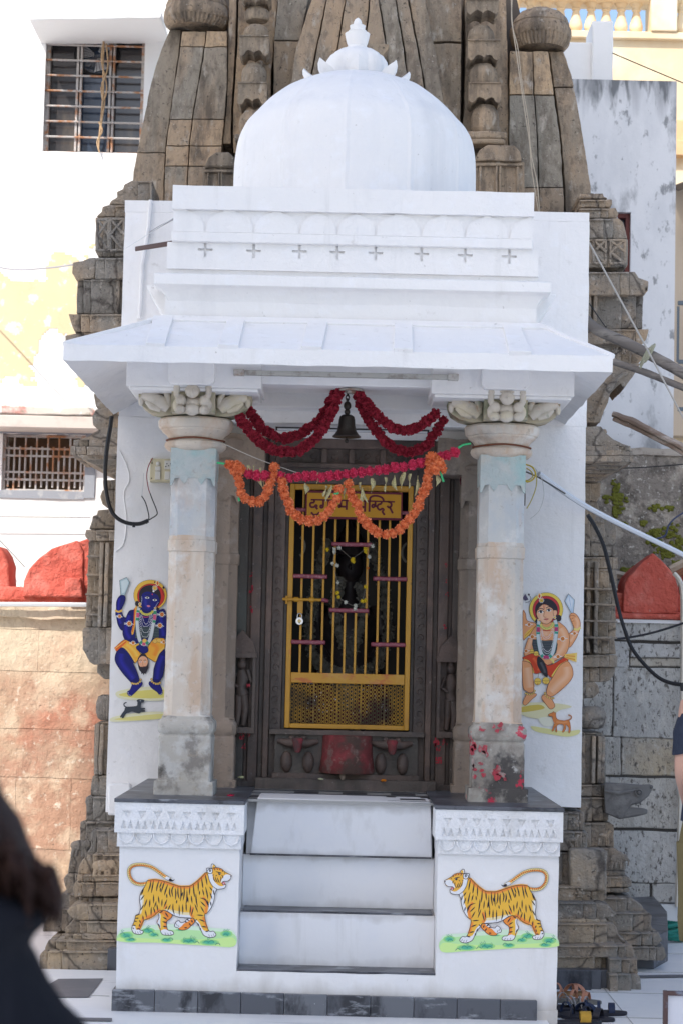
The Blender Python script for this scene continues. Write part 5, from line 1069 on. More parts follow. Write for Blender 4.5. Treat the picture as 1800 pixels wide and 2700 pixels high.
# overhang
b=MB()
q=[D(65,20,5.45),D(375,22,5.45),D(375,38,5.45),D(68,40,5.45)]
b.prism([Vector((p.x,5.45,p.z)) for p in (D(65,22,5.45),D(372,26,5.45),D(372,42,5.45),D(67,46,5.45))],(0,.6,.0)); b.build('window_hood',lw,LB,bevel=.01,rough=(.08,.006,7))
b=MB(); q0=D(0,950,5.75); b.box(-4,D(238,960,5.75).x,5.72,6.0,D(100,985,5.75).z,D(100,955,5.75).z); b.build('lintel_ledge',M('pale_pink_plaster',(.62,.55,.50),.85,[('noise',(.45,.38,.34),6,.55,.7,.5)]),LB,bevel=.01)
b=MB(); b.box(-4,D(238,960,5.75).x,5.715,6.0,D(100,954,5.75).z,D(100,935,5.75).z); b.build('red_splashed_ledge',M('red_splashed',(.6,.56,.5),.85,[('noise',(.50,.16,.13),6,.52,.60,.7),('noise',(.8,.8,.78),9,.55,.6,.8),('noise',(.3,.26,.2),13,.6,.66,.8)]),LB,bevel=.01,rough=(.05,.008,8))
gp_=M('grey_trim',(.30,.32,.36),.85,[('noise',(.5,.5,.5),8,.55,.65,.7)])
b=MB(); x0,x1,z0,z1=hl
b.box(x0-.1,x1+.12,5.985,6.05,z1,z1+.05); b.box(x1,x1+.075,5.984,6.05,z0-.05,z1-.001); b.box(x0-.1,x1-.001,5.986,6.05,z0-.06,z0); b.build('window_trim',gp_,LB,rough=(.06,.004,8))
glass=M('dim_glass',(.045,.042,.045),.15,[('noise',(.12,.10,.08),1.7,.5,.6,.8,(1.5,1,.6))],spec=.8); glassb=M('blue_glass',(.03,.045,.075),.12,[('noise',(.09,.11,.15),3,.5,.62,.8)],spec=.8)
# upper window
x0,x1,z0,z1=hu; W=thing('tmp','x','y'); bpy.data.objects.remove(W)
wf=MB(); wf.box(x0,x0+.03,6.06,6.12,z0,z1); wf.box(x1-.03,x1,6.06,6.12,z0,z1); wf.box(x0+.03,x1-.03,6.061,6.119,z1-.035,z1); wf.box(x0+.03,x1-.03,6.061,6.119,z0,z0+.02)
UW=wf.build('window',iron,LB,bevel=.004); Wd=x1-x0; Hh=z1-z0
for f in (.335,.665): b=MB(); b.box(x0+Wd*f-.022,x0+Wd*f-.003,6.05,6.10,z0+.02,z1-.035); b.box(x0+Wd*f+.006,x0+Wd*f+.024,6.052,6.10,z0+.02,z1-.035); b.build('mullion',iron,UW,bevel=.003)
for k in range(1,8): b=MB(); z=z1-Hh*k/8.05; b.tube([(x0+.0,6.035,z),(x1,6.035,z-.004)],.0085,8); b.build('bar',iron,UW)
for i,(fa,fb) in enumerate(((0,.335),(.335,.665),(.665,1))):
    b=MB(); b.box(x0+Wd*fa+.02,x0+Wd*fb-.02,6.13,6.14,z0,z1); b.build('pane',glassb if i==1 else glass,UW)
b=MB(); b.box(x0-.3,x1+.3,6.5,6.6,z0-.3,z1+.3); b.build('room_back',M('dim_room',(.06,.045,.035),.9),LB)
fan=thing('exhaust_fan','black round exhaust fan with pale blades in the top middle window pane','fan',((x0+x1)/2,6.1,z1-.14))
fx,fz=(x0+x1)/2+.0,z1-.17; b=MB(); b.tube([(fx+.165*math.cos(a),6.115,fz+.165*math.sin(a)) for a in [2*math.pi*i/32 for i in range(33)]],.017,8); b.build('fan_ring',M('fan_ring_grey',(.01,.01,.012),.6),fan)
b=MB()
for k in range(28): a=2*math.pi*k/28; b.tube([(fx+.03*math.cos(a),6.10,fz+.03*math.sin(a)),(fx+.165*math.cos(a),6.105,fz+.165*math.sin(a))],.002,4)
b.build('fan_guard',black,fan)
b=MB()
for k in range(3):
    a=.5+2.09*k; b.prism([(fx+.03*math.cos(a),6.118,fz+.03*math.sin(a)),(fx+.14*math.cos(a-.1),6.11,fz+.14*math.sin(a-.1)),(fx+.14*math.cos(a+.75),6.125,fz+.14*math.sin(a+.75)),(fx+.03*math.cos(a+.9),6.125,fz+.03*math.sin(a+.9))],(0,.003,0))
b.build('fan_blade',M('fan_grey',(.5,.5,.52),.4),fan)
rope=M('jute_rope',(.42,.28,.16),.9,[('noise',(.6,.45,.3),60,.5,.6,.7)])
rb=thing('rope_bundle','brown rope bundle hanging from the upper window bars','rope',D(238,200,5.98))
for pts in ([(240,92),(236,150),(240,200),(234,250),(230,300),(229,345)],[(243,100),(247,150),(242,180),(236,195),(240,230),(233,280),(226,320)],[(238,95),(233,140),(243,190),(245,215),(238,230),(232,200)],[(229,280),(235,300),(225,325),(231,350)]):
    b=MB(); b.tube(cr([D(a+random.uniform(-2,2),c,5.97+random.uniform(-.02,.02)) for a,c in pts],6),.0065,6); b.build('rope_strand',rope,rb)
# lower window
x0,x1,z0,z1=hl
LW_=MB(); LW_.box(x0,x1,6.051,6.099,z0,z0+.015);LW_.box(x0,x1,6.051,6.099,z1-.015,z1);LW_.box(x0,x0+.02,6.05,6.10,z0,z1); LW_.box(x1-.02,x1,6.05,6.10,z0,z1); LW=LW_.build('window',iron,LB)
for k in range(14): b=MB(); x=x0+.02+(x1-x0-.04)*(k+.5)/14; zt_=z1 if k%2 else z1-.09; b.tube([(x,6.06,z0+(0 if k%2 else .03)),(x,6.06,zt_)],.0085,8); b.build('bar',iron,LW)
for f in (.2,.33,.62,.75,.97): b=MB(); b.box(x0,x1,6.045,6.055,z0+(z1-z0)*f-.008,z0+(z1-z0)*f+.008); b.build('bar',iron,LW)
b=MB(); b.box(x0-.05,x1+.05,6.30,6.32,z0-.1,z1+.1); b.build('shutter',M('brown_shutter',(.16,.10,.06),.8,[('noise',(.5,.38,.25),2.2,.55,.6,.8)]),LW)
wire('wall_cable','thin dark cable sagging across the left white wall','cable',[P(-200,640,5.9),P(0,705,5.2),P(130,706,4.4),P(250,685,3.2),P(335,652,2.0),P(400,610,1.5),P(462,575,1.2)],.006,M('pale_cable',(.3,.3,.32),.5))
wire('wall_cable','thin straight wire under the lower left window','wire',[P(-100,1362,5.9),P(240,1364,5.9)],.004,M('grey_cable',(.25,.25,.25),.5))
wire('wall_cable','thin wire slanting down behind the red merlons','wire',[P(-100,1330,5.8),P(0,1425,5.6),P(66,1495,5.5)],.004,M('grey_cable2',(.15,.15,.15),.5))
brk=MB(); brk.tube([D(311,571,1.45),D(402,557,1.15)],.012,8); o=brk.build('rusty_rod',M('rusty_rod',(.09,.045,.035),.6),None,loc=D(311,571,1.45)); 
b=MB(); q0,q1=D(311,571,1.42),D(401,557,1.10); b.prism([q0+Vector((0,0,-.012)),q1+Vector((0,0,-.012)),q1+Vector((0,0,.014)),q0+Vector((0,0,.012))],(0,.02,0)); me=o.data; bpy.data.objects.remove(o); o=b.build('rusty_rod',M('rusty_rod',(.075,.04,.035),.6),None,loc=q0,bevel=.003); tag(o,'dark brown metal strip between the left wing wall and parapet','metal strip')
wire('thin_line','thin pale line from the parapet over the left wing wall','line',[D(402,498,1.12),D(330,545,1.4),D(290,570,1.5)],.0018,pvc)
# red merlons on the left wall
YL=4.2
LWALL=thing('left_boundary_wall','sunlit pink sandstone block wall topped with red merlons at left','wall',(-2.5,YL,0))
b=MB(); ztop=D(100,1392,YL).z
random.seed(11); z=0; row=0
zsj=[0,.33,.80,1.12,1.50,1.78,ztop]
for j in range(len(zsj)-1):
    x=-4.2+random.uniform(0,.3)
    while x<-1.15:
        w_=random.uniform(.35,.95); b.box(x+.0008,min(x+w_,-1.1)-.0008,YL+random.uniform(0,.003),YL+.5,zsj[j]+.0015,zsj[j+1]-.0015,random.random()); x+=w_
b.build('stone_block_face',pinkst,LWALL,rough=(.06,.006,7))
b=MB(); b.box(-4.3,-1.1,YL+.03,YL+.48,0,ztop-.01); b.build('mortar_core',pinkst,LWALL)
b=MB(); b.box(-4.3,D(200,1440,YL).x,YL-.05,YL+.5,D(100,1420,YL).z,ztop+.0); b.build('coping_course',pinkst,LWALL,rough=(.05,.015,5))
wire('white_pipe','white pipe lying along the top of the pink boundary wall','pipe',[D(-60,1388,YL-.1),D(60,1388,YL-.1),D(199,1389,YL-.1)],.016,pvc)
b=MB(); b.box(-4.3,D(206,1360,YL).x,YL-.0,YL+.4,D(100,1386,YL).z,D(100,1350,YL).z); b.build('merlon_base',red,LWALL,rough=(.06,.012,5),bevel=.02)
def merlon(pts,Y0,Y1,sc=1):
    b=MB(); b.dpoly(pts,Y0,Y1); return b.build('merlon',red,LWALL,rough=(.05,.010,6),bevel=.03,bseg=3,ang=60)
merlon([(54,1372),(56,1335),(66,1308),(88,1284),(120,1262),(150,1250),(178,1240),(192,1262),(194,1372)],YL-.04,YL+.3)
merlon([(150,1372),(150,1330),(158,1326),(186,1328),(190,1372)],YL-.12,YL-.04)
merlon([(178,1372),(178,1245),(200,1238),(225,1236),(240,1240),(240,1372)],YL-.02,YL+.35)
merlon([(-70,1368),(-60,1290),(-30,1250),(0,1254),(14,1275),(22,1300),(23,1340),(20,1368)],YL+.02,YL+.3)
# ================= right side =================
YR=5.2
RB=thing('right_white_building','white building with black water stains behind the temple at right','building',(3,YR,0))
b=MB(); xr=D(1549,600,YR).x; zt=D(1430,184,YR).z; hx=(D(1416,560,YR).x,D(1447,560,YR).x,D(1430,626,YR).z,D(1430,487,YR).z)
hole_wall(b,1.0,xr,0,zt,[hx],YR,YR+.25); rw=b.build('wall',stain,RB)
b=MB(); b.box(1.0,D(1405,100,5.6).x,5.6,5.9,zt-.2,D(1340,97,5.6).z); b.box(D(1357,80,5.6).x,D(1405,80,5.6).x,5.55,5.95,zt-.2,D(1380,52,5.6).z); b.build('upper_wall',lw,RB,rough=(.08,.006,6),bevel=.01)
b=MB(); b.box(hx[0],hx[1],YR+.12,YR+.14,hx[2],hx[3]); wn=b.build('window',glassb,RB)
b=MB(); b.box(hx[1]-.03,hx[1],YR+.05,YR+.12,hx[2],hx[3]); b.box(hx[0],hx[1]-.03,YR+.051,YR+.119,hx[3]-.03,hx[3]); b.build('frame',M('red_brown_wood',(.16,.05,.045),.6),wn)
YC=9.0
CB=thing('cream_building','sunlit cream building with a balustraded roof terrace at far right','building',(4.5,YC,0))
zb0=D(1450,93,YC).z; zc=D(1450,76,YC).z
b=MB(); b.box(1.5,8,YC,YC+.3,zb0-.75,zb0); b.box(1.5,8,YC+.02,YC+.3,0,zb0-1.1); b.build('wall',cream,CB)
b=MB(); b.box(1.5,8,YC-.08,YC+.3,zb0-1.1,zb0-.951); b.box(1.5,8,YC-.04,YC+.3,zb0-.95,zb0-.751); b.build('string_moulding',creamd,CB,bevel=.01)
b=MB(); b.box(1.5,8,YC-.06,YC+.3,zb0,zc); b.build('balustrade_base',cream,CB,bevel=.01)
zr_=D(1450,2,YC).z; b=MB(); b.box(1.5,8,YC-.05,YC+.28,zr_,zr_+.14); b.build('hand_rail',cream,CB,bevel=.02)
def baluster(x):
    b=MB(); h=zr_-zc; c=(x,YC+.1); Zb=zc
    b.lathe([(.062,Zb),(.062,Zb+.02),(.040,Zb+.035),(.055,Zb+h*.17),(.064,Zb+h*.24),(.062,Zb+h*.33),(.046,Zb+h*.52),(.034,Zb+h*.70),(.030,Zb+h*.76),(.042,Zb+h*.79),(.042,Zb+h*.82),(.032,Zb+h*.85),(.05,Zb+h*.94),(.062,Zb+h*.98),(.062,Zb+h)],c,20)
    return b.build('baluster',cream,CB,ang=50)
sp_=(P(1680,40,YC).x-P(1480,40,YC).x)/5
for k in range(-3,12):
    x=P(1480,40,YC).x+k*sp_
    if k in (6,7): continue
    baluster(x)
b=MB(); b.box(P(1712,40,YC).x,P(1781,40,YC).x,YC-.08,YC+.3,zc,zr_+.15); b.build('terrace_pier',cream,CB,bevel=.01)
b=MB(); x0=P(1774,470,YC-.5).x
for k in range(60):
    x=x0+k*.02; z=P(1790,478,8.2).z+.02*math.sin(k*.9); z2=P(1790,478,8.2).z+.02*math.sin((k+1)*.9)
    b.add([(x,7.9,z-.08),(x+.02,7.9,z2-.08),(x+.02,9,z2+.12),(x,9,z+.12)],[(0,1,2,3)])
b.build('corrugated_awning',M('rusty_tin',(.14,.12,.11),.7),CB,keep=True)
b=MB(); zt_=P(1790,490,8.9).z; b.box(x0-.2,8,8.85,9.0,P(1790,1150,8.9).z,zt_); b.build('shaded_verandah',tan,CB)  # flat tan sheet, coloured as the shade inside the verandah
railg=M('blue_grey_rail',(.10,.13,.16),.5)
b=MB()
for k in range(8): x=P(1786,870,8.5).x+k*.07; b.tube([(x,8.5,P(1790,955,8.5).z),(x,8.5,P(1790,808,8.5).z)],.012,6)
for y in (800,955,1080): b.box(P(1786,y,8.5).x,P(1786,y,8.5).x+1.5,8.48,8.52,P(1790,y+4,8.5).z,P(1790,y-6,8.5).z)
b.build('railing',railg,CB)
wire('thin_line','thin dark wire slanting across the cream wall','wire',[P(1613,140,5.5),P(1700,177,5.5),P(1850,240,5.5)],.004,black)
# mottled wall
YM=4.7
MW=thing('mottled_wall','dark weathered plaster wall with yellow-green moss behind the right merlon','wall',(3,YM,0))
zt=P(1680,1192,YM).z; b=MB(); b.box(1.0,5,YM,YM+.4,0,zt); b.build('wall_face',mottle,MW,rough=(.10,.01,5))
b=MB(); b.box(1.0,5,YM-.015,YM+.4,zt-.02,zt+.03); b.build('wall_coping',M('pale_coping',(.42,.38,.33),.9,[('noise',(.25,.22,.19),12,.5,.6,.8)]),MW,rough=(.05,.01,7))
moss=M('moss',(.19,.20,.035),.95,[('noise',(.10,.11,.02),40,.5,.6,.8)],[('noise',60,1,.02)])
b=MB(); random.seed(5)
for (mx,my,n_,sx,sy) in ((1620,1290,28,8,22),(1628,1315,40,14,14),(1624,1345,30,12,10),(1725,1340,18,20,8),(1765,1340,14,10,6),(1690,1378,10,12,8),(1725,1405,30,16,10),(1765,1405,40,22,18),(1760,1455,55,30,14),(1790,1430,30,14,14),(1720,1430,20,18,10),(1650,1500,14,14,6),(1600,1310,10,10,6),(1785,1490,20,14,10),(1640,1380,10,12,6)):
    for k in range(n_):
        q=P(mx+random.gauss(0,sx*.6),my+random.gauss(0,sy*.6),YM); r=random.uniform(.008,.02); b.ell((q.x,YM-.002,q.z),(r,.010,r*.8),4)
tag(b.build('moss',moss,MW),kind='stuff')
# grey block wall with red merlon
YB=3.8
GW=thing('grey_block_wall','grey and tan stone block wall with a pointed red merlon at right','wall',(2.5,YB,0))
def zp(zx,zy): return (1480+zx/3.36, 1450+zy/3.36)
blk=[(300,640,1300,805,.1),(300,812,598,1040,.0),(612,835,1300,955,.0),(605,962,1300,1035,.75),(180,1120,448,1645,.3),(456,1045,1058,1665,.1),(1064,1040,1700,1665,.3),(180,1655,520,1995,.75),(527,1665,1048,2000,.95),(1053,1665,1700,2000,.7)]
b=MB()
for x0,y0,x1,y1,t_ in blk:
    a,c=zp(x0,y0),zp(x1,y1); b.pb(a[0],c[0],a[1],c[1],YB+random.uniform(-.006,.01),YB+.4,t_)
zq=lambda zx,zy:(1400+zx/2.6125,1800+zy/2.6125)
for x0,y0,x1,y1,t_ in ((300,655,1010,1000,.6),(300,1020,1005,1375,.15),(500,1380,815,1515,.2),(830,1385,1005,1515,.2),(1014,655,1700,1000,.3),(1010,1020,1700,1375,.5),(1010,1385,1700,1515,.2)):
    a,c=zq(x0,y0),zq(x1,y1); b.pb(a[0],c[0],a[1],c[1],YB+random.uniform(-.006,.01),YB+.4,t_)
b.build('stone_block_face',greyst,GW,bevel=.008,rough=(.06,.007,7))
b=MB(); b.box(1.2,5,YB+.02,YB+.38,0,P(1700,1640,YB).z); b.build('mortar_core',M('dark_mortar',(.08,.075,.07),.95),GW)
b=MB(); b.box(1.2,5,YB-.04,YB+.02,0,P(1700,2382,YB).z); b.build('white_skirting',M('skirting_tile',(.55,.57,.58),.4),GW,bevel=.004)
b=MB(); b.box(1.2,5,YB-.03,YB+.4,P(1700,1643,YB).z,P(1700,1634,YB).z); b.build('white_line',M('white_line',(.75,.76,.78),.7),GW)
b=MB(); b.box(1.2,5,YB-.01,YB+.4,P(1700,1634,YB).z,P(1700,1612,YB).z); b.box(1.2,5,YB+.03,YB+.38,P(1700,1613,YB).z,P(1700,1565,YB).z); b.build('merlon_base',red,GW,rough=(.06,.008,6),bevel=.01)
b=MB(); b.tube([P(1560,1622,YB-.04),P(2100,1633,YB-.04)],.018,10); b.build('red_pipe',red,GW)
b=MB(); b.prism([P(*q,YB-.02) for q in ((1641,1618),(1643,1570),(1646,1538),(1653,1518),(1668,1503),(1695,1480),(1720,1459),(1742,1479),(1765,1504),(1782,1525),(1788,1552),(1788,1580),(1787,1618))],(0,.34,0)); b.build('merlon',red,GW,bevel=.012,bseg=3,rough=(.045,.009,7),ang=55)
b=MB(); b.prism([P(*q,YB) for q in ((1800,1618),(1802,1560),(1815,1520),(1850,1470),(1890,1520),(1900,1618))],(0,.34,0)); b.build('merlon',red,GW,bevel=.012,rough=(.045,.009,7),ang=55)
wire('white_drain','white pipe curving down beside the red merlon to the wall','pipe',[P(1776,1512,YB-.08),P(1790,1530,YB-.1),P(1797,1560,YB-.1),P(1799,1650,YB-.08),P(1797,1900,YB-.08),P(1790,2200,YB-.08),P(1784,2390,YB-.08)],.016,M('cream_pipe',(.6,.57,.5),.6))
for k,(p,lb) in enumerate((([(1570,1505),(1645,1520)],'pale log lying behind the merlon at its left'),([(1765,1503),(1800,1486),(1900,1440)],'pale log leaning behind the merlon at its right'),([(1778,1520),(1810,1500),(1900,1470)],'reddish log below the pale one right of merlon'))):
    wire('log',lb,'log',[P(*q,4.3) for q in p],.03,M('old_wood',((.5,.42,.32),(.5,.42,.32),(.32,.15,.09))[k],.9,[('noise',(.2,.15,.1),20,.5,.65,.7,(.3,1,1))]))
# bamboo poles, rafter, ropes and cables
bam=M('weathered_bamboo',(.17,.15,.135),.8,[('noise',(.30,.27,.24),5,.5,.65,.8,(.4,1,2)),('noise',(.07,.06,.055),9,.55,.66,.8,(.5,1,3))],[('noise',20,.5,.008,(.3,1,2))])
def pole(lb,pts,r,Y):
    b=MB(); q=cr([P(a,c,Y+d) for a,c,d in pts],10); b.tube(q,[r*(1+.07*math.exp(-(((i%14)-7)/1.0)**2)) for i in range(len(q))],14); o=b.build('bamboo_pole',bam,None,loc=q[0]); tag(o,lb,'pole','weathered poles beside the temple')
pole('thicker upper bamboo pole slanting across the right side',((1535,835,.0),(1570,868,0),(1640,900,-.05),(1720,940,-.1),(1800,985,-.15),(1950,1075,-.3)),.030,1.75)
pole('thinner lower bamboo pole under the thick one',((1560,930,0),(1620,955,0),(1700,982,-.05),(1800,1022,-.1),(1950,1080,-.2)),.019,1.70)
b=MB(); q=[P(1614,1092,3.2),P(1660,1108,3.15),P(1810,1185,2.9),P(1900,1232,2.8)]; b.tube(q,.022,8); b.tube([a+Vector((0,0,-.035)) for a in q],.012,6); o=b.build('wooden_rafter',M('split_wood',(.30,.22,.17),.85,[('noise',(.55,.48,.42),6,.5,.6,.8,(.4,1,2)),('noise',(.05,.04,.035),5,.58,.66,.9,(.4,1,2))]),None,loc=q[0],rough=(.03,.006,10)); tag(o,'weathered split rafter slanting down at the far right','rafter')
b=MB(); c_=P(1706,935,1.63)
for k in range(7): 
    a0=random.uniform(-.5,.5); b.tube([(c_.x+.015*(k-3)*.4+.02*math.cos(t),c_.y-.0+.036*math.sin(t),c_.z+.005*(k-3)+.042*math.cos(t+a0)) for t in [2*math.pi*i/16 for i in range(17)]],.006,6)
b.tube([c_,c_+Vector((-.03,-.04,-.05)),c_+Vector((-.045,-.03,-.08))],.006,6)
o=b.build('rope_knot',M('green_rope',(.33,.33,.24),.9),None,loc=c_); tag(o,'knot of pale green rope tied round the thick pole','rope knot')
wire('guy_rope','taut pale rope slanting down across the poles','rope',[P(1552,640,1.56),P(1700,912,1.5),P(1800,1102,1.45),P(1900,1285,1.4)],.005,M('pale_rope',(.42,.40,.37),.8))
wire('tower_wire','long pale wire hanging down the right tower face','wire',[D(1172,-20,2.5),D(1176,60,2.45),D(1183,110,2.4),D(1200,230,2.3),D(1215,330,2.3),D(1220,390,2.25),D(1236,490,2.2)],.003,M('tan_wire',(.42,.36,.28),.7))
wire('tower_wire','second pale wire twisting beside the long one','wire',[D(1176,-20,2.5),D(1174,50,2.45),D(1188,110,2.4),D(1196,180,2.35),D(1212,280,2.3),D(1218,350,2.25),D(1232,420,2.2),D(1238,490,2.2)],.003,M('tan_wire2',(.42,.36,.28),.7))
wire('black_hose_cable','thick black cable falling from wing wall to the right edge','cable',[P(1548,1358,1.7),P(1565,1385,1.72),P(1590,1440,1.7),P(1610,1520,1.68),P(1628,1600,1.66),P(1645,1660,1.62),P(1668,1715,1.6),P(1715,1770,1.55),P(1755,1797,1.5),P(1810,1806,1.45),P(1900,1800,1.4)],.011,black)
wire('black_cable','black cable crossing the grey wall below the merlon','cable',[P(1560,1688,3.0),P(1640,1683,3.3),P(1720,1668,3.4),P(1810,1640,3.5),P(1950,1595,3.6)],.008,black)
wire('blue_cable','thin blue cable looping over the mossy wall','cable',[P(1730,1420,4.5),P(1752,1412,4.5),P(1765,1380,4.5),P(1800,1352,4.5),P(1900,1300,4.5)],.006,M('blue_cable',(.06,.08,.16),.5))
wire('thin_cable','thin wire stretched across the mossy wall top','cable',[P(1560,1235,4.5),P(1700,1232,4.5),P(1900,1215,4.5)],.004,black)
wire('thin_cable','thin dark wire tying the thick pole to the eave','wire',[P(1552,1005-205,1.6),P(1590,855,1.65),P(1598,862,1.65)],.003,black)
wire('cable_tie','small black tie where the cable meets the right edge','tie',[P(1795,1800,1.43),P(1797,1822,1.43)],.009,black)
# hose
hs=M('green_hose',(.015,.17,.13),.4); hc=P(1735,2455,2.95); b=MB()
for k in range(6):
    rx=.20-.012*k; zz=.03+.022*(k%4); ox=random.uniform(-.02,.02)
    pts=[(hc.x+ox+rx*math.cos(a),2.95+.16*math.sin(a)+ox,zz+.012*math.sin(a*2+k)) for a in [2*math.pi*i/150 for i in range(151)]]
    b.tube(pts,[.0135*(1+.10*math.cos(i*2.1)) for i in range(151)],8)
o=b.build('garden_hose',hs,None,loc=(hc.x,2.95,0)); tag(o,'coiled green ribbed hose on the floor by grey wall','hose')
# board
bo=thing('board','white panel with dark rusty frame standing at bottom right corner','board',(1.45,-.9,0))
q0=P(1757,2622,-.9); b=MB(); b.box(q0.x,q0.x+.5,-.9,-.885,.05,q0.z-.0); b.build('panel',M('panel_white',(.66,.66,.70),.5,[('noise',(.4,.35,.3),25,.7,.76,.5)]),bo)
fr=M('rust_frame',(.10,.06,.055),.6,[('noise',(.25,.3,.38),9,.5,.6,.6)])
b=MB(); b.box(q0.x-.014,q0.x+.003,-.912,-.88,0,q0.z+.014); b.box(q0.x+.003,q0.x+.52,-.911,-.881,q0.z-.003,q0.z+.013); b.build('frame',fr,bo,bevel=.002)
# sandals
def sandal(name,lb,x,y,rz,sole,strap,kind,tilt=0):
    T=thing(name,lb,'sandal',(0,0,0),'footwear left beside the shrine'); 
    out=[]; L=.25
    for i in range(24):
        a=2*math.pi*i/24; u=math.cos(a); v=math.sin(a); wd=.043*(1+.16*u) ; out.append((u*L/2, v*wd+.006*u))
    b=MB(); b.loft([[(p[0]*s,p[1]*s,z) for p in out] for s,z in ((.97,.0),(1,.004),(1,.013),(.98,.016))]); b.build('sole',sole,T)
    def st(x0,h,w_,x1=None):
        b=MB(); x1=x0 if x1 is None else x1; n=10; rs=[]
        for i in range(n+1):
            t=math.pi*i/n; cx=x0+(x1-x0)*i/n; yy=.045*math.cos(t); zz=.018+h*math.sin(t)
            rs.append([(cx-w_/2,yy,zz),(cx+w_/2,yy,zz),(cx+w_/2,yy*.93,zz-.003),(cx-w_/2,yy*.93,zz-.003)])
        b.loft(rs); b.build('strap',strap,T,ang=60)
    if kind=='cross': st(.02,.04,.022,.075); st(.075,.04,.022,.02); st(-.06,.05,.012)
    elif kind=='loop': st(.05,.05,.008); st(-.04,.06,.006,-.09); st(.0,.05,.006,.04)
    elif kind=='one': st(.055,.04,.05,.035)
    else: st(.055,.038,.028,.045); st(-.0,.045,.014,-.02); st(-.07,.05,.008)
    T.location=(x,y,0); T.rotation_euler=(0,tilt,rz); WL[T.name]=Vector((x,y,0)); return T
lb_=lambda n,c,l=None:M(n,c,.5,[('noise',tuple(a*.5 for a in c),40,.5,.7,.5)])
bk=lb_('dark_sole',(.02,.02,.03)); tn=lb_('tan_leather',(.45,.20,.12)); bs_=lb_('brown_sole',(.25,.13,.05)); nv=lb_('navy_strap',(.02,.03,.07)); yl=lb_('yellow_strap',(.45,.26,.03)); gy=lb_('grey_sole',(.16,.15,.13)); gs=lb_('grey_strap',(.30,.28,.27))
def sp2(a,d): q=P(1440+a/4.3556,2540+d/4.3556,.2); g=gp((1440+a/4.3556)/1.148,(2540+d/4.3556)/1.148); return g
for nm,lb,a,d,rz,so_,st_,k,ti in (('sandal','tan leather sandal with crossed straps, rearmost of the pile',230,375,.5,bs_,tn,'cross',0),('sandal','grey soled sandal behind the thin looped straps',330,455,-.25,gy,tn,'two',0),
    ('sandal','flat grey sandal with thin looped straps in the pile middle',170,545,.45,bk,gs,'loop',0),('sandal','second thin strapped sandal touching the grey soled one',330,535,-.35,bk,gs,'loop',0),
    ('sandal','navy strapped black sandal reaching furthest right',620,590,.02,bk,nv,'two',0),('sandal','navy strapped black sandal left of the furthest right one',350,600,.5,bk,nv,'cross',0),
    ('sandal','black sandal with a shiny sole below the navy ones',470,650,-.3,bk,bk,'two',0),('sandal','yellow strapped dark sandal at the front of the pile',330,700,.15,bk,yl,'one',0)):
    g=sp2(a,d); sandal(nm,lb,g[0],g[1],rz,so_,st_,k,ti)
# ================= people =================
def skin(name,verts,edges,radii,mat,parent,sub=2,root=0,loc=None):
    me=bpy.data.meshes.new(name); me.from_pydata([Vector(v)-(WL[parent.name] if parent else Vector((0,0,0))) for v in verts],edges,[]); me.materials.append(mat)
    o=bpy.data.objects.new(name,me); COL.objects.link(o); o.parent=parent
    sm=o.modifiers.new('skin','SKIN'); sm.use_smooth_shade=True
    sv=me.skin_vertices[0].data
    for i,r in enumerate(radii): sv[i].radius=(r,r) if not isinstance(r,tuple) else r
    for i in range(len(verts)): sv[i].use_root=(i==root)
    ss=o.modifiers.new('sub','SUBSURF'); ss.levels=ss.render_levels=sub
    WL[o.name]=WL[parent.name] if parent else Vector((0,0,0)); return o
skinm=M('skin',(.55,.32,.24),.55,[('noise',(.48,.24,.18),8,.5,.7,.5)],spec=.4)
def hand(verts,edges,radii,w,d,side,palm=.075):
    """adds palm and five fingers after wrist index w; d unit direction, side unit vector across the palm"""
    V_=Vector(verts[w]); d=Vector(d); sd_=Vector(side); 
    verts.append(V_+d*.045); radii.append(.030); edges.append((w,len(verts)-1)); p=len(verts)-1
    nrm=d.cross(sd_)
    for k,(o_,l) in enumerate(((-.028,.062),(-.010,.075),(.010,.07),(.027,.055))):
        prev=p
        for j,f in enumerate((.04,.04+l*.5,.04+l)):
            verts.append(V_+d*(.045+f)+sd_*o_*1.05+nrm*(.012*j*j*.5)); radii.append(.0095-.001*j); edges.append((prev,len(verts)-1)); prev=len(verts)-1
    prev=p
    for j,(a,c) in enumerate(((.015,-.035),(.045,-.05),(.07,-.052))):
        verts.append(V_+d*(.03+a)+sd_*c+nrm*.01*j); radii.append(.0105-.001*j); edges.append((prev,len(verts)-1)); prev=len(verts)-1
# --- man at the right edge, seen from behind/side in navy t-shirt and khaki shorts
MX,MY=1.655,-.55
MN=thing('person','man in navy t-shirt and khaki shorts cut by the right frame edge','person',(MX,MY,0))
v=[(MX,MY,.98),(MX,MY,1.12),(MX,MY-.01,1.30),(MX,MY,1.46),(MX,MY+.01,1.56),(MX,MY+.02,1.64),(MX,MY+.02,1.74)]
e=[(i,i+1) for i in range(6)]; r_=[(.17,.13),(.15,.12),(.17,.125),(.13,.1),.058,(.085,.1),(.08,.09)]
for s in (-1,1):
    n0=len(v); v+=[(MX+s*.10,MY,.90),(MX+s*.10,MY+.01,.52),(MX+s*.105,MY+.02,.10),(MX+s*.11,MY+.09,.05),(MX+s*.115,MY+.20,.03)]; r_+=[.095,.06,.04,.035,.03]; e+=[(0,n0),(n0,n0+1),(n0+1,n0+2),(n0+2,n0+3),(n0+3,n0+4)]
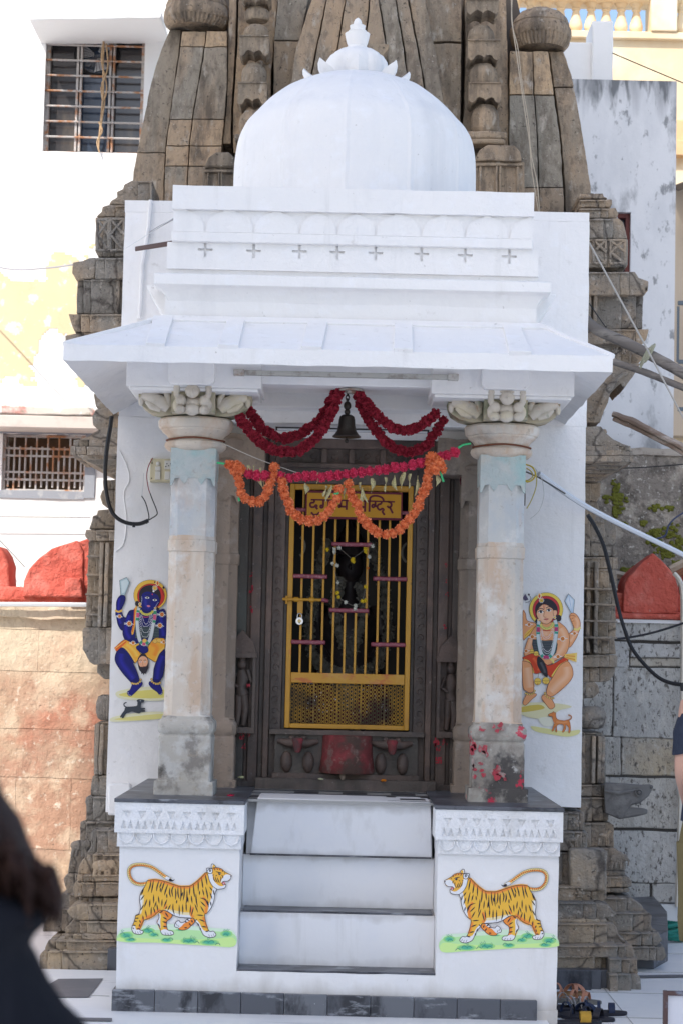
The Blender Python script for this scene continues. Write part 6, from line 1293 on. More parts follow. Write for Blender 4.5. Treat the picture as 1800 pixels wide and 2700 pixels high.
for s in (-1,1):
    n0=len(v); 
    if s<0: pts=[(MX-.17,MY,1.44),(MX-.198,MY-.01,1.17),(MX-.14,MY+.17,1.02)]
    else: pts=[(MX+.19,MY,1.44),(MX+.25,MY+.0,1.17),(MX+.24,MY+.10,.93)]
    v+=pts; r_+=[.062,.043,.03]; e+=[(3,n0),(n0,n0+1),(n0+1,n0+2)]; dd=(Vector(pts[2])-Vector(pts[1])).normalized(); hand(v,e,r_,n0+2,dd,(0,0,1) if s<0 else (0,1,0))
skin('body',v,e,r_,skinm,MN)
navy=M('navy_cotton',(.025,.032,.055),.9,[('noise',(.04,.05,.075),12,.5,.7,.6)],[('noise',9,.5,.02)]); khaki=M('khaki_cotton',(.16,.13,.06),.9,[('noise',(.21,.17,.08),9,.5,.7,.6)],[('noise',9,.5,.02)])
b=MB(); b.loft([[(MX+a*math.cos(2*math.pi*i/28),MY+c*math.sin(2*math.pi*i/28),z) for i in range(28)] for a,c,z in ((.205,.15,.97),(.195,.145,1.05),(.19,.14,1.2),(.20,.145,1.35),(.19,.13,1.46),(.11,.10,1.53),(.075,.075,1.56))])
for s,el in ((-1,(-.232,1.20)),(1,(.245,1.22))):
    b.loft([[(MX+s*x+r*math.cos(2*math.pi*i/16)*.9,MY+r*math.sin(2*math.pi*i/16)-.002,z+r*.25*s*math.cos(2*math.pi*i/16)*-1) for i in range(16)] for x,z,r in ((.10,1.47,.07),(.145,1.44,.078),(.172,1.36,.074),(.182,1.262,.068))])
b.build('t_shirt',navy,MN,rough=(.05,.006,9),ang=80)
b=MB(); b.loft([[(MX+a*math.cos(2*math.pi*i/24),MY+c*math.sin(2*math.pi*i/24),z) for i in range(24)] for a,c,z in ((.185,.135,1.02),(.205,.15,.92),(.218,.155,.82))])
for s in (-1,1): b.loft([[(MX+s*.102+a*math.cos(2*math.pi*i/20),MY+.0+a*math.sin(2*math.pi*i/20),z) for i in range(20)] for a,z in ((.118,.88),(.113,.7),(.110,.56),(.106,.47))])
b.build('shorts',khaki,MN,rough=(.05,.005,9),ang=80)
hairm=M('dark_hair',(.026,.014,.012),.5,[('noise',(.065,.032,.024),60,.5,.65,.7,(1,1,.1))],[('noise',90,.6,.01,(1,1,.08))],spec=.12)
b=MB(); b.ell((MX,MY+.01,1.70),(.095,.108,.11),12); b.build('hair',hairm,MN)
b=MB(); b.ell((MX,MY+.128,1.655),(.012,.018,.02),6); b.ell((MX-.03,MY+.115,1.68),.011,6); b.ell((MX+.03,MY+.115,1.68),.011,6); b.ell((MX,MY+.118,1.615),(.024,.01,.006),6); b.ell((MX-.09,MY+.02,1.66),(.01,.018,.03),6); b.ell((MX+.09,MY+.02,1.66),(.01,.018,.03),6); b.build('face',skinm,MN)
for s in (-1,1): b=MB(); b.ell((MX+s*.11,MY+.10,.045),(.05,.14,.045),10); b.build('shoe',black,MN,rough=(.03,.003,10))
# --- woman in the near left corner, out of focus
WX,WY=-.505,-7.15
WN=thing('person','dark haired woman in black jacket, blurred in the bottom left foreground','person',(WX,WY,0))
v=[(WX,WY,.85),(WX,WY,1.0),(WX,WY,1.18),(WX,WY,1.32),(WX-.01,WY+.01,1.41),(WX-.02,WY+.03,1.49),(WX-.02,WY+.03,1.58)]
e=[(i,i+1) for i in range(6)]; r_=[(.15,.12),(.12,.1),(.14,.11),(.12,.09),.048,(.075,.09),(.07,.085)]
for s in (-1,1):
    n0=len(v); v+=[(WX+s*.085,WY,.80),(WX+s*.09,WY,.45),(WX+s*.09,WY-.01,.08),(WX+s*.1,WY+.07,.04),(WX+s*.1,WY+.16,.03)]; r_+=[.085,.055,.038,.032,.028]; e+=[(0,n0),(n0,n0+1),(n0+1,n0+2),(n0+2,n0+3),(n0+3,n0+4)]
for s in (-1,1):
    n0=len(v); pts=[(WX+s*.16,WY,1.30),(WX+s*.20,WY-.01,1.05),(WX+s*.17,WY+.16,.95)]; v+=pts; r_+=[.05,.038,.026]; e+=[(3,n0),(n0,n0+1),(n0+1,n0+2)]; dd=(Vector(pts[2])-Vector(pts[1])).normalized(); hand(v,e,r_,n0+2,dd,(0,0,1))
skin('body',v,e,r_,skinm,WN)
jk=M('black_jacket',(.012,.013,.018),.8,[('noise',(.026,.027,.036),9,.5,.7,.6)],[('noise',9,.5,.02)],spec=.06)
def Q(x,y,dy=0): return D(x,y,WY+dy)
# hair outline measured at the woman's own distance, given thickness as a round mass
def mass(name,mat,rows,par,dy=0,n=20,dep=.09,rg=None):
    b=MB(); rs=[]
    for (xl,xr,y) in rows:
        a=Q(xl,y,dy); c=Q(xr,y,dy); cx=(a.x+c.x)/2; rx=(c.x-a.x)/2; rs.append([(cx+rx*math.cos(2*math.pi*i/n),WY+dy+dep*math.sin(2*math.pi*i/n)*min(1,rx/.08),(a.z+c.z)/2) for i in range(n)])
    b.loft(rs); return b.build(name,mat,par,rough=rg,ang=80)
mass('hair',hairm,[(-190,-110,1620),(-230,-70,1660),(-245,-25,1700),(-250,-2,1770),(-240,20,1830),(-200,46,1885),(-150,68,1935),(-110,92,1970),(-80,110,2003),(-55,120,2026),(-40,92,2045),(-20,72,2075),(0,52,2120)],WN,rg=(.02,.006,22))
b=MB()
for k in range(60):
    t=random.random(); x=-60+180*t+random.uniform(-18,18); y0=1900+110*t; pts=[Q(x,y0,random.uniform(-.07,.03)),Q(x+20+10*random.random(),y0+60,random.uniform(-.07,.03)),Q(x+22+random.uniform(-10,22),y0+110+random.uniform(0,60)*(1 if x<80 else .2),random.uniform(-.06,.02))]; b.tube(cr(pts,4),[.006,.006,.0055,.005,.0045,.004,.003,.002,.001],5)
b.build('loose_hair',hairm,WN)
mass('jacket',jk,[(-260,50,2045),(-300,78,2060),(-330,96,2095),(-345,80,2140),(-350,64,2170),(-380,80,2200),(-400,112,2250),(-420,156,2310),(-440,200,2350),(-450,232,2420),(-455,250,2520),(-450,235,2800),(-440,215,3300),(-445,225,3600)],WN,dep=.13,rg=(.03,.005,14))
mass('collar',jk,[(-240,60,2040),(-260,112,2060),(-262,122,2092),(-250,112,2116),(-200,80,2142)],WN,dep=.12,dy=.01,rg=(.02,.004,14))
mass('trousers',M('dark_trousers',(.02,.022,.03),.9),[(-420,180,3550),(-440,200,3800),(-380,150,4400),(-330,120,5100)],WN,dep=.11)
b=MB(); b.ell((WX-.02,WY+.125,1.50),(.01,.016,.018),6); b.ell((WX-.05,WY+.11,1.525),.01,6); b.ell((WX+.01,WY+.11,1.525),.01,6); b.ell((WX-.02,WY+.115,1.46),(.02,.01,.005),6); b.build('face',skinm,WN)
# ================= wall paintings =================
paintm=M('mural_paint',(1,1,1),.6,[('noise',(.70,.71,.74),38,.70,.78,.35)],[('noise',40,.15,.002)],attr=True)
class Paint:
    def __init__(s,ox,oy,k,Y,flip=None,dy=0): s.b=MB(); s.c=[]; s.o=(ox,oy); s.k=k; s.Y=Y; s.n=0; s.flip=flip; s.dy=dy
    def w(s,x,y,o=None):
        if s.flip: x=s.flip-x; y+=s.dy
        p=P(s.o[0]+x/s.k,s.o[1]+y/s.k,s.Y); p.y=s.Y-.000014*s.n; return p
    def poly(s,pts,col,smooth=4):
        q=cr([(a,c,0) for a,c in pts],smooth,True) if smooth else [Vector((a,c,0)) for a,c in pts]
        v=[s.w(a.x,a.y) for a in q]; ar=sum(v[i].x*v[(i+1)%len(v)].z-v[(i+1)%len(v)].x*v[i].z for i in range(len(v)))
        if ar<0: v=v[::-1]
        s.b.add(v,[tuple(range(len(v)))]); s.c.append((*col,1)); s.n+=1
    def line(s,pts,wd,col,taper=False,smooth=4):
        q=cr([(a,c,0) for a,c in pts],smooth) if smooth and len(pts)>2 else [Vector((a,c,0)) for a,c in pts]
        if taper and len(q)==2: q=[q[0],q[0].lerp(q[1],.33),q[0].lerp(q[1],.66),q[1]]
        L=[];R_=[]; m=len(q)-1
        for i,p in enumerate(q):
            t=(q[min(i+1,m)]-q[max(i-1,0)]).normalized(); nn=Vector((-t.y,t.x,0)); w_=wd*(.12+.88*math.sin(math.pi*(i+.0)/m)) if taper else wd
            L.append(s.w(*(p+nn*w_).xy)); R_.append(s.w(*(p-nn*w_).xy))
        for i in range(m):
            f=[L[i],L[i+1],R_[i+1],R_[i]]
            ar=sum(f[j].x*f[(j+1)%4].z-f[(j+1)%4].x*f[j].z for j in range(4))
            s.b.add(f if ar>0 else f[::-1],[(0,1,2,3)]); s.c.append((*col,1))
        s.n+=1
    def out(s,pts,wd,col): s.line(pts+[pts[0]],wd,col)
    def ell(s,x,y,rx,ry,col,n=20): s.poly([(x+rx*math.cos(2*math.pi*i/n),y+ry*math.sin(2*math.pi*i/n)) for i in range(n)],col,0)
    def soft(s,pts,wd,c0,c1,k=4):
        for i in range(k): t=(i+1)/k; s.line(pts,wd*(1-i/k),tuple(a+(b_-a)*t for a,b_ in zip(c0,c1)))
    def dots(s,pts,r,col,step):
        q=cr([(a,c,0) for a,c in pts],10); acc=0
        for i in range(1,len(q)):
            acc+=(q[i]-q[i-1]).length
            if acc>=step: s.ell(q[i].x,q[i].y,r,r,col,6); s.n-=1; acc=0
        s.n+=1
    def build(s,name,par,label):
        o=s.b.build(name,paintm,par,flat=True,cols=s.c,keep=True); o['label']=label; return o
YEL=(.86,.50,.06); ORG=(.86,.28,.05); RDO=(.72,.13,.03); BLK=(.03,.025,.035); WHT=(.80,.80,.82)
def tiger(p,green):
    gr1=(.50,.80,.38); gr2=(.62,.86,.32); gr3=(.10,.48,.30); gr4=(.36,.72,.24)
    wc=(.76,.78,.80)
    p.poly([(40,990),(200,955),(450,925),(700,915),(1000,940),(1250,965),(1500,1000),(1503,1205),(1200,1195),(900,1180),(500,1155),(32,1140)],(.68,.84,.64))
    p.poly([(40,1030),(300,1000),(700,985),(1100,1000),(1500,1040),(1503,1203),(1200,1193),(900,1178),(500,1153),(32,1138)],gr1)
    p.poly([(34,1085),(300,1095),(600,1110),(900,1120),(1300,1100),(1500,1090),(1503,1203),(1200,1193),(900,1178),(500,1153),(32,1138)],gr2)
    for (x,y,rx,ry) in ((120,1060,80,40),(170,1115,70,25),(400,1000,75,35),(470,1050,60,30),(640,1120,70,28),(930,1130,100,35),(1190,1150,110,34),(1410,1040,70,38),(820,990,60,12)):
        for k,c in ((1.15,gr4),(.9,(.22,.60,.28)),(.6,gr3)): p.ell(x,y,rx*k,ry*k,c,16)
    for (x,y) in ((70,1035),(130,1075),(190,1105),(380,985),(440,1020),(500,1055),(620,1110),(690,1100),(890,1140),(960,1135),(1030,1150),(1150,1140),(1220,1135),(1300,1170),(1400,1050)):
        p.line([(x-35,y+12),(x-10,y-8),(x+15,y-4),(x+30,y+18)],4,(.03,.22,.18))
    for (x,y,h) in ((860,1130,45),(950,1120,60),(990,1120,45),(400,970,40),(380,980,30),(1380,1010,30),(1420,1010,35),(60,1020,35),(1170,1120,35)):
        p.line([(x,y),(x-4,y-h*.6),(x+10,y-h)],2.5,(.03,.25,.2)); p.line([(x+8,y),(x+14,y-h*.5),(x+30,y-h*.7)],2.5,(.03,.25,.2))
    fh=[(530,760),(540,830),(515,880),(520,910),(550,960),(560,1010),(590,1050),(650,1058),(690,1058),(725,1045),(725,1020),(700,1000),(660,995),(640,950),(640,880),(690,840),(710,795),(640,750),(580,735)]
    ff=[(985,838),(940,840),(900,850),(870,885),(820,895),(800,870),(765,880),(740,920),(745,950),(790,965),(800,985),(850,992),(910,975),(960,930),(1000,885)]
    p.poly(fh,ORG); p.poly([(530,770),(600,800),(620,850),(600,920),(610,985),(560,1000),(520,910),(545,830)],YEL); p.poly([(535,770),(560,800),(555,880),(560,960),(545,960),(518,905),(540,830)],WHT); p.poly([(560,1005),(610,980),(660,995),(700,1000),(725,1020),(725,1045),(690,1058),(590,1052)],WHT); p.out(fh,4,BLK)
    p.poly(ff,ORG); p.poly([(870,885),(820,895),(800,870),(765,880),(740,920),(745,950),(790,965),(830,940)],WHT); p.poly([(900,850),(940,842),(930,870),(860,905),(850,895)],WHT); p.out(ff,4,BLK)
    tl=[(390,385),(310,398),(240,388),(190,350),(158,290),(152,220),(185,168),(240,148),(310,145),(380,155),(450,182),(520,227),(590,280),(640,315),(690,340)]
    p.line(tl,24,BLK); p.line(tl,20,(.85,.68,.28)); p.line([(a+(5 if 200<a<660 else (8 if a<=200 else 0)),c+(8 if c<170 else (-8 if c>330 and a<400 else 0))) for a,c in tl],10,ORG)
    q=cr([(a,c,0) for a,c in tl],3)
    for i in range(2,len(q)-6,1):
        t=(q[i+1]-q[i-1]).normalized(); nn=Vector((-t.y,t.x,0)); a=q[i]+nn*18; c=q[i]-nn*15+t*8; p.line([(a.x,a.y),(c.x,c.y)],4,BLK,True); p.n-=1
    p.n+=1
    p.poly([(630,300),(680,315),(690,350),(655,345),(620,325)],WHT); p.poly([(665,335),(690,325),(715,345),(742,335),(725,355),(700,363),(675,358)],BLK)
    body=[(385,355),(430,345),(480,340),(560,350),(640,372),(720,400),(800,425),(870,428),(940,422),(1000,385),(1060,335),(1110,285),(1150,245),(1200,240),(1240,330),(1290,400),(1285,460),(1262,520),(1250,600),(1220,690),(1170,760),(1130,790),(1135,850),(1150,920),(1175,985),(1200,1010),(1240,1005),(1265,1030),(1275,1055),(1250,1080),(1200,1088),(1150,1075),(1110,1050),(1085,1000),(1050,930),(1010,880),(985,838),(940,835),(860,830),(780,820),(710,790),(650,750),(600,735),(560,740),(520,760),(480,800),(430,830),(380,850),(340,870),(310,930),(290,985),(330,1000),(335,1020),(310,1042),(260,1045),(215,1030),(190,990),(190,950),(215,890),(230,840),(240,800),(280,780),(300,700),(290,620),(295,540),(320,480),(360,420)]
    p.poly(body,(.86,.49,.06),3)
    WY=(.84,.70,.40)
    p.poly([(600,735),(650,720),(760,740),(860,760),(940,770),(985,838),(940,833),(860,828),(780,818),(710,788),(650,750)],WY,3); p.poly([(620,742),(660,735),(760,775),(860,795),(945,800),(980,835),(860,828),(780,818),(710,788),(650,750)],WHT,3)
    p.poly([(297,545),(330,530),(345,600),(330,700),(310,780),(285,782),(300,700),(290,620)],WY,3); p.poly([(297,545),(318,545),(325,620),(312,700),(300,770),(285,780),(300,700),(290,620)],WHT,3)
    p.poly([(1285,460),(1262,520),(1250,600),(1220,690),(1170,760),(1135,785),(1165,700),(1205,600),(1225,500),(1240,430)],WHT,3)
    for pts,w_ in (([(400,362),(480,352),(560,362),(640,384),(720,412),(800,437),(870,440),(940,434),(1005,397),(1065,347),(1115,297),(1150,262)],26),([(600,715),(640,660)],14),([(560,730),(520,745),(470,785),(420,815),(370,835)],30),([(340,820),(320,880),(295,940),(270,985)],24),([(975,690),(955,780),(985,825)],22),([(1110,560),(1150,640),(1150,720),(1130,780)],24),([(1110,820),(1130,900),(1155,970)],20)):
        p.soft(pts,w_,YEL,(.86,.25,.05),3)
    p.poly([(215,1030),(190,990),(192,950),(225,935),(245,985),(290,985),(330,1000),(335,1020),(310,1042),(260,1045)],WHT,3)
    p.poly([(1085,1000),(1060,950),(1010,880),(1010,850),(1060,900),(1110,990),(1180,1005),(1240,1005),(1265,1030),(1275,1055),(1250,1080),(1200,1088),(1150,1075),(1110,1050)],WHT,3)
    S=[[(435,350),(425,420),(395,505)],[(470,345),(455,430),(440,515)],[(540,352),(515,430),(508,490)],[(575,370),(545,450)],[(612,370),(592,420),(565,510)],[(655,395),(625,480),(608,545)],[(680,440),(675,510),(692,570)],[(730,415),(705,480),(720,565)],[(750,450),(757,520),(750,600)],[(785,430),(785,520),(802,590)],[(820,430),(825,520),(815,620)],[(865,430),(865,520),(850,610)],[(900,470),(900,590),(885,660)],[(940,425),(930,540)],[(955,540),(968,650)],[(985,395),(990,500),(1002,570)],[(1045,350),(1047,490)],[(1015,520),(1020,600),(1037,700)],[(1088,310),(1100,400),(1108,450)],[(1135,270),(1150,340),(1160,410)],[(1100,460),(1122,550)],[(1140,430),(1160,520),(1172,590)],[(1190,430),(1232,490)],[(1195,500),(1227,595)],[(1242,470),(1252,540)],[(345,450),(305,545)],[(352,535),(298,610)],[(345,660),(300,735)],[(470,530),(470,650)],[(505,620),(480,700)],[(385,590),(348,700)],[(422,590),(417,700)],[(440,690),(437,810)],[(530,550),(542,650)],[(580,590),(575,690)],[(645,590),(600,700)],[(510,650),(527,750)],[(465,690),(492,780)],[(360,730),(382,830)],[(330,800),(337,870)],[(295,780),(240,805)],[(232,840),(280,835)],[(285,860),(305,900)],[(222,875),(255,882)],[(292,910),(285,950)],[(200,930),(240,930)],[(250,975),(290,975)],[(195,960),(220,975)],
     [(720,650),(720,720),(738,795)],[(800,660),(802,810)],[(845,655),(847,790)],[(890,640),(892,750)],[(690,660),(648,745)],[(645,680),(620,725)],[(1070,575),(1140,600),(1168,670)],[(1075,620),(1145,690)],[(1075,680),(1125,770)],[(1000,650),(1042,765)],[(950,660),(938,790)],[(985,700),(955,810)],[(1025,795),(1115,803)],[(1055,850),(1137,885)],[(1005,870),(1030,850)],[(1038,900),(1062,950)],[(1085,940),(1155,955)],[(1075,960),(1072,995)],[(1135,1012),(1188,1000)],[(590,745),(540,770)],[(615,760),(662,825)],[(588,820),(645,855)],[(583,880),(642,898)],[(528,910),(552,955)],[(588,940),(642,952)],[(895,850),(935,872)],[(865,880),(905,892)],[(925,900),(952,935)],[(958,860),(975,895)],[(865,962),(905,960)],[(1165,600),(1180,700)],[(1200,620),(1215,680)],[(560,440),(555,500)],[(640,520),(640,580)],[(770,600),(765,650)],[(845,500),(835,560)],[(910,560),(915,640)],[(1065,480),(1060,540)]]
    for st in S: p.line(st,8.5,BLK,True); p.n-=1
    p.n+=1
    p.out(body,4,BLK)
    for (x,y) in ((240,1020),(270,1022),(300,1018),(625,1035),(660,1040),(695,1035),(1190,1060),(1225,1065),(1250,1050),(765,915),(790,935)): p.line([(x-8,y-12),(x,y+10),(x+6,y+14)],2.5,BLK)
    head=[(1150,250),(1180,205),(1230,190),(1280,183),(1340,198),(1385,235),(1430,260),(1472,285),(1468,312),(1450,345),(1420,360),(1370,362),(1352,385),(1370,405),(1400,398),(1397,435),(1370,455),(1310,462),(1285,460),(1230,420),(1190,350),(1172,280)]
    p.poly(head,(.86,.46,.06),3); p.poly([(1175,265),(1225,262),(1240,340),(1290,400),(1345,425),(1398,405),(1395,440),(1370,455),(1290,462),(1230,420),(1188,350)],WHT,3)
    p.poly([(1400,272),(1470,287),(1466,318),(1420,358),(1370,362),(1340,380),(1350,330)],WHT,3); p.soft([(1240,200),(1300,198),(1360,225)],16,YEL,ORG,3)
    for e in ([(1150,195),(1190,190),(1228,205),(1225,250),(1190,262),(1160,235)],[(1212,190),(1218,140),(1250,145),(1272,185)]): p.poly(e,WHT,2); p.out(e,4,BLK)
    p.ell(1198,222,15,20,(.2,.2,.22)); p.poly([(1228,185),(1235,150),(1255,155),(1262,183)],YEL,2)
    p.ell(1320,262,16,18,BLK); p.ell(1326,258,4,4,WHT)
    for st in ([(1270,235),(1310,245),(1350,255)],[(1240,290),(1250,340),(1275,370)],[(1262,300),(1280,350),(1300,380)],[(1290,310),(1305,350),(1320,385)],[(1335,300),(1340,330),(1325,370)],[(1345,280),(1365,300),(1360,325)],[(1285,190),(1300,215)],[(1320,195),(1330,220)],[(1355,215),(1365,240)],[(1250,195),(1265,220)],[(1230,285),(1250,275)],[(1270,290),(1290,280)],[(1380,245),(1390,262)]): p.line(st,6,BLK,True)
    p.poly([(1355,375),(1380,368),(1395,385),(1385,410),(1360,405)],(.6,.2,.22),2); p.ell(1372,395,9,8,(.85,.6,.6))
    p.out(head,3.5,BLK); p.ell(1466,295,9,8,(.15,.12,.14))
TM=Paint(310,2250,4.9,-.0015); TM.w0=0
pl_front=0
for (pp,ox,oy,fl,dy,lb) in ((1,310,2250,None,0,'painted tiger walking right on green grass, left pedestal'),(2,1150,2260,1572,20,'painted tiger walking left on green grass, right pedestal')):
    p=Paint(ox,oy,4.9,-.0042,fl,dy); tiger(p,0); p.build('tiger_mural',SH,lb)
# --- blue seated guardian, left wing wall
BLU=(.010,.012,.14); BL2=(.02,.02,.30); GLD=(.80,.50,.08); SKN=(.80,.36,.16); SK2=(.86,.50,.30); RED=(.62,.04,.03); GRW=(.62,.66,.68)
def ornament(p,x,y,r,c=RED):
    for a in range(10): p.ell(x+r*.95*math.cos(a*.628),y+r*.95*math.sin(a*.628),r*.2,r*.2,WHT,6); p.n-=1
    p.n+=1; p.ell(x,y,r*.8,r*.8,GLD,12); p.ell(x,y,r*.62,r*.62,c,10); p.ell(x,y,r*.3,r*.3,GLD,8); p.ell(x,y,r*.15,r*.15,BLK,6)
p=Paint(280,1480,5.345,1.5435)
p.poly([(140,1850),(300,1800),(560,1770),(830,1780),(830,1950),(500,1960),(200,1930)],(.76,.74,.50)); p.poly([(180,1880),(420,1830),(830,1810),(830,1920),(400,1925)],(.74,.66,.18))
p.poly([(90,2200),(400,2140),(790,2120),(820,2210),(500,2240),(100,2262)],(.76,.74,.50)); p.poly([(110,2225),(450,2180),(800,2150),(810,2210),(400,2245)],(.74,.68,.25))
p.ell(625,478,236,218,BLK,40); p.ell(625,478,233,215,(.82,.50,.07),40); p.ell(635,490,196,178,BLK,36); p.ell(635,490,192,174,(.60,.04,.03),36)
p.poly([(465,500),(475,420),(530,360),(620,335),(710,360),(765,430),(775,530),(740,620),(700,640),(520,640),(480,600)],BLK)
p.ell(440,597,30,40,BLK); p.ell(725,680,26,34,BLK)
arm1=[(285,800),(250,780),(225,720),(215,690),(255,600),(275,530),(265,490),(220,475),(175,510),(148,580),(145,680),(135,740),(150,800),(165,880),(200,950),(240,975),(265,900)]
p.poly([(192,270),(293,225),(337,298),(265,480),(210,475)],(.42,.56,.60),0); p.poly([(215,285),(290,250),(320,300),(262,440),(225,450)],(.62,.72,.74),0); p.line([(192,270),(293,225),(337,298),(265,480),(210,475),(192,270)],2.5,BLK,smooth=0)
p.poly(arm1,BLU,3); p.soft([(190,520),(180,620),(175,760),(210,880)],22,BLU,BL2,3); p.out(arm1,3,BLK)
tor=[(470,650),(400,680),(330,700),(285,790),(250,880),(240,960),(240,1040),(280,1120),(360,1170),(440,1180),(830,1120),(840,700),(740,690),(690,660)]
p.poly(tor,BLU,3); p.soft([(330,760),(290,880),(290,1000),(340,1090)],34,BLU,BL2,4); p.soft([(770,760),(790,900),(810,1050)],30,BLU,BL2,3); p.out(tor,3,BLK)
p.poly([(410,925),(745,920),(750,1085),(410,1085)],(.035,.05,.06),0)
for yy in range(940,1085,22): p.line([(415,yy),(745,yy-3)],3,(.10,.14,.15))
p.poly([(412,645),(440,650),(420,850),(385,1030),(358,1000),(395,830)],(.85,.45,.06),2); p.line([(405,660),(395,850),(372,1000)],7,(.7,.12,.03))
ski=[(130,1215),(250,1110),(330,1130),(430,1180),(480,1290),(540,1300),(600,1190),(680,1090),(760,1080),(830,1100),(830,1220),(770,1290),(712,1415),(640,1390),(560,1340),(500,1340),(440,1405),(400,1425),(300,1270),(215,1215),(160,1280)]
p.poly(ski,(.86,.42,.05),2); p.soft([(290,1170),(400,1260),(440,1340)],30,(.86,.42,.05),(.88,.55,.10),3); p.soft([(640,1150),(720,1220),(680,1330)],40,(.86,.42,.05),(.86,.30,.04),3); p.line([(225,1200),(310,1260),(405,1415)],9,(.80,.55,.15)); p.line([(830,1215),(760,1270),(700,1400)],9,(.80,.55,.15)); p.out(ski,3,BLK)
p.poly([(115,1220),(255,1110),(300,1130),(155,1275)],(.75,.14,.03),0); p.line([(130,1230),(275,1120)],6,(.85,.5,.1),smooth=0)
for cx_ in ((690,1125),(750,1115),(545,1120)): p.ell(cx_[0],cx_[1],34,32,BLK); p.ell(cx_[0],cx_[1],31,29,(.80,.52,.12))
lg=[(215,1215),(150,1280),(127,1370),(150,1450),(240,1580),(320,1670),(370,1720),(410,1730),(470,1680),(440,1560),(385,1440),(400,1425),(330,1310),(260,1230)]
p.poly(lg,BLU,3); p.soft([(220,1300),(220,1420),(320,1560),(390,1660)],50,BLU,BL2,5); p.out(lg,3.5,BLK)
lg=[(830,1240),(760,1300),(715,1400),(680,1500),(668,1600),(665,1680),(700,1705),(750,1700),(790,1640),(808,1600),(840,1400)]
p.poly(lg,BLU,3); p.soft([(800,1330),(750,1450),(730,1580),(720,1660)],40,BLU,BL2,4); p.out(lg,3.5,BLK)
for ft in ([(400,1720),(500,1700),(512,1740),(460,1800),(400,1860),(350,1900),(310,1880),(302,1840),(340,1810),(370,1740)],[(620,1690),(605,1730),(650,1790),(720,1840),(755,1880),(790,1870),(798,1830),(760,1740),(700,1720)]): p.poly(ft,(.014,.014,.20),3); p.out(ft,3,BLK)
for x,y in ((315,1870),(330,1885),(347,1890),(312,1850),(795,1840),(788,1860),(775,1872),(760,1878)): p.ell(x,y,6,5,WHT,6)
for x,y in ((490,1668),(478,1700),(452,1720),(425,1728),(395,1725),(368,1720),(642,1662),(650,1695),(675,1715),(705,1728),(735,1728),(762,1712)): p.ell(x,y,17,17,BLK,10); p.ell(x,y,14,14,(.80,.52,.15),10)
hn=[(430,1190),(480,1180),(560,1190),(595,1230),(590,1275),(530,1300),(470,1270),(430,1230)]; 
p.poly([(520,1285),(450,1370),(450,1450),(470,1530),(495,1560),(505,1590),(520,1575),(530,1605),(545,1575),(560,1585),(600,1500),(600,1400),(570,1330)],BLK,2)
p.poly([(462,1380),(480,1355),(520,1335),(570,1355),(590,1400),(588,1440),(560,1490),(520,1500),(480,1480),(458,1430)],(.80,.42,.25),3); p.ell(490,1418,15,7,WHT,10); p.ell(550,1418,15,7,WHT,10); p.ell(490,1418,6,6,BLK,8); p.ell(550,1418,6,6,BLK,8); p.line([(470,1398),(490,1390),(508,1400)],3,BLK); p.line([(532,1400),(552,1390),(570,1400)],3,BLK); p.line([(520,1420),(515,1455),(528,1458)],2.5,(.5,.2,.1)); p.line([(502,1480),(520,1476),(540,1480)],4,(.6,.12,.1)); p.poly([(470,1490),(520,1488),(575,1480),(560,1540),(520,1560),(485,1530)],BLK,2)
p.poly(hn,(.012,.013,.17),3); p.out(hn,3,BLK)
p.line([(130,690),(180,712),(228,690)],13,GLD); p.line([(400,1240),(420,1190),(465,1165)],12,GLD)
face=[(498,500),(520,450),(600,425),(720,470),(755,540),(740,600),(690,655),(640,700),(580,705),(520,670),(498,600)]
p.poly(face,(.014,.016,.19),3); p.soft([(560,480),(560,600),(610,660)],30,(.014,.016,.19),(.025,.03,.30),3); p.out(face,2.5,BLK)
for ex,ey,r in ((583,512,32),(690,545,30)): p.ell(ex,ey,r,15,WHT,12); p.ell(ex,ey,12,13,BLK,10); p.line([(ex-34,ey-6),(ex,ey-20),(ex+34,ey-2)],4,BLK); p.line([(ex-38,ey-36),(ex,ey-52),(ex+38,ey-36)],3,BLK)
p.poly([(575,628),(600,618),(628,632),(602,646)],(.75,.22,.28),2); p.line([(640,520),(620,580),(640,595)],3,BLK); p.ell(655,465,8,10,(.6,.05,.03))
for e in ((480,602,22),(695,660,17)): p.ell(e[0],e[1],e[2],e[2],WHT,10); p.ell(e[0],e[1],e[2]*.8,e[2]*.8,GLD,10); p.ell(e[0],e[1],e[2]*.3,e[2]*.3,BLK,6)
p.dots([(505,490),(508,540),(500,590)],4,WHT,11); p.dots([(742,570),(715,610),(700,640)],4,WHT,11)
ga=[(465,655),(445,760),(440,860),(455,1020),(480,1120),(530,1172),(585,1150),(630,1080),(665,900),(690,780),(690,680)]
p.line(ga,24,(.3,.33,.35)); p.line(ga,21,GRW)
for a,c in (([(458,690),(452,720)],(.05,.30,.16)),([(450,725),(447,790)],(.62,.10,.22)),([(445,795),(442,835)],(.05,.30,.16)),([(692,700),(690,745)],(.05,.30,.16)),([(690,750),(685,825)],(.62,.10,.22)),([(682,830),(678,865)],(.05,.30,.16)),([(485,1130),(510,1160)],(.05,.30,.16)),([(512,1165),(560,1168)],(.62,.10,.22)),([(565,1165),(598,1135)],(.05,.30,.16))): p.line(a,21,c,smooth=0)
for st in ([(500,740),(540,860),(570,885),(600,850),(625,740)],[(490,740),(520,900),(565,915),(610,890),(640,740)],[(480,740),(510,960),(560,1005),(610,960),(650,740)],[(478,760),(500,1020),(550,1065),(600,1030),(660,760)],[(474,780),(480,1000),(495,1100)],[(655,790),(620,1000),(600,1100)]): p.dots(st,5,WHT,12)
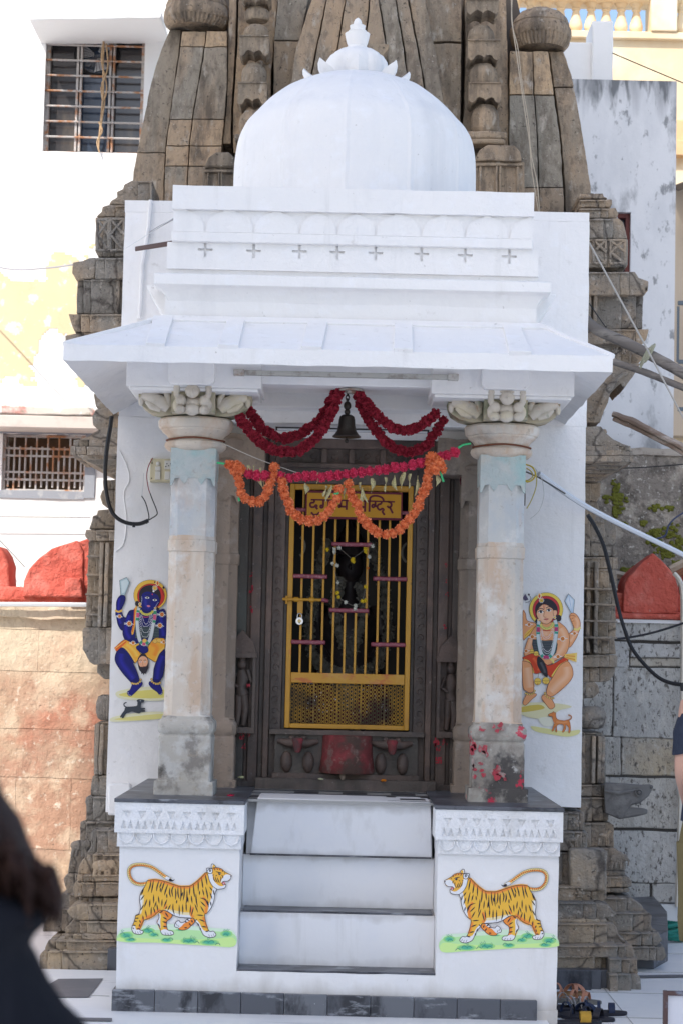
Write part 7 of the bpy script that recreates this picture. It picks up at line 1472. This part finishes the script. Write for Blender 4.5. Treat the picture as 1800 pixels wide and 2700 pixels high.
p.line([(485,690),(520,735),(575,750),(630,735),(665,700)],17,(.10,.16,.05)); p.line([(485,690),(520,735),(575,750),(630,735),(665,700)],15,(.72,.60,.12)); p.dots([(495,700),(525,735),(575,748),(625,735),(655,708)],5,(.05,.22,.10),16); p.line([(515,780),(560,788),(605,780)],5,(.6,.08,.2))
for x,y,r in ((193,775,27),(330,878,38),(385,1150,28),(790,748,36),(762,905,36),(815,1140,24)):
    p.line([(x-r*1.9,y-8),(x,y)],4,WHT); p.line([(x-r*1.9,y+8),(x,y+6)],4,WHT); p.line([(x,y),(x+r*1.6,y+10)],4,WHT); ornament(p,x,y,r)
ornament(p,690,378,34,GLD); p.ell(727,308,24,36,WHT); p.ell(727,308,20,31,GLD); p.ell(727,310,10,20,RED); p.ell(672,422,14,14,WHT); p.ell(690,295,9,14,BLK); p.ell(812,370,14,18,BLK); p.line([(812,385),(800,440),(830,485)],2.5,BLK)
dog=[(285,2050),(340,2050),(400,2045),(440,2035),(447,1990),(437,1965),(450,1950),(480,1945),(520,1950),(542,1960),(530,1968),(538,1980),(510,1992),(498,2000),(492,2060),(520,2068),(548,2068),(545,2084),(505,2092),(548,2100),(550,2115),(500,2122),(470,2140),(430,2135),(370,2118),(330,2130),(290,2142),(262,2180),(248,2205),(232,2210),(228,2185),(215,2198),(203,2190),(230,2145),(262,2100),(270,2070)]
p.line([(292,2055),(262,2040),(258,2005),(292,1988)],8,(.045,.055,.07)); p.poly(dog,(.05,.06,.075),2); p.out(dog,2,BLK); p.line([(478,1965),(495,1968)],3,WHT)
p.build('guardian_mural',SH,'painted blue seated figure with halo, knife and black dog, left wing wall')
# --- fair seated guardian, right wing wall
p=Paint(1340,1500,5.114,1.5435)
p.poly([(150,1830),(400,1800),(700,1820),(850,1860),(700,1900),(600,1960),(400,2020),(170,1960)],(.74,.69,.42)); p.poly([(150,1870),(400,1830),(480,1880),(300,1920),(150,1930)],(.66,.50,.10))
p.poly([(300,2120),(500,2150),(760,2190),(950,2170),(930,2230),(780,2262),(560,2230),(360,2190)],(.74,.70,.32)); p.poly([(400,2020),(560,2000),(620,2100),(480,2120)],(.76,.75,.60))
p.ell(503,545,229,227,BLK,40); p.ell(503,545,225,223,(.82,.60,.10),40); p.ell(503,548,184,186,BLK,36); p.ell(503,548,180,182,(.56,.04,.05),36)
p.ell(672,665,37,47,BLK); p.ell(385,705,32,32,BLK)
p.poly([(358,600),(362,500),(420,430),(500,398),(590,428),(652,510),(655,610),(620,680),(400,680)],BLK)
la=[(190,560),(225,600),(250,700),(370,740),(320,850),(240,920),(190,940)]; p.poly(la,SKN,2); p.out(la,3,(.2,.05,.02))
p.poly([(215,880),(300,800),(385,745),(340,800),(260,900),(215,935)],(.85,.55,.10),2); p.line([(220,905),(300,825),(370,755)],4,(.7,.2,.04))
p.poly([(180,400),(222,335),(265,415),(220,430)],(.10,.08,.14),0); p.ell(270,347,13,15,BLK); p.line([(280,360),(298,400),(275,440),(225,455)],3,BLK)
p.poly([(803,335),(887,420),(870,590),(840,595),(753,435)],(.50,.62,.72),0); p.poly([(805,360),(865,425),(850,560),(775,440)],(.70,.76,.82),0); p.line([(803,335),(887,420),(870,590),(840,595),(753,435),(803,335)],2.5,BLK,smooth=0); p.line([(808,360),(830,480),(855,590)],3,(.3,.45,.7))
fa=[(790,900),(860,830),(875,790),(840,700),(818,640),(840,600),(885,598),(930,640),(962,710),(962,790),(940,860),(900,950),(815,1060)]
p.poly(fa,SKN,3); p.soft([(900,660),(930,740),(890,880),(830,980)],26,SKN,SK2,3); p.out(fa,3,(.2,.05,.02)); p.line([(820,640),(850,625),(900,640)],3,(.3,.08,.03)); p.line([(835,680),(870,660)],3,(.3,.08,.03)); p.line([(845,715),(880,700)],3,(.3,.08,.03))
to=[(400,740),(640,715),(720,750),(785,820),(818,930),(800,1080),(740,1180),(640,1230),(560,1285),(470,1295),(330,1220),(240,1190),(205,1140),(235,1010),(290,880),(340,800)]
p.poly(to,SKN,3); p.soft([(700,800),(750,900),(740,1030),(660,1150),(560,1230)],48,SKN,SK2,4); p.soft([(300,950),(260,1080)],34,SKN,SK2,3); p.soft([(500,830),(500,900)],60,SKN,SK2,3); p.out(to,3,(.2,.05,.02))
p.poly([(322,950),(480,968),(640,965),(650,1080),(600,1170),(400,1160),(330,1090)],(.04,.05,.06),2)
for yy in range(975,1165,22): p.line([(330,yy),(630,yy+5)],3,(.12,.14,.15))
sk=[(190,1190),(330,1140),(430,1200),(520,1300),(640,1260),(755,1190),(800,1235),(690,1300),(590,1465),(520,1425),(440,1400),(345,1410),(300,1280),(195,1215)]
p.poly(sk,(.62,.06,.02),2); p.soft([(330,1200),(400,1300),(400,1370)],26,(.62,.06,.02),(.76,.13,.04),3); p.line([(200,1222),(280,1262),(335,1405)],11,(.84,.60,.12)); p.line([(785,1245),(680,1310),(580,1450)],11,(.84,.60,.12)); p.out(sk,2.5,BLK)
p.poly([(760,1150),(920,1130),(912,1258),(790,1215),(745,1190)],(.85,.55,.12),0); p.line([(775,1170),(900,1180)],5,(.7,.2,.04)); p.line([(775,1195),(895,1225)],5,(.7,.2,.04)); p.line([(905,1135),(900,1250)],8,(.84,.66,.2),smooth=0)
l1=[(790,1240),(850,1320),(866,1430),(820,1520),(720,1620),(620,1700),(560,1722),(508,1680),(530,1560),(590,1460),(690,1300)]
l2=[(180,1240),(290,1275),(322,1410),(330,1540),(337,1640),(290,1670),(240,1650),(190,1580)]
for l,sp_ in ((l1,[(780,1320),(780,1440),(660,1560),(570,1660)]),(l2,[(250,1330),(270,1480),(290,1600)])): p.poly(l,SKN,3); p.soft(sp_,60,SKN,SK2,5); p.out(l,3,(.2,.05,.02))
for ft in ([(480,1690),(445,1720),(450,1760),(510,1840),(560,1890),(610,1870),(618,1830),(580,1760),(560,1720)],[(240,1690),(360,1680),(368,1710),(310,1760),(240,1830),(205,1835),(192,1790)]): p.poly(ft,SKN,3); p.out(ft,3,(.2,.05,.02))
for x,y in ((348,1645),(335,1672),(310,1688),(280,1692),(250,1688),(228,1678),(487,1675),(498,1705),(520,1728),(550,1742),(580,1745),(600,1742)): p.ell(x,y,15,15,BLK,10); p.ell(x,y,12,12,(.82,.56,.15),10)
bg_=[(400,1180),(470,1240),(515,1350),(520,1462),(440,1400),(385,1300),(380,1220)]; p.poly(bg_,(.025,.025,.03),3); p.soft([(430,1260),(470,1340),(490,1400)],20,(.025,.025,.03),(.09,.09,.10),3)
p.line([(412,1385),(398,1440),(390,1480)],3,(.3,.25,.15))
for x,y,r in ((390,1518,46),(500,1508,46),(310,1112,28),(368,1142,32)): p.ell(x,y,r+3,r+3,BLK); p.ell(x,y,r,r,(.82,.56,.10)); p.line([(x-r,y-4),(x,y+4),(x+r,y-4)],3,(.35,.18,.03)); p.ell(x,y+r*.75,r*.14,r*.22,(.5,.05,.02))
fc=[(372,610),(385,560),(420,510),(465,478),(520,490),(580,530),(603,580),(602,650),(570,705),(520,742),(460,732),(415,692),(385,650)]
p.poly(fc,(.84,.47,.28),3); p.soft([(440,580),(450,660),(500,700)],30,(.84,.47,.28),(.86,.56,.38),3); p.out(fc,3,(.2,.05,.02)); p.poly([(596,560),(640,560),(650,600),(625,640),(600,620)],(.84,.47,.28),2); p.out([(596,560),(640,560),(650,600),(625,640),(600,620)],2.5,(.2,.05,.02))
for ex,ey in ((432,580),(540,558)): p.ell(ex,ey,33,18,WHT,12); p.ell(ex,ey,17,17,BLK,10); p.line([(ex-38,ey+2),(ex,ey-22),(ex+38,ey-4)],4,BLK); p.line([(ex-42,ey-28),(ex-2,ey-48),(ex+42,ey-30)],5,BLK)
p.line([(488,560),(470,630),(480,650),(505,650)],3,(.35,.1,.04)); p.poly([(465,680),(495,666),(540,672),(505,695)],(.60,.18,.14),2); p.line([(465,680),(500,680),(540,672)],2,(.3,.05,.04)); p.line([(465,480),(470,530),(480,535),(488,480)],3,(.5,.05,.03))
ga=[(405,705),(395,800),(395,900),(410,1030),(440,1150),(490,1192),(545,1185),(590,1130),(620,1000),(640,850),(640,760),(620,690)]
p.line(ga,26,(.10,.30,.26)); p.line(ga,21,GRW)
for a,c in (([(400,750),(398,780)],(.05,.34,.25)),([(398,785),(396,850)],(.50,.05,.16)),([(396,855),(397,880)],(.05,.34,.25)),([(640,745),(641,780)],(.05,.34,.25)),([(641,785),(640,840)],(.50,.05,.16)),([(640,845),(636,875)],(.05,.34,.25)),([(435,1160),(460,1190)],(.05,.34,.25)),([(465,1190),(540,1192)],(.50,.05,.16)),([(545,1190),(575,1165)],(.05,.34,.25))): p.line(a,22,c,smooth=0)
for st in ([(440,800),(470,900),(510,920),(550,890),(590,800)],[(435,820),(465,930),(510,945),(560,910),(600,810)],[(430,820),(445,1000),(490,1100),(550,1100),(590,1000),(605,830)],[(425,840),(435,1020),(485,1130),(555,1125),(600,1020),(610,850)]): p.dots(st,5.5,WHT,12)
p.line([(425,745),(460,790),(510,805),(565,785),(605,730)],19,(.25,.30,.05)); p.line([(425,745),(460,790),(510,805),(565,785),(605,730)],17,(.78,.66,.18)); p.dots([(435,755),(465,787),(510,800),(562,780),(598,740)],6,(.08,.25,.08),17); p.line([(460,825),(510,835),(560,825)],7,(.60,.08,.05))
p.line([(875,805),(920,820),(968,790)],14,(.82,.66,.2)); p.line([(560,1215),(595,1240),(600,1275)],13,(.82,.66,.2))
for x,y,r in ((725,942,34),(662,1183,30),(885,870,26),(315,915,30),(272,750,26),(232,1107,26)):
    p.line([(x-r*2,y),(x,y)],4,WHT); p.line([(x-r*2,y+9),(x,y+8)],4,WHT); p.line([(x,y),(x+r*2,y-4)],4,WHT); ornament(p,x,y,r)
for e in ((617,655,20),(398,690,16)): p.ell(e[0],e[1],e[2],e[2],WHT,10); p.ell(e[0],e[1],e[2]*.8,e[2]*.8,GLD,10)
ornament(p,440,425,32,GLD); p.ell(412,362,26,40,WHT); p.ell(412,362,21,34,(.84,.6,.2)); p.ell(412,368,10,22,RED)
p.line([(790,2045),(835,2020),(838,1985),(800,1968)],9,(.45,.17,.06))
dg=[(535,1975),(532,1965),(560,1948),(590,1935),(605,1922),(615,1940),(632,1938),(635,1990),(660,2030),(740,2045),(800,2035),(822,2070),(832,2130),(826,2200),(803,2207),(806,2140),(765,2100),(768,2150),(738,2200),(718,2195),(742,2135),(718,2095),(648,2110),(648,2192),(628,2192),(630,2120),(600,2182),(578,2180),(606,2100),(590,2030),(580,1990),(548,1988)]
p.poly(dg,(.66,.22,.06),2); p.soft([(640,2060),(720,2075),(790,2065)],16,(.66,.22,.06),(.78,.32,.12),3); p.poly([(583,1995),(595,2040),(612,2085),(600,2090),(588,2040)],WHT,2); p.out(dg,2.2,(.2,.06,.02)); p.ell(585,1955,4,3,BLK,6)
p.build('guardian_mural',SH,'painted fair seated figure with halo, kite-shaped blade and brown dog, right wing wall')
